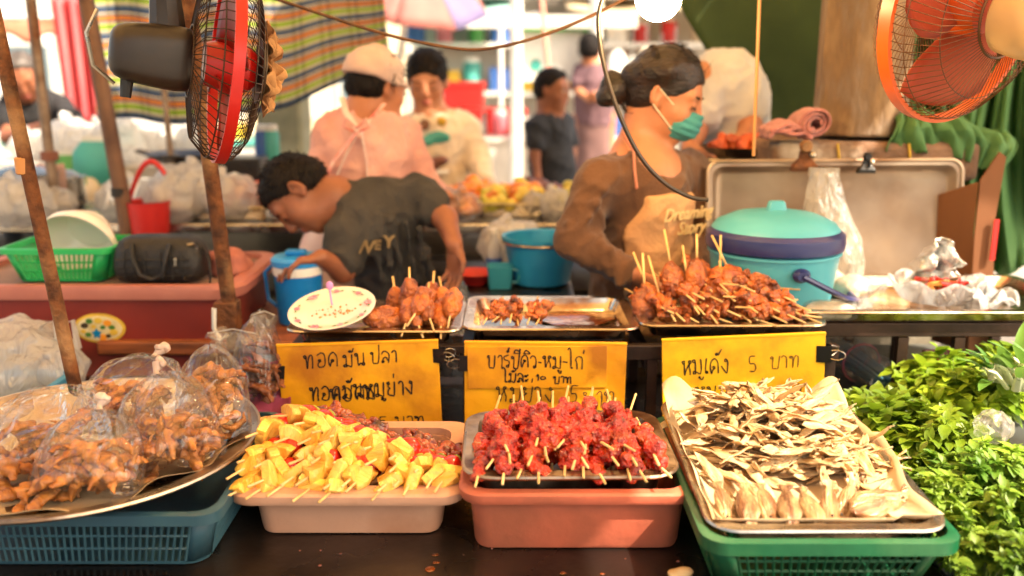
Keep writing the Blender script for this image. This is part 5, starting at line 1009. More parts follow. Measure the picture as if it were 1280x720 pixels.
for layer, (cnt, ytip, z0) in enumerate(((9, 1.500, .030), (5, 1.48, .046))):
    for i in range(cnt):
        t = (i + .5) / cnt - .5; x = xc + t * (.25, .18)[layer] + rr.uniform(-.008, .008); dx = rr.uniform(-.35, .1)
        skewer('redback', (x - dx * .06, ytip + rr.uniform(-.015, .01), RZ + z0 + rr.uniform(-.004, .014)), Vector((dx, -1, -.30 + rr.uniform(-.12, .06) + .1 * layer)), rr.uniform(0, 6), RL2, "red meat skewers, back row", 350 + n); n += 1
# ================================================================ cream tub with pineapple skewers
CRT = M("tub_cream", (196, 150, 122), (180, 132, 106), s=3, rough=.4, bump=.1, bs=30, rvar=.14, c3=(170, 120, 92), s3=5)
tub("cream_tub", (-.252, 1.42, .802), .362, .305, .082, CRT, "shallow pinkish cream tub under the pineapple skewers", "tub", lipw=.03, taper=.92)
PL = ("pineapple and meat skewer in the lowest row along the front of the cream tub", "pineapple and meat skewer in the second row of the cream tub", "pineapple and meat skewer in the third row of the cream tub", "pineapple and meat skewer in the topmost row of the heap")
rr = random.Random(77); n = 0
for row, (cnt, y0, z, x0, x1) in enumerate(((9, 1.256, .896, -.43, -.12), (9, 1.266, .910, -.424, -.13), (8, 1.292, .928, -.418, -.15), (7, 1.322, .946, -.408, -.19), (5, 1.355, .960, -.39, -.25))):
    for i in range(cnt):
        t = i / (cnt - 1); x = x0 + (x1 - x0) * t + rr.uniform(-.009, .009)
        y = y0 + .012 * (1 - t) * row + rr.uniform(-.012, .012); zz = z - .006 - .012 * t * row * .5 + rr.uniform(-.005, .005)
        d = Vector((.38 + rr.uniform(-.08, .08) - .25 * t, 1, .0 - .07 * row - .06 * t + rr.uniform(-.07, .05)))
        skewer('pine', (x, y, zz), d, rr.uniform(0, 6), PL[min(row, 3)], f"pineapple skewers, {('lowest', 'second', 'third', 'topmost')[min(row, 3)]} row", 400 + n); n += 1
# ================================================================ brown skewers on the rack tray (big heap)
rr = random.Random(5); n = 0; TB = TZ0 + .012; cx3 = .448
for layer, (cnt, ytip, z0) in enumerate(((11, 1.782, .008), (10, 1.795, .026), (8, 1.815, .044), (4, 1.84, .058))):
    for i in range(cnt):
        t = (i + .5) / cnt - .5; half = (.16, .15, .125, .09)[layer]; x = cx3 + .005 + 2 * half * t + rr.uniform(-.01, .01)
        d = Vector((-.45 + rr.uniform(-.35, .25) - t * .5, 1, .16 + rr.uniform(-.08, .08)))
        skewer('brown', (x + .02, ytip + rr.uniform(-.012, .012), TB + z0 + .012 + rr.uniform(-.004, .006)), d, rr.uniform(0, 6), "brown grilled meat skewer with its stick end over the front of the rack tray", "brown skewers, front of the big heap", 500 + n); n += 1
for i in range(7):
    z = TB + .02 + .014 * (i % 5) + rr.uniform(0, .012); skewer('brown', (cx3 + .185 + rr.uniform(-.03, .015) - .008 * (i % 5), 1.82 + .022 * i + rr.uniform(-.01, .01), z), Vector((-1, rr.uniform(-.25, .35), .1)), rr.uniform(0, 6), "brown grilled meat skewer pointing to the right end of the big heap", "brown skewers, right end of the big heap", 560 + i)
for i, (px, py) in enumerate(((822, 372), (846, 352), (872, 347), (900, 356), (928, 350), (952, 358), (808, 384), (836, 388), (866, 374), (900, 378))):
    p = P(px, py + 22, 1.885 - .02 * (i > 5)); skewer('oval', p, Vector((rr.uniform(-.45, .35) - (.3 if px < 830 else 0), .35, 1 + rr.uniform(-.1, .1))), rr.uniform(-.35, .35), "flat brown fishcake on a stick standing up in the big heap", "flat fishcakes standing in the big heap", 580 + i)
# fishcake balls on tray 1
rr = random.Random(9)
for i, (px, py, k) in enumerate(((513, 362, 't'), (545, 378, 't'), (500, 372, 't'), (528, 380, 't'), (561, 372, 't'), (492, 385, 't'), (515, 392, 'b'), (541, 398, 'b'), (562, 394, 'b'), (484, 402, 'l'), (506, 404, 'b'), (527, 406, 'b'), (552, 407, 'b'), (474, 396, 'l'), (538, 366, 't'))):
    if k == 't': p = P(px, py + 34, 1.86 + .01 * (i % 3)); skewer('balltop', p, Vector((rr.uniform(-.2, .2), .15, 1)), 0, "fishcake ball standing at the back of the heap, its stick pointing up", "fishcakes standing on the first tray", 600 + i)
    elif k == 'b': p = P(px, py + 6, 1.775); skewer('ball', p + Vector((0, -.02, .002)), Vector((rr.uniform(-.3, .35), .8, .35)), 0, "fishcake ball at the front of the first tray, its stick pointing forward", "fishcakes lying on the first tray", 600 + i)
    else: p = P(px, py, 1.80); skewer('ball', p + Vector((-.05, -.02, -.008)), Vector((1, .35, .15)), 0, "fishcake ball beside the flowered plate, stick lying to the left", "fishcakes by the flowered plate", 600 + i)
# satay on tray 2
rr = random.Random(10)
for i in range(7):
    px = 604 + i * 11; p = P(px, 405 + rr.uniform(-4, 3), 1.80); skewer('brown', p, Vector((rr.uniform(-.1, .7), 1, .16 + .03 * (i % 3))), rr.uniform(0, 6), "small satay skewer at the left end of the nearly empty tray", "satay skewers on the middle tray", 640 + i).scale = (.82, .82, .75)
# ================================================================ green basket, tray, paper, dried fish
gb = basket("green_basket", .335, .45, .10, GB, "dark green basket carrying the tray of dried fish", rows=4, pitch=.0135, taper=.84, bar=.0022, rim=.02, r=.035); gb.location = (.425, 1.325, .802)
ftr = steeltray("fish_tray", .322, .432, .03, "steel tray lined with paper and covered with dried fish", "tray", M("fish_tray_steel", (206, 196, 180), (170, 156, 138), s=8, rough=.26, metal=1, bump=.05, bs=40, rvar=.1), rim=.014, r=.04); ftr.location = (.424, 1.332, .893); ftr.rotation_euler = (R(3.5), 0, R(.4))
PAPER = M("lining_paper", (206, 184, 148), (190, 160, 120), s=4, rough=.8, trans=.3, bump=.15, bs=20, c3=(190, 140, 84), s3=5)
FT = ftr.rotation_euler.to_matrix(); FL = Vector(ftr.location)
def papf(u, v):
    x = -.156 + .312 * u; y = -.196 + .425 * v; eu = max(0, abs(2 * u - 1) - .86) / .14; ev = max(0, abs(2 * v - 1) - .9) / .1
    z = .012 + .022 * max(eu, ev) ** 1.5 + .003 * math.sin(u * 17 + v * 5) * (1 - ev) + .003 * math.sin(v * 23)
    if v > .85: z += (v - .85) / .15 * (.03 * math.exp(-((u - .06) / .1) ** 2) + .028 * math.exp(-((u - .97) / .1) ** 2) + .008 * math.sin(u * 15))
    if u > .8 and v < .6: x += -.01 * math.sin(v * 9); z += .006
    return FL + FT @ Vector((x, y, z))
pp = MB().grid(papf, 40, 40).obj("lining_paper", PAPER, solid=-.0006); tag(pp, "crinkled brown paper lining the dried fish tray", "paper")
FISH = M("dried_fish", (236, 212, 166), (192, 148, 92), s=9, rough=.4, coat=.25, bump=.6, bs=60, trans=.35, stretch=(1, 7, 7), c3=(222, 196, 150), s3=12, rand=.16, bd=.01)
def stripm(seed):
    rr = random.Random(seed); L_ = .105 * rr.uniform(.55, 1.2); w = .0066 * rr.uniform(.55, 1.35); tw = rr.uniform(-.8, .8); bend = rr.uniform(-.012, .012); ph = rr.uniform(0, 6); cup = rr.uniform(-.004, .004); side = rr.uniform(-.01, .01)
    def fn(u, v):
        s = (u - .5) * 2; ww = w * (1 - abs(s) ** 5) ** .5 * (1 - .35 * max(s, 0) + .14 * math.sin(s * 7 + ph)) + .0006; a = tw * s * .5; y = (v - .5) * 2 * ww
        jag = .006 * math.sin(v * 19 + ph) * abs(s) ** 8
        return Vector((L_ * .5 * s + jag, y * math.cos(a) + side * s * s, y * math.sin(a) + bend * (s * s - .3) + cup * (1 - (2 * v - 1) ** 2) + .0012 * math.sin(s * 11 + v * 5 + ph)))
    me = MB().grid(fn, 16, 6).me(); me.materials.append(FISH); return me
STM = [stripm(i) for i in range(12)]
rr = random.Random(2); n = 0
FLB = ("pale dried fish strip in the loose heap at the back of the papered tray", "pale dried fish strip lying at the middle of the papered tray", "pale dried fish strip straying near the tray's edge")
for i in range(290):
    u = rr.gauss(0, .5); v = rr.uniform(-1, 1); u = max(-.98, min(.98, u)); x = u * .128 + .002 + .012 * (v < 0); y = .065 + v * .118 + (.0 if abs(u) < .6 else -.02 * rr.random())
    hgt = .072 * max(0, 1 - .75 * u * u) * (1 - max(0, -v - .35) * .9) * (1 - max(0, v - .75))
    z = .014 + hgt * rr.uniform(.35, 1)
    o_ = link("dried_fish_strip", rr.choice(STM), None, None, FL + FT @ Vector((x, y, z)), (rr.gauss(0, .35), rr.gauss(0, .3), rr.gauss(.0, .75) + (.5 if u > .4 else 0))); finish(o_, .0014)
    k = 2 if abs(u) > .75 or v < -.85 else (0 if v > .2 else 1); tag(o_, FLB[k], "dried fish", ("dried fish strips at the back", "dried fish strips in the middle", "stray dried fish strips")[k])
for i in range(8):
    x = -.125 + rr.random() * .05 if i < 3 else rr.uniform(-.1, .13); y = -.09 + rr.uniform(-.02, .03)
    o_ = link("dried_fish_strip", rr.choice(STM), None, None, FL + FT @ Vector((x, y, .02 + .008 * rr.random())), (rr.gauss(0, .4), rr.gauss(0, .3), rr.uniform(0, 3))); finish(o_, .0014); tag(o_, FLB[2], "dried fish", "stray dried fish strips")
SILV = M("silver_fish", (186, 152, 106), (112, 70, 38), s=26, rough=.3, coat=.4, metal=.3, bump=.5, bs=90, stretch=(.5, 3, 3), c3=(96, 60, 34), s3=16, rand=.2)
def fishm(seed, L_=.085, w=.022):
    rr = random.Random(seed); ph = rr.uniform(0, 6)
    def fn(u, v):
        t = u; a = 2 * math.pi * v; prof = math.sin(math.pi * min(t * 1.02, 1) ** .75) ** .8 if t < .86 else .28 + (t - .86) * 3.2
        return Vector((L_ * (t - .5), w * prof * math.cos(a) * (1 + .06 * math.sin(t * 20 + ph)), .0075 * (prof if t < .86 else .25) * math.sin(a) + .006 * math.sin(t * 3 + ph)))
    me = MB().grid(fn, 22, 12).me(); me.materials.append(SILV); return me
EYE = M("fish_eye", (26, 20, 16), rough=.2)
for i, (x, y, lx, k) in enumerate(((-.128, -.150, -.15, 1.0), (-.100, -.156, .1, 1.1), (-.070, -.152, -.1, 1.0), (-.042, -.158, .15, 1.1), (-.010, -.154, -.05, 1.05), (.018, -.158, .2, 1.1), (.042, -.150, .5, 1.15), (.092, -.146, 2.2, 1.55))):
    la = Vector((lx, 1, .42 if i < 7 else .25)).normalized(); nn = Vector((.12 * (i % 3 - 1), -.6, .8)); nn = (nn - la * nn.dot(la)).normalized(); mm = Matrix((la, nn.cross(la), nn)).transposed()
    e = empty("dried_fish", FL + FT @ Vector((x, y, .026 + .005 * (i % 2))), mm.to_euler(), ("biggest silvery dried fish at the front right corner of the papered tray" if i == 7 else f"silvery whole dried fish, {ORD[i]} from the left in the front row"), "dried fish", "whole dried fish in the front row"); e.scale = (k, k * .95, k)
    link("fish_body", fishm(i, .08, .0155), None, e); MB().ball((-.022, .004, .0068), .002, 6).obj("eye", EYE, e)
# ================================================================ left: blue basket, round platter, bagged snacks
b1 = basket("blue_basket", .62, .40, .088, BB, "dark blue slotted basket under the round snack platter", rows=3, pitch=.0098, taper=.93, bar=.0021, rim=.018, r=.03); b1.location = (-.735, 1.40, .802)
PLAT = M("platter_aluminium", (206, 188, 164), (170, 150, 126), s=8, rough=.34, metal=1, bump=.06, bs=40, rvar=.12, c3=(130, 100, 74), s3=6)
pc = Vector((-.705, 1.408, .900)); pt_ = empty("round_platter", pc, (R(1), R(.5), 0), "wide round aluminium platter under the bags of fried snacks", "platter")
MB().lathe([(.18, -.012), (.215, -.008), (.26, .012), (.279, .016), (.283, .018), (.279, .0205), (.259, .016), (.215, -.004), (.01, -.008)], 72).obj("dish", PLAT, pt_); MB().tube([(.282 * math.cos(2 * math.pi * i / 72), .282 * math.sin(2 * math.pi * i / 72), .018) for i in range(73)], .0035, 6).obj("rolled_rim", PLAT, pt_)
PM_ = pt_.rotation_euler.to_matrix()
def pf(u, v):
    a = 2 * math.pi * u; r = .002 + v * (.256 + .014 * math.sin(a * 5 + 1) + .012 * math.sin(a * 11)); z = -.003 + max(0, v - .82) * .12 + .004 * math.sin(a * 9 + v * 8) * v
    return pc + PM_ @ Vector((r * math.cos(a), r * math.sin(a), z))
tag(MB().grid(pf, 96, 14).obj("lining_paper", PAPER, solid=-.0006), "crumpled pale paper spread on the round snack platter", "paper")
SNK = M("fried_snack", (198, 126, 54), (124, 64, 22), s=22, rough=.42, coat=.25, bump=.5, bs=60, c3=(190, 132, 70), s3=16, rand=.28, stretch=(3, 1, 1))
SNK2 = M("dark_snack", (120, 66, 32), (80, 40, 20), s=22, rough=.45, bump=.5, bs=60, rand=.3)
def snackm(seed, m):
    rr = random.Random(seed); L_ = .060 * rr.uniform(.65, 1.25); bend = rr.uniform(-.02, .02); sw_ = rr.uniform(-.008, .008); q = SDF(); w0 = rr.uniform(1.05, 1.6)
    pts = [Vector((L_ * (t - .5), sw_ * math.sin(t * 6 + seed), bend * 4 * t * (1 - t))) for t in (0, .2, .4, .6, .8, 1)]; rs = [v * w0 for v in (.0022, .0048, .0056 * rr.uniform(.8, 1.25), .005, .0036, .0014)]
    for i in range(5): q.cap(pts[i], pts[i + 1], rs[i], rs[i + 1], k=.003)
    if seed % 2: q.cap(pts[3], pts[3] + Vector((L_ * .25, .012, .006)), .004, .0012, k=.003)
    me = q.mesh(.0019, wob=.0028, wobs=95, seed=seed)
    for v in me.vertices: v.co.y *= 1.5
    me.materials.append(m); return me
SNM = [snackm(i, SNK) for i in range(8)]; SNM2 = [snackm(20 + i, SNK2) for i in range(4)]
BAGF = film("snack_bag_film", opac=.03, bs=11, bump=.9, rough=.035, bd=.03)
KNOT = M("knot_film", (232, 214, 200), (216, 190, 172), s=14, rough=.35, trans=.4)
def snackbag(base, top, w, d, label, slab, sgrp, seed, n=34, mats=SNM, fillh=.55, pad=1.0, knot=True, cat="bag"):
    """a clear bag from its base centre to the gathered knot: wide filled bottom with corners, shoulders drawn into the knot"""
    rr = random.Random(seed); base = Vector(base); top = Vector(top); w *= 1.08; d *= 1.3; axis = top - base; H = axis.length; e = empty("snack_bag", base, label=label, cat=cat, group="clear bags of fried snacks on the platter"); m = frame(axis, Vector((0, -1, .2))); m = Matrix((m.col[0], m.col[1], m.col[2])).transposed()
    xax = Vector((1, 0, 0)); zax = axis.normalized(); xax = (xax - zax * xax.dot(zax)).normalized(); yax = zax.cross(xax); m = Matrix((xax, yax, zax)).transposed()
    prof = [(.98, .5, 0), (1.06, .9, .03), (1.05, 1.0, .22), (1.0, .95, .45), (.93, .9, .65), (.72, .68, .82), (.38, .34, .93), (.12, .1, .985), (.07, .07, 1.0)]
    def sup(a, q=.75): c, s = math.cos(a), math.sin(a); return math.copysign(abs(c) ** q, c), math.copysign(abs(s) ** q, s)
    ls = []; N = 56
    for pi_, (a, b, z) in enumerate(prof):
        l = []
        for k in range(N):
            t = 2 * math.pi * k / N; c, s = sup(t); f = 1 + (.07 * math.sin(9 * t + seed) + .06 * math.sin(17 * t + seed * 2) + .02 * math.sin(29 * t + pi_)) * (z ** 1.4) * 1.6
            l.append(m @ Vector((w / 2 * a * c * f, d / 2 * b * s * f, z * H + .006 * math.sin(5 * t + seed + pi_) * z)))
        ls.append(l)
    MB().loops(ls).obj("bag_film", BAGF, e, sub=1)
    if knot:
        q = MB(); q.tube([m @ Vector((0, 0, H * .985)), m @ Vector((0, 0, H + .006)), m @ Vector((.006, 0, H + .018))], [.007, .0045, .010], 10); q.obj("knot", KNOT, e)
        q = SDF(); b_ = m @ Vector((.006, 0, H + .016))
        for i in range(4): q.ell(b_ + Vector((rr.uniform(-.008, .01), rr.uniform(-.006, .006), rr.uniform(0, .008))), (rr.uniform(.005, .010), .005, rr.uniform(.004, .007)), k=.003)
        q.obj("knot_tuft", KNOT, e, .0022, wob=.003, wobs=120)
    for i in range(n):
        z = rr.uniform(.06, fillh); k = 1.0 if z < .45 else .8; x, y = rr.uniform(-1, 1), rr.uniform(-1, 1); x *= (1 - .25 * max(0, z - .35)); 
        p = base + m @ Vector((x * w / 2 * .66 * k, y * d / 2 * .56 * k * (.75 if abs(x) > .7 else 1), H * z))
        o_ = link("fried_snack", rr.choice(mats), None, None, p, (rr.gauss(0, .3), rr.gauss(0, .45), rr.uniform(0, 6.3))); tag(o_, slab, "fried snack", sgrp)
    return e
def pl_at(px, py, dz=0): return P(px, py, z=.915 + dz)
SB_ = [
 (P(108, 618, z=.912), P(124, 512, 1.30), .135, .075, "knotted clear bag of fried snacks at the front of the platter", "fried snack inside the knotted bag at the front of the platter", "snacks in the front bag", 40, .42),
 (P(222, 585, z=.915), P(196, 468, 1.40), .135, .085, "knotted clear bag of fried snacks in the middle, tuft above the other bags", "fried snack inside the middle knotted bag", "snacks in the middle bag", 42, .42),
 (P(150, 535, z=.915), P(193, 446, 1.60), .155, .085, "tallest puffed clear bag of fried snacks leaning right behind the rusty pole", "fried snack inside the tall puffed bag", "snacks in the tall bag", 34, .36),
 (P(50, 600, z=.912), P(72, 487, 1.46), .165, .09, "clear bag of fried snacks lying at the left edge of the platter", "fried snack inside the bag at the left edge", "snacks in the left bag", 44, .5),
 (P(268, 548, z=.92), P(262, 432, 1.52), .105, .07, "open topped clear bag of long fried snacks at the right of the platter", "long fried snack inside the open bag at the platter's right", "snacks in the open bag", 38, .62),
]
for i, (b_, t_, w, d, l, sl, sg, n, fh) in enumerate(SB_): snackbag(b_, t_, w, d, l, sl, sg, 700 + i, n, SNM, fh, knot=(i != 4 and i != 3))
snackbag(P(318, 500, z=.88), P(318, 398, 1.72), .075, .05, "small clear bag of darker snacks beside the yellow fishcake sign", "dark fried snack inside the bag beside the fishcake sign", "snacks in the dark bag", 710, 16, SNM2, .6, knot=False)
rr = random.Random(40)
for i in range(16):
    a = rr.uniform(math.pi, 1.75 * math.pi); r = rr.uniform(.15, .21); p = pc + PM_ @ Vector((r * math.cos(a) * .9, r * math.sin(a), .006)); o_ = link("fried_snack", rr.choice(SNM), None, None, p, (rr.gauss(0, .2), rr.gauss(0, .2), rr.uniform(0, 6))); tag(o_, "loose fried snack lying on the platter paper outside the bags", "fried snack", "loose snacks on the platter paper")
# loose clear bags behind
for i, (px, py, y, w, h, l) in enumerate(((290, 428, 1.86, .10, .04, "flat empty clear bag behind the platter, left of the first sign"), (330, 415, 1.9, .05, .075, "upright empty clear bag touching the first sign's tray"))):
    p = P(px, py, y); e = empty("clear_bag", p, label=l, cat="bag"); q = MB(); q.grid(lambda u, v: Vector(((u - .5) * w, .02 * math.sin(u * 9 + v * 4) + .012 * math.sin(v * 13), (v - .5) * h + .006 * math.sin(u * 13))), 20, 14); q.obj("bag_film", FILMG, e); q = MB(); q.grid(lambda u, v: Vector(((u - .5) * w * .96, .025 + .02 * math.sin(u * 7 + v * 5 + 1), (v - .5) * h * .9 + .006 * math.sin(u * 11))), 20, 14); q.obj("back_film", FILMG, e)
    MB().tube([Vector((-w / 2, 0, h / 2)), Vector((0, .012, h / 2 + .006)), Vector((w / 2, 0, h / 2))], .0015, 5).obj("bag_hem", FILMW, e)
# ================================================================ herbs on the right
LF = M("basil_leaf", (146, 168, 42), (88, 122, 22), s=14, rough=.42, trans=.42, rand=.3, bump=.15, bs=40, lo=.3, hi=.7); LF2 = M("herb_leaf", (136, 164, 52), (82, 124, 30), s=14, rough=.5, trans=.42, rand=.3); STM_ = M("herb_stem", (120, 140, 50), (96, 116, 40), s=8, rough=.5)
def leaf(mb, p, d, nrm, L_, w):
    d = d.normalized(); s = d.cross(nrm).normalized(); n_ = s.cross(d); rows = []
    for i in range(6):
        t = i / 5; ww = w * math.sin(math.pi * min(t * .93 + .05, 1)) ** .85; c = p + d * L_ * t - n_ * L_ * .28 * t * t; rows.append((c - s * ww + n_ * ww * .35, c, c + s * ww + n_ * ww * .35))
    vs = [v for r_ in rows for v in r_]; mb.add(vs, [f for i in range(5) for f in ((i * 3, i * 3 + 1, i * 3 + 4, i * 3 + 3), (i * 3 + 1, i * 3 + 2, i * 3 + 5, i * 3 + 4))])
def bunch(c, rad, hgt, n, lm, ll, lw, label, seed, lean=(0, 0, 0), jag=False, name="basil_bunch"):
    rr = random.Random(seed); e = empty(name, c, label=label, cat="herbs"); sm = MB(); lb = MB()
    for i in range(n):
        a = rr.uniform(0, 6.283); rd = rad * math.sqrt(rr.random()); tip = Vector((rd * math.cos(a) * 1.0, rd * math.sin(a), hgt * (1 - .5 * (rd / rad) ** 2) * rr.uniform(.6, 1.05))) + Vector(lean) * rr.uniform(.6, 1.2)
        b0 = Vector((rd * .35 * math.cos(a), rd * .35 * math.sin(a), 0)); mid = b0.lerp(tip, .55) + Vector((0, 0, hgt * .12)); sm.tube([b0, mid, tip], [.0018, .0014, .0009], 5, cap=False); ax_ = (tip - mid).normalized()
        for k in range(7 if not jag else 9):
            t = .2 + .8 * (k / 6); q = mid.lerp(tip, min(t, 1)) if k > 1 else b0.lerp(mid, .5 + .4 * k); b = k * 2.4 + rr.uniform(0, 1); od = (ax_.orthogonal().normalized()); od = Matrix.Rotation(b, 3, ax_) @ od; dd = (od + ax_ * rr.uniform(.1, .8) + Vector((0, 0, .15))); sc = rr.uniform(.55, 1.1) * (1 if k < 5 else .7)
            if jag:
                for j in (-.55, 0, .55): leaf(lb, q, Matrix.Rotation(j, 3, 'Z') @ dd, Vector((0, 0, 1)) + od * .3, ll * sc * (1 if j == 0 else .75), lw * sc)
            else: leaf(lb, q, dd, Vector((0, 0, 1)) + od * .35, ll * sc, lw * sc)
    sm.obj("stems", STM_, e); o_ = lb.obj("leaves", lm, e, ang=60); return e
bunch(P(1125, 580, z=.805), .12, .10, 95, LF, .044, .0135, "basil bunch with broad leaves beside the papered fish tray", 1, (.0, .05, .02))
bunch(P(1195, 530, z=.805), .14, .115, 105, LF, .042, .013, "basil bunch at the back of the herb heap by the pink box", 2, (.02, .03, .02))
bunch(P(1250, 510, z=.81), .12, .11, 75, LF, .042, .013, "basil bunch at the right edge of the herb heap", 5, (.03, .0, .03))
bunch(P(1200, 650, z=.805), .125, .13, 85, LF2, .030, .0080, "feathery coriander bunch in front of the basil", 3, (-.01, -.06, 0), True, "coriander_bunch")
bunch(P(1270, 640, z=.805), .12, .14, 70, LF2, .031, .0082, "feathery coriander bunch at the right edge of the counter", 4, (0, -.05, 0), True, "coriander_bunch")
bunch(P(1170, 590, z=.805), .10, .12, 60, LF, .036, .011, "low basil bunch in the middle of the herb heap", 9, (.0, -.04, 0))
bunch(P(1240, 730, z=.805), .09, .08, 45, LF2, .028, .0075, "small coriander bunch nearest the bottom right corner", 6, (0, -.03, 0), True, "coriander_bunch")
e = lump_bag("white", .035, seed=12, m=FILMG, knot=False); e.name = "clear_bag"; place(e, P(1250, 548, 1.45), "small crumpled clear bag tucked into the herbs at the right", "bag", None)
# leafy greens at far right
pk = empty("leafy_greens", P(1262, 436, z=.99), label="leafy greens with white stalks at the right behind the herbs", cat="vegetables"); rr = random.Random(6); lb = MB(); sm = MB()
for i in range(24):
    d = Vector((rr.uniform(-.6, .35) - .25, rr.uniform(-.5, .2), rr.uniform(.15, .7))); L_ = rr.uniform(.06, .11); st0 = Vector((rr.uniform(-.02, .1), rr.uniform(-.04, .04), -.07)); p1 = st0 + d * L_ * .8; sm.tube([st0, st0.lerp(p1, .5) + Vector((0, 0, .01)), p1], [.009, .008, .005], 6, flat=.5); leaf(lb, st0.lerp(p1, .8), d, Vector((0, 0, 1)), L_ * .75, .011)
sm.obj("stalks", M("white_stalk", (226, 226, 196), (206, 214, 170), s=6, rough=.4, trans=.3), pk); lb.obj("leaves", M("greens_leaf", (110, 146, 60), (66, 108, 36), s=8, rough=.4, trans=.35), pk, ang=60)
# crust crumb at the bottom edge
q = SDF().ell(P(850, 716, z=.81), (.02, .012, .006), k=.004); tag(q.obj("fish_scrap", FISH, None, .003, wob=.003, wobs=60), "tiny scrap of dried fish on the steel counter near the bottom edge", "scrap")
# crumbs and oil spots on the dark counter
q = MB(); rr = random.Random(14)
for i in range(12):
    x, y = rr.uniform(-.48, .26), rr.uniform(1.19, 1.27) if i % 3 else rr.uniform(1.56, 1.7); r = rr.uniform(.0006, .0022); q.ball((x, y, .8 + r * .8), (r * rr.uniform(1, 2), r, r * .8), 4)
tag(q.obj("food_crumbs", DKFOOD), "scattered food crumbs on the dark steel counter in front of the tubs", "crumbs", kind="stuff")
q = MB()
for i in range(5):
    x, y, r = rr.uniform(-.46, .26), rr.uniform(1.18, 1.27), rr.uniform(.002, .008); q.lathe([(r, 0), (r * .8, .0007), (r * .2, .001)], 14, (x, y, .8012), Matrix.Diagonal((1, rr.uniform(.6, 1.2), 1)))
tag(q.obj("oil_spots", MATS["sauce"]), "small dark oil spots on the steel counter in front of the tubs", "spots", kind="stuff")
# ================================================================ people
def skin(nm, a, b): return M("skin_" + nm, a, b, s=9, rough=.5, sss=.25, bump=.05, bs=120)
SKT = skin("tan", (184, 122, 86), (158, 98, 66)); SKB = skin("brown", (148, 92, 64), (124, 74, 50)); SKW = skin("warm", (190, 132, 98), (170, 110, 78))
HAIR = M("hair_black", (14, 10, 9), (26, 18, 14), s=30, rough=.62, bump=.6, bs=90, stretch=(1, 1, .25), spec=.2); HAIRG = M("hair_grey", (96, 86, 80), (56, 50, 46), s=30, rough=.5, bump=.3)
HAIRW = M("hair_glossy", (20, 13, 10), (40, 25, 17), s=40, rough=.4, bump=.35, bs=120, stretch=(.35, 1, 1), spec=.5)
LIP = M("lips", (166, 84, 72), rough=.4); LASH = M("lash", (26, 16, 14), rough=.5); EYEW = M("eye_white", (226, 216, 206), rough=.25); IRIS = M("iris", (36, 22, 16), rough=.15)
def basis(f, u=(0, 0, 1)):
    f = Vector(f).normalized(); u = Vector(u); u = (u - f * u.dot(f)).normalized(); return Matrix((f.cross(u), f, u)).transposed()
def head(q, c, m, s=1.0, ears=(1, 1)):
    L_ = lambda x, y, z: c + m @ (Vector((x, y, z)) * s)
    def E(x, y, z, r, k=.012, sub=False, rot=None): q.ell(L_(x, y, z), [v * s for v in r], m if rot is None else m @ rot, k, sub)
    E(0, -.012, .03, (.074, .092, .08)); E(0, .025, -.025, (.061, .066, .084), .03); E(0, .036, -.07, (.046, .046, .034), .025); E(0, .07, -.094, (.017, .015, .013), .02)
    for k in (-1, 1):
        E(k * .036, .056, -.028, (.026, .026, .024), .02); E(k * .032, .098, .006, (.018, .014, .010), .012, True); E(k * .032, .0795, .004, (.0135, .0125, .0095), .004)
        E(k * .0105, .096, -.028, (.0075, .009, .0065), .006)
        if ears[0 if k < 0 else 1]:
            E(k * .076, -.006, -.004, (.009, .019, .031), .006, rot=Matrix.Rotation(k * .35, 3, 'Z')); E(k * .083, -.002, -.0, (.006, .010, .017), .004, True, Matrix.Rotation(k * .35, 3, 'Z')); E(k * .074, .004, -.03, (.006, .008, .009), .006)
    q.cap(L_(0, .088, .016), L_(0, .104, -.02), .007 * s, .0105 * s, .012); q.cap(L_(-.042, .072, .026), L_(.042, .072, .026), .011 * s, None, .014)
    E(0, .09, -.05, (.021, .009, .006), .006); E(0, .088, -.061, (.018, .009, .007), .006)
def face(par, c, m, s=1.0, closed=True, mouth=True, brow=HAIR):
    L_ = lambda x, y, z: c + m @ (Vector((x, y, z)) * s)
    for k in (-1, 1):
        if closed: MB().tube([L_(k * .018, .0885, .001), L_(k * .026, .0935, -.0025), L_(k * .036, .0925, -.002), L_(k * .047, .0835, .002)], [.0008 * s, .0019 * s, .0021 * s, .0008 * s], 6).obj("eyelash", LASH, par)
        else:
            o = MB().ball(L_(k * .032, .0835, .004), [.0125 * s, .0098 * s, .0062 * s], 8, m).obj("eye", EYEW, par); MB().ball(L_(k * .031, .0915, .0035), [.0055 * s, .0025 * s, .0055 * s], 7, m).obj("iris", IRIS, o)
            MB().tube([L_(k * .018, .0885, .005), L_(k * .026, .0945, .010), L_(k * .037, .0935, .010), L_(k * .047, .0835, .005)], [.0008 * s, .0016 * s, .0018 * s, .0008 * s], 6).obj("eyelash", LASH, par)
        MB().tube([L_(k * .014, .0885, .022), L_(k * .028, .0885, .027), L_(k * .042, .08, .027), L_(k * .053, .068, .021)], [.002 * s, .0038 * s, .0032 * s, .0014 * s], 6, flat=.6).obj("eyebrow", brow, par)
    if mouth:
        MB().ball(L_(0, .0925, -.0505), [.0195 * s, .0075 * s, .0042 * s], 8, m).obj("upper_lip", LIP, par); MB().ball(L_(0, .091, -.0595), [.0165 * s, .008 * s, .0052 * s], 8, m).obj("lower_lip", LIP, par)
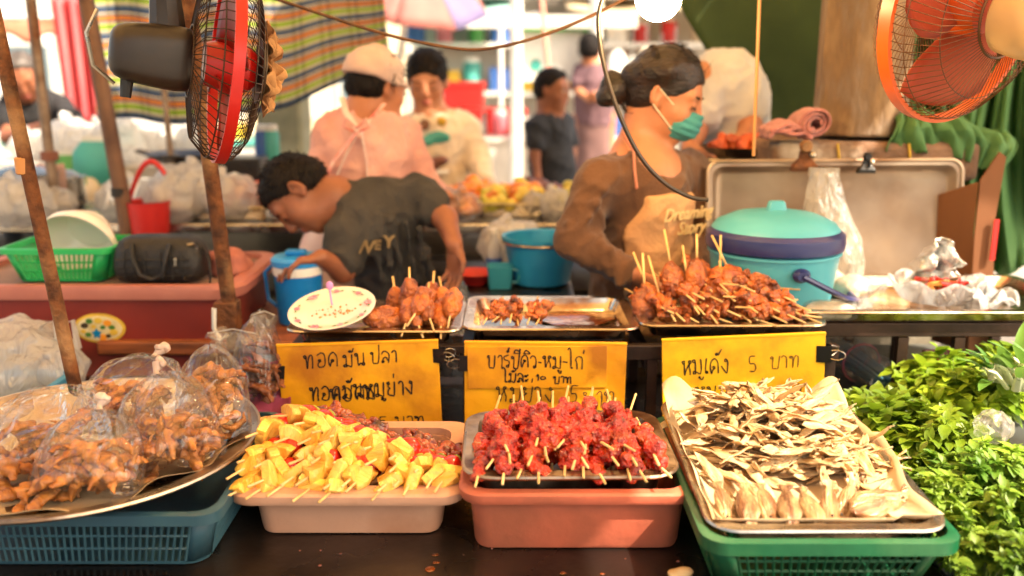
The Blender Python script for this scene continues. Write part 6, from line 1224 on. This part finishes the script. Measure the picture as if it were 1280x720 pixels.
def hand(q, w, d, n, s=1.0, curl=.5, side=1, spread=.12):
    """w wrist, d direction of the hand, n palm normal; five unequal bent fingers, thumb on the side"""
    d = Vector(d).normalized(); n = Vector(n); n = (n - d * n.dot(d)).normalized(); x = d.cross(n) * side
    m = Matrix((x, d, n)).transposed(); q.ell(w + d * .045 * s, (.036 * s, .05 * s, .015 * s), m, .014)
    for i, (o, L_) in enumerate(((-.027, .062), (-.009, .072), (.010, .068), (.028, .054))):
        b = w + d * (.082 - .006 * abs(i - 1.5)) * s + x * o * s; a = curl * (.7 + .12 * i); dd = (d * math.cos(a) + n * math.sin(a) + x * spread * (i - 1.5) * .6).normalized(); a2 = a * 2.1
        d2 = (d * math.cos(a2) + n * math.sin(a2) + x * spread * (i - 1.5) * .4).normalized(); k1 = b + dd * L_ * .5 * s; k2 = k1 + d2 * L_ * .32 * s; a3 = a * 2.8; d3 = (d * math.cos(a3) + n * math.sin(a3)).normalized()
        q.cap(b - dd * .02 * s, k1, .0092 * s, .0082 * s, .004); q.cap(k1, k2, .0082 * s, .0074 * s, .003); q.cap(k2, k2 + d3 * L_ * .25 * s, .0074 * s, .0062 * s, .003)
    t0 = w + d * .025 * s - x * .026 * s; t1 = t0 + (d * .7 - x * .75 + n * .35).normalized() * .036 * s; t2 = t1 + (d * .95 - x * .2 + n * .4).normalized() * .034 * s
    q.cap(t0, t1, .012 * s, .0098 * s, .01); q.cap(t1, t2, .0095 * s, .0072 * s, .004)
def hairclip(c, m, s, front=.062, low=-.02, neck=-.075, side=.02):
    """cut the cap of hair away from face, ears and neck"""
    mi = m.transposed()
    def f(D, X, Y, Z):
        x, y, z = (X - c.x) / s, (Y - c.y) / s, (Z - c.z) / s
        yy = mi[1][0] * x + mi[1][1] * y + mi[1][2] * z; zz = mi[2][0] * x + mi[2][1] * y + mi[2][2] * z
        cut = np.maximum((yy - side) * .8 - (zz - low) * .62, neck - zz)          # slanting hairline
        cut = np.maximum(cut, (yy - front) * .9 - np.maximum(zz - .055, 0) * .8); return np.maximum(D, cut * s)
    return f
def text_mesh(txt, size, m, name, par, loc, rot, shear=0, ext=.0008, font_w=0):
    cu = bpy.data.curves.new("lettering", 'FONT'); cu.body = txt; cu.size = size; cu.align_x = 'CENTER'; cu.align_y = 'CENTER'; cu.shear = shear; cu.extrude = ext; cu.offset = font_w
    t = bpy.data.objects.new("lettering", cu); COL.objects.link(t); dg = bpy.context.evaluated_depsgraph_get(); me = bpy.data.meshes.new_from_object(t.evaluated_get(dg)); bpy.data.objects.remove(t); me.materials.clear()
    o = link(name, me, m, par, loc); o.rotation_euler = rot; return o
def limb(q, pts, rs, k=.02):
    for i in range(len(pts) - 1): q.cap(pts[i], pts[i + 1], rs[i], rs[i + 1], k)
def fuzz(h, n, L_, flow, seed, r=.0011, nz=.35):
    """single hairs over the cap of hair, lying along its flow"""
    rr = random.Random(seed); vs = h.data.vertices; mb = MB()
    for i in range(n):
        v = vs[rr.randrange(len(vs))]; f = Vector(flow); f = f - v.normal * f.dot(v.normal); f = f.normalized() if f.length > .05 else v.normal.orthogonal().normalized()
        d = (f + Vector((rr.gauss(0, .3), rr.gauss(0, .3), rr.gauss(0, .3))) + v.normal * nz * rr.random()).normalized(); l = L_ * rr.uniform(.5, 1.3); p = v.co - v.normal * .001
        mb.tube([p, p + d * l * .5 + v.normal * .0015, p + d * l - v.normal * .002], [r, r, r * .3], 3, cap=False)
    mb.obj("hair_strands", HAIRG if h.data.materials[0] == HAIRG else HAIR, h.parent)
def body_to(o, label, group=None): return tag(o, label, "person", group)
def drape(q, nm, m, par, res, wob=.006, wobs=14, clip=None, fold=0):
    o = q.obj(nm, m, par, res, clip, None, wob, wobs)
    if fold:      # creases: sharp ridges pushed out along the surface
        me = o.data; ns = [v.normal.copy() for v in me.vertices]
        for v, n in zip(me.vertices, ns):
            p = v.co; a = noise.noise(Vector((p.x * 9 + p.z * 5, p.y * 9, p.z * 8 - p.x * 4))); b = noise.noise(Vector((p.x * 17 - p.z * 12 + 7, p.y * 17, p.z * 15 + p.x * 9)))
            v.co = p + n * fold * ((1 - abs(a)) ** 6 + .55 * (1 - abs(b)) ** 5 - .35)
    return o
# ---------------------------------------------------------------- masked woman behind the rack
hc = P(833, 118, 2.27); hm = basis((.86, -.36, -.40), (.12, .0, 1)); hs = .91
nb = P(797, 196, 2.28); sR, sL = P(748, 230, 2.19), P(858, 216, 2.38); eR, wR = P(717, 300, 2.14), P(786, 342, 2.10); eL, wL = P(884, 300, 2.34), P(846, 350, 2.17)
ch, be, hp = P(803, 258, 2.26), P(800, 335, 2.28), P(795, 430, 2.30)
q = SDF(); head(q, hc, hm, hs, (1, 1)); limb(q, [nb + Vector((0, .0, -.03)), hc + hm @ Vector((0, -.03, -.06))], [.052, .05], .03)
limb(q, [ch, be, hp], [.095, .092, .12], .05); limb(q, [sR, ch + Vector((0, 0, .06)), sL], [.05, .08, .05], .05); limb(q, [nb, nb + Vector((0, 0, -.07))], [.055, .07], .04)
limb(q, [sR, eR, wR], [.048, .036, .026]); limb(q, [sL, eL, wL], [.048, .036, .026])
hand(q, wR, Vector((.75, .05, -.5)), (.3, -.5, -.7), .95, .5, -1); hand(q, wL, Vector((-.4, -.5, -.4)), (0, -.3, -.9), .95, .6, 1)
for k in (-1, 1): limb(q, [hp + Vector((.07 * k, 0, 0)), Vector((hp.x + .08 * k, hp.y - .02, .45)), Vector((hp.x + .09 * k, hp.y, .07))], [.1, .062, .042], .03); q.ell(Vector((hp.x + .09 * k, hp.y - .05, .035)), (.045, .11, .035), k=.03)
W1 = body_to(q.obj("person", SKT, None, .0062), "woman in teal face mask and brown top, hair in a bun, working over the skewers")
face(W1, hc, hm, hs, True, False)
h = SDF().ell(hc + hm @ (Vector((0, -.016, .036)) * hs), [v * hs for v in (.083, .102, .088)], hm, .02).ell(hc + hm @ (Vector((0, -.05, -.02)) * hs), [v * hs for v in (.07, .066, .06)], hm, .03)
for k in range(9): h.cap(hc + hm @ (Vector((.09 * math.sin(k * .75 - 3), .06 - .01 * k, .088 - .012 * abs(k - 4))) * hs), hc + hm @ (Vector((.05 * math.sin(k * .75 - 3), -.1, .01)) * hs), .010, .012, .03)
fuzz(drape(h, "hair", HAIRW, W1, .005, .0008, 60, hairclip(hc, hm, hs, .07, -.03, -.085, .012)), 110, .04, (-1, .2, -.15), 6, .0007, .12)
bun = SDF(); bc = P(766, 113, 2.28)
for k in range(5): bun.ell(bc + Vector((.008 * math.sin(k * 2), .01 * math.cos(k * 2), .012 * math.cos(k * 1.3) + .0)), (.025, .03, .038), Matrix.Rotation(.5 * k, 3, 'Y'), .012)
bun.cap(bc + Vector((.02, 0, .012)), hc + hm @ Vector((0, -.08, .028)), .009, .022, .008); bun.cap(bc + Vector((.02, -.01, -.03)), bc + Vector((.05, -.01, -.075)), .006, .003, .006)
drape(bun, "hair_bun", HAIRW, W1, .005, .003, 50); MB().lathe([(.016, -.006), (.021, 0), (.016, .006)], 20, P(786, 108, 2.28), frame(Vector((.9, 0, .3)))).obj("hair_tie", BLACKP, W1)
def strands(par, c, m, s_, target, n, seed, r=.0016, rad=(.085, .104, .09), lift=.036):
    rr = random.Random(seed); mb = MB(); D = Matrix.Diagonal(Vector(rad) * s_); cc = c + m @ (Vector((0, -.016, lift)) * s_); td = (D.inverted() @ (m.transposed() @ (target - cc))).normalized()
    for i in range(n):
        a = rr.uniform(-1.9, 1.9); e_ = Vector((math.sin(a), math.cos(a) * .62, .55 + .4 * math.cos(a) * rr.uniform(.7, 1.1))).normalized() if abs(a) < 1.2 else Vector((math.sin(a), .15, .1 + rr.uniform(-.2, .3))).normalized()
        pts = []
        for k in range(11): t = k / 10; pts.append(cc + m @ (D @ (e_.lerp(td, t).normalized() * (1.0 + .012 * rr.random()))))
        mb.tube(pts, [r * .4] + [r] * 9 + [r * .5], 4, cap=False)
    mb.obj("hair_strands", HAIRW, par)
strands(W1, hc, hm, hs, bc, 320, 4, .0013)
mk = SDF().ell(hc + hm @ (Vector((0, .052, -.052)) * hs), [v * hs for v in (.055, .062, .049)], hm, .01).cap(hc + hm @ (Vector((0, .1, -.022)) * hs), hc + hm @ (Vector((0, .102, -.06)) * hs), .014, .012, .03)
def mclip(D, X, Y, Z):
    mi = hm.transposed(); x, y, z = (X - hc.x) / hs, (Y - hc.y) / hs, (Z - hc.z) / hs; yy = mi[1][0] * x + mi[1][1] * y + mi[1][2] * z; zz = mi[2][0] * x + mi[2][1] * y + mi[2][2] * z
    return np.maximum(D, np.maximum(.05 - yy, zz + .012 + .0 * yy) * hs)
mo = drape(mk, "face_mask", M("mask_teal", (70, 142, 138), (56, 124, 122), s=14, rough=.85, bump=.4, bs=60, stretch=(1, 1, 6)), W1, .004, .0015, 45, mclip)
nl = [v.normal.copy() for v in mo.data.vertices]
for v, n_ in zip(mo.data.vertices, nl): v.co += n_ * .0016 * math.sin(((hm.transposed() @ (v.co - hc)).z) / hs * 330)
for z0, z1 in ((-.022, .012), (-.07, -.03)): MB().tube([hc + hm @ (Vector(v) * hs) for v in ((.052, .062, z0), (.071, .03, (z0 + z1) / 2), (.083, -.004, z1))], .0016, 5).obj("ear_loop", pm("cream"), mo); MB().tube([hc + hm @ (Vector((-v[0], v[1], v[2])) * hs) for v in ((.052, .062, z0), (.071, .03, (z0 + z1) / 2), (.083, -.004, z1))], .0018, 5).obj("ear_loop", pm("cream"), mo)
BRT = M("brown_knit", (96, 62, 36), (78, 48, 27), s=10, rough=.9, bump=.3, bs=260, sheen=.15)
t = SDF(); limb(t, [ch, be, hp + Vector((0, 0, .05))], [.113, .110, .134], .05); limb(t, [sR, ch + Vector((0, 0, .062)), sL], [.055, .08, .055], .05); limb(t, [nb + Vector((0, 0, -.035)), nb + Vector((0, 0, -.08))], [.066, .085], .04)
eRm = eR.lerp(wR, .88); eLm = eL.lerp(wL, .9); limb(t, [sR, eR, eRm], [.053, .044, .034]); limb(t, [sL, eL, eLm], [.053, .044, .034])
for k in range(5): a_ = eR.lerp(eRm, .05 + .22 * k); t.cap(a_ + Vector((-.02, -.02, .045)), a_ + Vector((.0, -.035, -.03)), .008, .006, .012)
for k in range(3): a_ = sR.lerp(eR, .25 + .25 * k); t.cap(a_ + Vector((.02, -.05, .03)), a_ + Vector((-.02, -.045, -.02)), .008, .005, .014)
nk = nb + Vector((.035, -.045, -.015)); t.ell(nk, (.066, .066, .05), k=.012, sub=True)
drape(t, "shirt", BRT, W1, .006, .004, 13, None, .009)
# apron: front shell of the torso
fd = Vector((.72, -.69, 0)).normalized(); sdv = Vector((-fd.y, fd.x, 0)); ap = SDF(); limb(ap, [ch + Vector((0, 0, -.0)), be, hp], [.124, .122, .15], .05)
apt = ch.z + .04
def aclip(D, X, Y, Z):
    a = (X - ch.x) * fd.x + (Y - ch.y) * fd.y; b = (X - ch.x) * sdv.x + (Y - ch.y) * sdv.y
    return np.maximum(D, np.maximum(np.maximum(.03 - a, Z - apt), np.abs(b + .0) - .088 - .34 * np.clip(apt - .02 - Z, 0, .22)))
APM = M("apron_tan", (196, 150, 102), (174, 126, 84), s=5, rough=.85, bump=.25, bs=120, c3=(196, 130, 96), s3=4)
drape(ap, "apron", APM, W1, .006, .003, 12, aclip, .007)
STP = M("apron_strap", (206, 132, 104), (186, 112, 86), s=8, rough=.8)
for a_, b_ in ((P(796, 236, 2.1), P(792, 188, 2.155)), (P(853, 240, 2.215), P(832, 180, 2.245))):
    mid = a_.lerp(b_, .5) + Vector((-.003, -.012, 0)); MB().tube([a_, mid, b_, b_ + Vector((-.02, .06, .035))], .0075, 6, flat=.4).obj("apron_strap", STP, W1)
lf = fd.cross(Vector((0, 0, 1))); 
tm = M("print_brown", (70, 52, 34), (86, 62, 40), s=20, rough=.8); tm2 = M("print_cream", (214, 186, 130), (196, 164, 108), s=20, rough=.8)
xr = Vector((.8, .6, 0)).normalized(); yaw = math.atan2(xr.y, xr.x)
pc_ = ch + fd * .133 + Vector((0, 0, .018))
text_mesh("Dreaming", .042, tm2, "lettering", W1, pc_ + Vector((0, 0, -.022)), (R(90), 0, yaw), .35, .0012, .0006); text_mesh("Story", .044, tm2, "lettering", W1, pc_ + Vector((.0, 0, -.058)) + xr * .012, (R(90), 0, yaw), .35, .0012, .0006)
cl = SDF(); limb(cl, [hp + Vector((0, 0, .0)), Vector((hp.x, hp.y, .5))], [.16, .17]); drape(cl, "skirt", M("grey_trousers", (86, 80, 84), (66, 62, 66), s=6, rough=.9), W1, .012, .01, 10)
for nm_, (x_, y_) in (("shoe", (hp.x - .09, hp.y - .05)), ("shoe", (hp.x + .09, hp.y - .05))): SDF().ell((x_, y_, .04), (.052, .12, .045)).obj(nm_, BLACKP, W1, .01)
# ---------------------------------------------------------------- stooping boy
hc = P(374, 243, 2.44); hm = basis((-.36, -.32, -.88), (-.92, .05, .34)); hs = .91
nb = P(424, 252, 2.47); sA, sB = P(524, 246, 2.46), P(432, 296, 2.38); eA, wA = P(557, 274, 2.40), P(568, 306, 2.31); eB, wB = P(428, 338, 2.34), P(402, 322, 2.28); ch, be, hp = P(474, 275, 2.48), P(488, 345, 2.54), P(494, 408, 2.60)
q = SDF(); head(q, hc, hm, hs); limb(q, [nb, hc + hm @ Vector((0, -.03, -.07))], [.045, .043], .03); limb(q, [nb, ch, be, hp], [.06, .088, .085, .1], .05); limb(q, [sA, ch, sB], [.04, .06, .04], .04)
limb(q, [sA, eA, wA], [.040, .030, .022]); limb(q, [sB, eB, wB], [.040, .030, .022]); hand(q, wA, Vector((.02, -.05, -1)), (-.6, -.6, 0), .84, .42, 1); hand(q, wB, Vector((-.7, -.25, -.1)), (-.1, -.2, -1), .84, .45, 1)
for k in (-1, 1): limb(q, [hp + Vector((.06 * k, 0, 0)), Vector((hp.x + .07 * k, hp.y, .4)), Vector((hp.x + .07 * k, hp.y + .02, .06))], [.085, .055, .036], .03); q.ell(Vector((hp.x + .07 * k, hp.y - .03, .03)), (.04, .1, .032), k=.03)
B1 = body_to(q.obj("person", SKB, None, .0055), "boy in a dark grey T-shirt stooping over the blue water jug, bag in hand")
face(B1, hc, hm, hs, True, True)
h = SDF().ell(hc + hm @ (Vector((0, -.014, .036)) * hs), [v * hs for v in (.08, .099, .087)], hm, .02).ell(hc + hm @ (Vector((0, -.05, -.01)) * hs), [v * hs for v in (.07, .062, .05)], hm, .03)
fuzz(drape(h, "hair", HAIR, B1, .005, .0015, 70, hairclip(hc, hm, hs, .072, -.012, -.05, .004)), 1100, .014, (-.3, -.2, -1), 3, nz=.7)
GTS = M("grey_tshirt", (66, 62, 58), (50, 47, 44), s=8, rough=.92, bump=.3, bs=160)
t = SDF(); limb(t, [ch, be, hp + Vector((0, 0, .04))], [.094, .088, .104], .05); limb(t, [sA, ch + Vector((0, 0, .01)), sB], [.058, .085, .056], .05); limb(t, [nb + Vector((.02, 0, -.005)), ch], [.056, .1], .04); limb(t, [sA, sA.lerp(eA, .42)], [.054, .052]); limb(t, [sB, sB.lerp(eB, .6)], [.056, .052])
t.cap(be + Vector((.05, .02, .05)), hp + Vector((.09, .02, -.03)), .05, .045, .05)
for k in range(5): t.cap(P(452 + 18 * k, 262 + 6 * k, 2.365), P(478 + 15 * k, 350 + 2 * k, 2.42), .007, .004, .016)
t.ell(nb + Vector((-.035, -.02, .005)), (.05, .06, .055), k=.012, sub=True)
drape(t, "shirt", GTS, B1, .006, .004, 13, None, .010)
PT = M("shirt_print", (128, 108, 76), (106, 88, 62), s=20, rough=.9)
for s_, px, py, sz, rz in (("N", 440, 318, .04, -14), ("W", 456, 310, .05, -14), ("E", 472, 307, .035, -8), ("Y", 486, 303, .045, -4)):
    text_mesh(s_, sz, PT, "lettering", B1, P(px, py, 2.33 + (px - 440) * .00028), (R(66), R(rz) * 0, R(rz)), 0, .0015, .0012)
sh = SDF(); limb(sh, [hp + Vector((0, 0, .0)), Vector((hp.x, hp.y, .42))], [.125, .13]); drape(sh, "shorts", M("dark_shorts", (40, 44, 56), (30, 34, 44), s=6, rough=.9), B1, .012, .01, 10)
for k in (-1, 1): SDF().ell((hp.x + .07 * k, hp.y - .03, .03), (.046, .11, .036)).obj("sandal", BLACKP, B1, .01)
e = empty("carrier_bag", P(567, 340, 2.32), label="thin clear carrier bag dangling from the stooping boy's hand", cat="bag"); MB().loops([[Vector((a * math.cos(t) * (1 + .1 * math.sin(5 * t)), a * .5 * math.sin(t), z)) for t in [2 * math.pi * i / 28 for i in range(28)]] for a, z in ((.008, .03), (.012, .0), (.035, -.05), (.05, -.12), (.045, -.17), (.02, -.19))]).obj("bag_film", FILMG, e)
for k in (-1, 1): MB().tube([(k * .01, 0, .03), (k * .014, -.01, .045), (0, -.012, .052)], .003, 5).obj("bag_handle", FILMG, e)
# ---------------------------------------------------------------- generic standing person for the lane behind
def person(label, hc, f, up, hs, nb, sh, el, wr, ch, be, hp, sk, res, shirt, hair, cols, face_on=True, closed=True, hands=((0, -.3, -1), (0, -.3, -1)), sleeves=(1, 1), hairkw=None, rt=(.10, .1, .12), trm=None, hairlen=0, ra=.042):
    hm = basis(f, up); q = SDF(); head(q, hc, hm, hs); limb(q, [nb, hc + hm @ Vector((0, -.03, -.06))], [.05, .046], .03); limb(q, [nb, ch, be, hp], [.06, rt[0], rt[1], rt[2]], .05); limb(q, [sh[0], ch + Vector((0, 0, .05)), sh[1]], [ra, .07, ra], .05)
    for i in (0, 1): limb(q, [sh[i], el[i], wr[i]], [ra, ra * .75, ra * .55]); hand(q, wr[i], hands[i], (0, -.7, -.5), .9, .5, 1 if i else -1)
    for k in (-1, 1): limb(q, [hp + Vector((.07 * k, 0, 0)), Vector((hp.x + .08 * k, hp.y, .45)), Vector((hp.x + .08 * k, hp.y, .07))], [.095, .06, .04], .03); q.ell(Vector((hp.x + .08 * k, hp.y - .04, .035)), (.042, .11, .034), k=.03)
    B = body_to(q.obj("person", sk, None, res), label)
    if face_on: face(B, hc, hm, hs, closed)
    if hair: 
        h = SDF().ell(hc + hm @ (Vector((0, -.014, .036)) * hs), [v * hs for v in (.081, .1, .087)], hm, .02).ell(hc + hm @ (Vector((0, -.045, -.015)) * hs), [v * hs for v in (.073, .066, .058)], hm, .03)
        if hairlen: h.cap(hc + hm @ (Vector((0, -.07, -.02)) * hs), hc + hm @ (Vector((0, -.085, -.02 - hairlen)) * hs), .045, .03, .03)
        kw = dict(front=.07, low=-.02, neck=-.07 - hairlen, side=.008); kw.update(hairkw or {}); fuzz(drape(h, "hair", hair, B, max(res * .8, .006), .003, 60, hairclip(hc, hm, hs, **kw)), 350, .025, (0, .1, -1), 5, .0016, .5)
    g = .014; t = SDF(); limb(t, [ch, be, hp + Vector((0, 0, .02))], [rt[0] + g, rt[1] + g + .008, rt[2] + g + .006], .05); limb(t, [sh[0], ch + Vector((0, 0, .055)), sh[1]], [ra + g, .08, ra + g], .05); limb(t, [nb + Vector((0, 0, -.05)), ch], [.07, rt[0]], .04)
    for i in (0, 1):
        if sleeves[i] >= 1: limb(t, [sh[i], el[i], el[i].lerp(wr[i], .92)], [ra + g, ra * .75 + g, ra * .6 + g])
        else: limb(t, [sh[i], sh[i].lerp(el[i], sleeves[i])], [ra + g, ra + g])
    drape(t, "shirt", shirt, B, res, .005, 11, None, .010)
    c = SDF(); limb(c, [hp, Vector((hp.x, hp.y, .5))], [rt[2] + .012, rt[2] + .02]); drape(c, "trousers", trm or M("blue_trousers", (52, 60, 84), (40, 46, 66), s=6, rough=.9), B, .014, .008, 10)
    for k in (-1, 1): SDF().ell((hp.x + .08 * k, hp.y - .04, .035), (.048, .12, .042)).obj("shoe", BLACKP, B, .012)
    return B, hm
# woman in pink with mob cap, back to the camera
PINKS = M("pink_shirt", (214, 166, 156), (196, 142, 132), s=7, rough=.85, bump=.3, bs=60)
hc = P(472, 108, 2.76)
Bp, hm = person("woman in a pink shirt and pale mob cap with her back turned", hc, (.72, .6, -.28), (0, 0, 1), .86, P(462, 142, 2.76), (P(416, 168, 2.74), P(504, 172, 2.80)), (P(402, 240, 2.70), P(532, 235, 2.78)), (P(425, 290, 2.62), P(545, 245, 2.95)), P(460, 190, 2.76), P(455, 260, 2.75), P(452, 345, 2.76), SKT, .009, PINKS, HAIR, None, True, True, ((.2, -.3, -1), (.2, .9, -.2)), (1, 1), dict(neck=-.095), rt=(.112, .114, .14), ra=.040)
cp_ = SDF().ell(hc + hm @ Vector((0, -.02, .04)), (.078, .09, .07), hm, .02); cp_.ell(hc + hm @ Vector((0, -.04, .022)), (.078, .072, .05), hm, .02); cp_.ell(hc + hm @ Vector((0, .05, .022)), (.056, .045, .010), hm, .012)
for k in range(10): a = k * .63; cp_.cap(hc + hm @ Vector((.072 * math.cos(a), -.02 + .08 * math.sin(a), .024)), hc + hm @ Vector((.025 * math.cos(a), -.02 + .025 * math.sin(a), .106)), .010, .005, .012)
mi_ = hm.transposed()
drape(cp_, "mob_cap", M("cap_pink", (206, 182, 172), (186, 158, 148), s=6, rough=.85, bump=.2), Bp, .006, .006, 25, lambda D, X, Y, Z: np.maximum(D, .012 - (mi_[2][0] * (X - hc.x) + mi_[2][1] * (Y - hc.y) + mi_[2][2] * (Z - hc.z))))
RW = M("strap_red", (206, 90, 84), (226, 190, 184), s=26, rough=.8); WS = M("strap_white", (226, 214, 206), (206, 176, 170), s=20, rough=.8)
def onback(pix, y): return [P(a, b, yy) for (a, b), yy in zip(pix, y)]
for pix, ys, m_ in (([(428, 122), (432, 140), (443, 156), (452, 168)], [2.665, 2.62, 2.61, 2.612], WS), ([(480, 130), (462, 150), (440, 172), (415, 205), (398, 245)], [2.66, 2.615, 2.61, 2.612, 2.63], RW), ([(452, 166), (458, 200), (460, 235)], [2.612, 2.61, 2.605], WS), ([(446, 168), (432, 195), (420, 222)], [2.612, 2.61, 2.61], WS)): MB().tube(onback(pix, ys), .009, 6, flat=.35).obj("apron_strap", m_, Bp)
for k in (-1, 1): MB().tube([P(446, 160, 2.605), P(446 + 12 * k, 148, 2.6), P(446 + 18 * k, 158, 2.6), P(446 + 4 * k, 164, 2.605)], .006, 6, flat=.5).obj("apron_bow", RW, Bp)
apn = SDF(); limb(apn, [P(455, 262, 2.75), P(440, 345, 2.74)], [.152, .17]); drape(apn, "apron", M("apron_pink", (226, 206, 202), (206, 172, 170), s=6, rough=.85), Bp, .010, .008, 12)
# woman in white facing us
hc = P(534, 100, 3.78)
CRS = M("cream_sweater", (226, 210, 190), (206, 186, 162), s=6, rough=.9, bump=.2, bs=60)
Bw, hm = person("young woman in a cream sweater behind the food counter, looking down", hc, (-.02, -.9, -.34), (0, 0, 1), 1.02, P(538, 142, 3.80), (P(512, 160, 3.78), P(580, 158, 3.80)), (P(505, 205, 3.72), P(598, 200, 3.76)), (P(530, 212, 3.62), P(606, 228, 3.62)), P(546, 178, 3.80), P(548, 225, 3.82), P(548, 285, 3.84), SKW, .009, CRS, HAIR, None, True, True, ((.5, -.6, -.2), (.1, -.3, -1)), (1, 1), dict(low=-.03, side=.018, front=.074), rt=(.108, .104, .12), hairlen=.05)
for c_, px, py, r_ in (("teal", 548, 172, (.05, .012, .026)), ("teal", 536, 176, (.03, .012, .02)), ("brown", 531, 156, (.02, .012, .024)), ("yellow", 552, 152, (.024, .012, .018))): SDF().ell(P(px, py, 3.672), r_, k=.01).obj("shirt_print", pm(c_), Bw, .006, None, None, .006, 30)
e = empty("food_parcel", P(534, 205, 3.56), label="brown food held by the woman in the cream sweater", cat="food"); q = SDF(); rr = random.Random(2)
for i in range(6): q.ell((rr.uniform(-.06, .06), 0, rr.uniform(-.015, .015)), (.03, .03, .018), k=.012)
q.obj("food", DKFOOD, e, .007); MB().box((0, 0, -.03), (.16, .09, .012)).obj("paper", pm("white"), e, bev=.004)
# boy across the lane
NAVYT = M("navy_tshirt", (44, 48, 58), (34, 37, 46), s=7, rough=.9, bump=.2)
person("boy in a dark navy T-shirt standing across the lane, looking right", P(691, 112, 4.55), (.82, -.5, -.12), (0, 0, 1), .86, P(688, 143, 4.58), (P(671, 158, 4.5), P(706, 156, 4.66)), (P(668, 192, 4.48), P(714, 190, 4.66)), (P(672, 222, 4.44), P(712, 222, 4.6)), P(689, 172, 4.58), P(690, 205, 4.58), P(690, 245, 4.6), SKB, .010, NAVYT, HAIR, None, True, False, ((.1, -.2, -1), (.1, -.2, -1)), (.55, .55), dict(low=-.0, neck=-.06), rt=(.085, .082, .1), ra=.036)
# man in black at the far left
BLKT = M("black_tshirt", (34, 32, 34), (26, 25, 26), s=7, rough=.9, bump=.2)
person("grey haired man in black leaning over the bag counter at the left", P(28, 96, 4.75), (.35, -.72, -.55), (-.1, -.3, 1), 1.0, P(38, 122, 4.85), (P(14, 134, 4.78), P(74, 134, 4.88)), (P(10, 172, 4.62), P(100, 160, 4.7)), (P(48, 160, 4.5), P(98, 172, 4.42)), P(48, 145, 4.9), P(56, 185, 4.95), P(60, 230, 5.0), SKB, .011, BLKT, HAIRG, None, True, True, ((.7, -.5, .1), (-.3, -.7, -.4)), (.55, 1), dict(low=.01, neck=-.05, side=-.005), rt=(.12, .12, .13), ra=.046)
# purple clad woman in the distance
person("distant woman in dusty mauve seen from behind near the far rack", P(738, 62, 6.9), (.3, .9, -.1), (0, 0, 1), 1.0, P(738, 82, 6.92), (P(726, 92, 6.9), P(752, 92, 6.95)), (P(722, 112, 6.85), P(757, 110, 6.8)), (P(736, 124, 6.75), P(745, 122, 6.72)), P(740, 100, 6.92), P(742, 124, 6.92), P(742, 150, 6.95), SKT, .013, M("purple_top", (112, 84, 90), (94, 68, 74), s=5, rough=.9), HAIR, None, False, True, ((.3, -.3, .2), (-.3, -.3, .2)), (.7, .7), dict(low=-.06, side=.05), rt=(.11, .11, .13), trm=M("brown_skirt", (118, 88, 84), (98, 72, 70), s=5, rough=.9))
# man in white at the right, bending
WTS = M("white_tshirt", (216, 212, 206), (190, 190, 194), s=6, rough=.9, bump=.25, bs=30)
person("man in a white T-shirt bending over a stove behind the masked woman", P(838, 110, 2.80), (.2, -.7, -.6), (.1, -.5, .8), 1.0, P(872, 106, 2.86), (P(878, 122, 2.80), P(926, 112, 2.90)), (P(868, 165, 2.72), P(938, 160, 2.78)), (P(862, 188, 2.62), P(924, 184, 2.66)), P(904, 124, 2.9), P(908, 182, 2.93), P(910, 250, 2.95), SKW, .009, WTS, HAIR, None, True, True, ((.6, -.4, -.3), (-.4, -.5, -.5)), (.55, .55), None, rt=(.115, .112, .125), trm=M("blue_apron", (40, 80, 170), (32, 64, 140), s=5, rough=.8), ra=.046)
e = empty("gas_stove", (P(915, 200, 2.6).x, 2.62, 0), label="steel stove stand behind the masked woman with orange food on top", cat="stove"); zt = P(915, 190, 2.62).z
MB().box((0, .02, zt - .09), (.3, .24, .16)).obj("stove_body", STEEL, e, bev=.006); MB().lathe([(.1, zt - .009), (.115, zt + .018), (.11, zt + .018), (.09, zt - .004), (.01, zt - .005)], 28, (0.02, 0, 0)).obj("pan", DSTEEL, e)
for sx in (-1, 1):
    for sy in (-1, 1): MB().box((sx * .13, .02 + sy * .1, (zt - .17) / 2), (.025, .025, zt - .17)).obj("leg", DARK, e)
heap(20, (P(922, 190, 2.6).x, 2.60, zt + .006), .13, .1, .03, [FRIED], "fried_piece", "glistening orange fried piece in the pan behind the masked woman", "fried pieces in the stove pan", 99, .7)
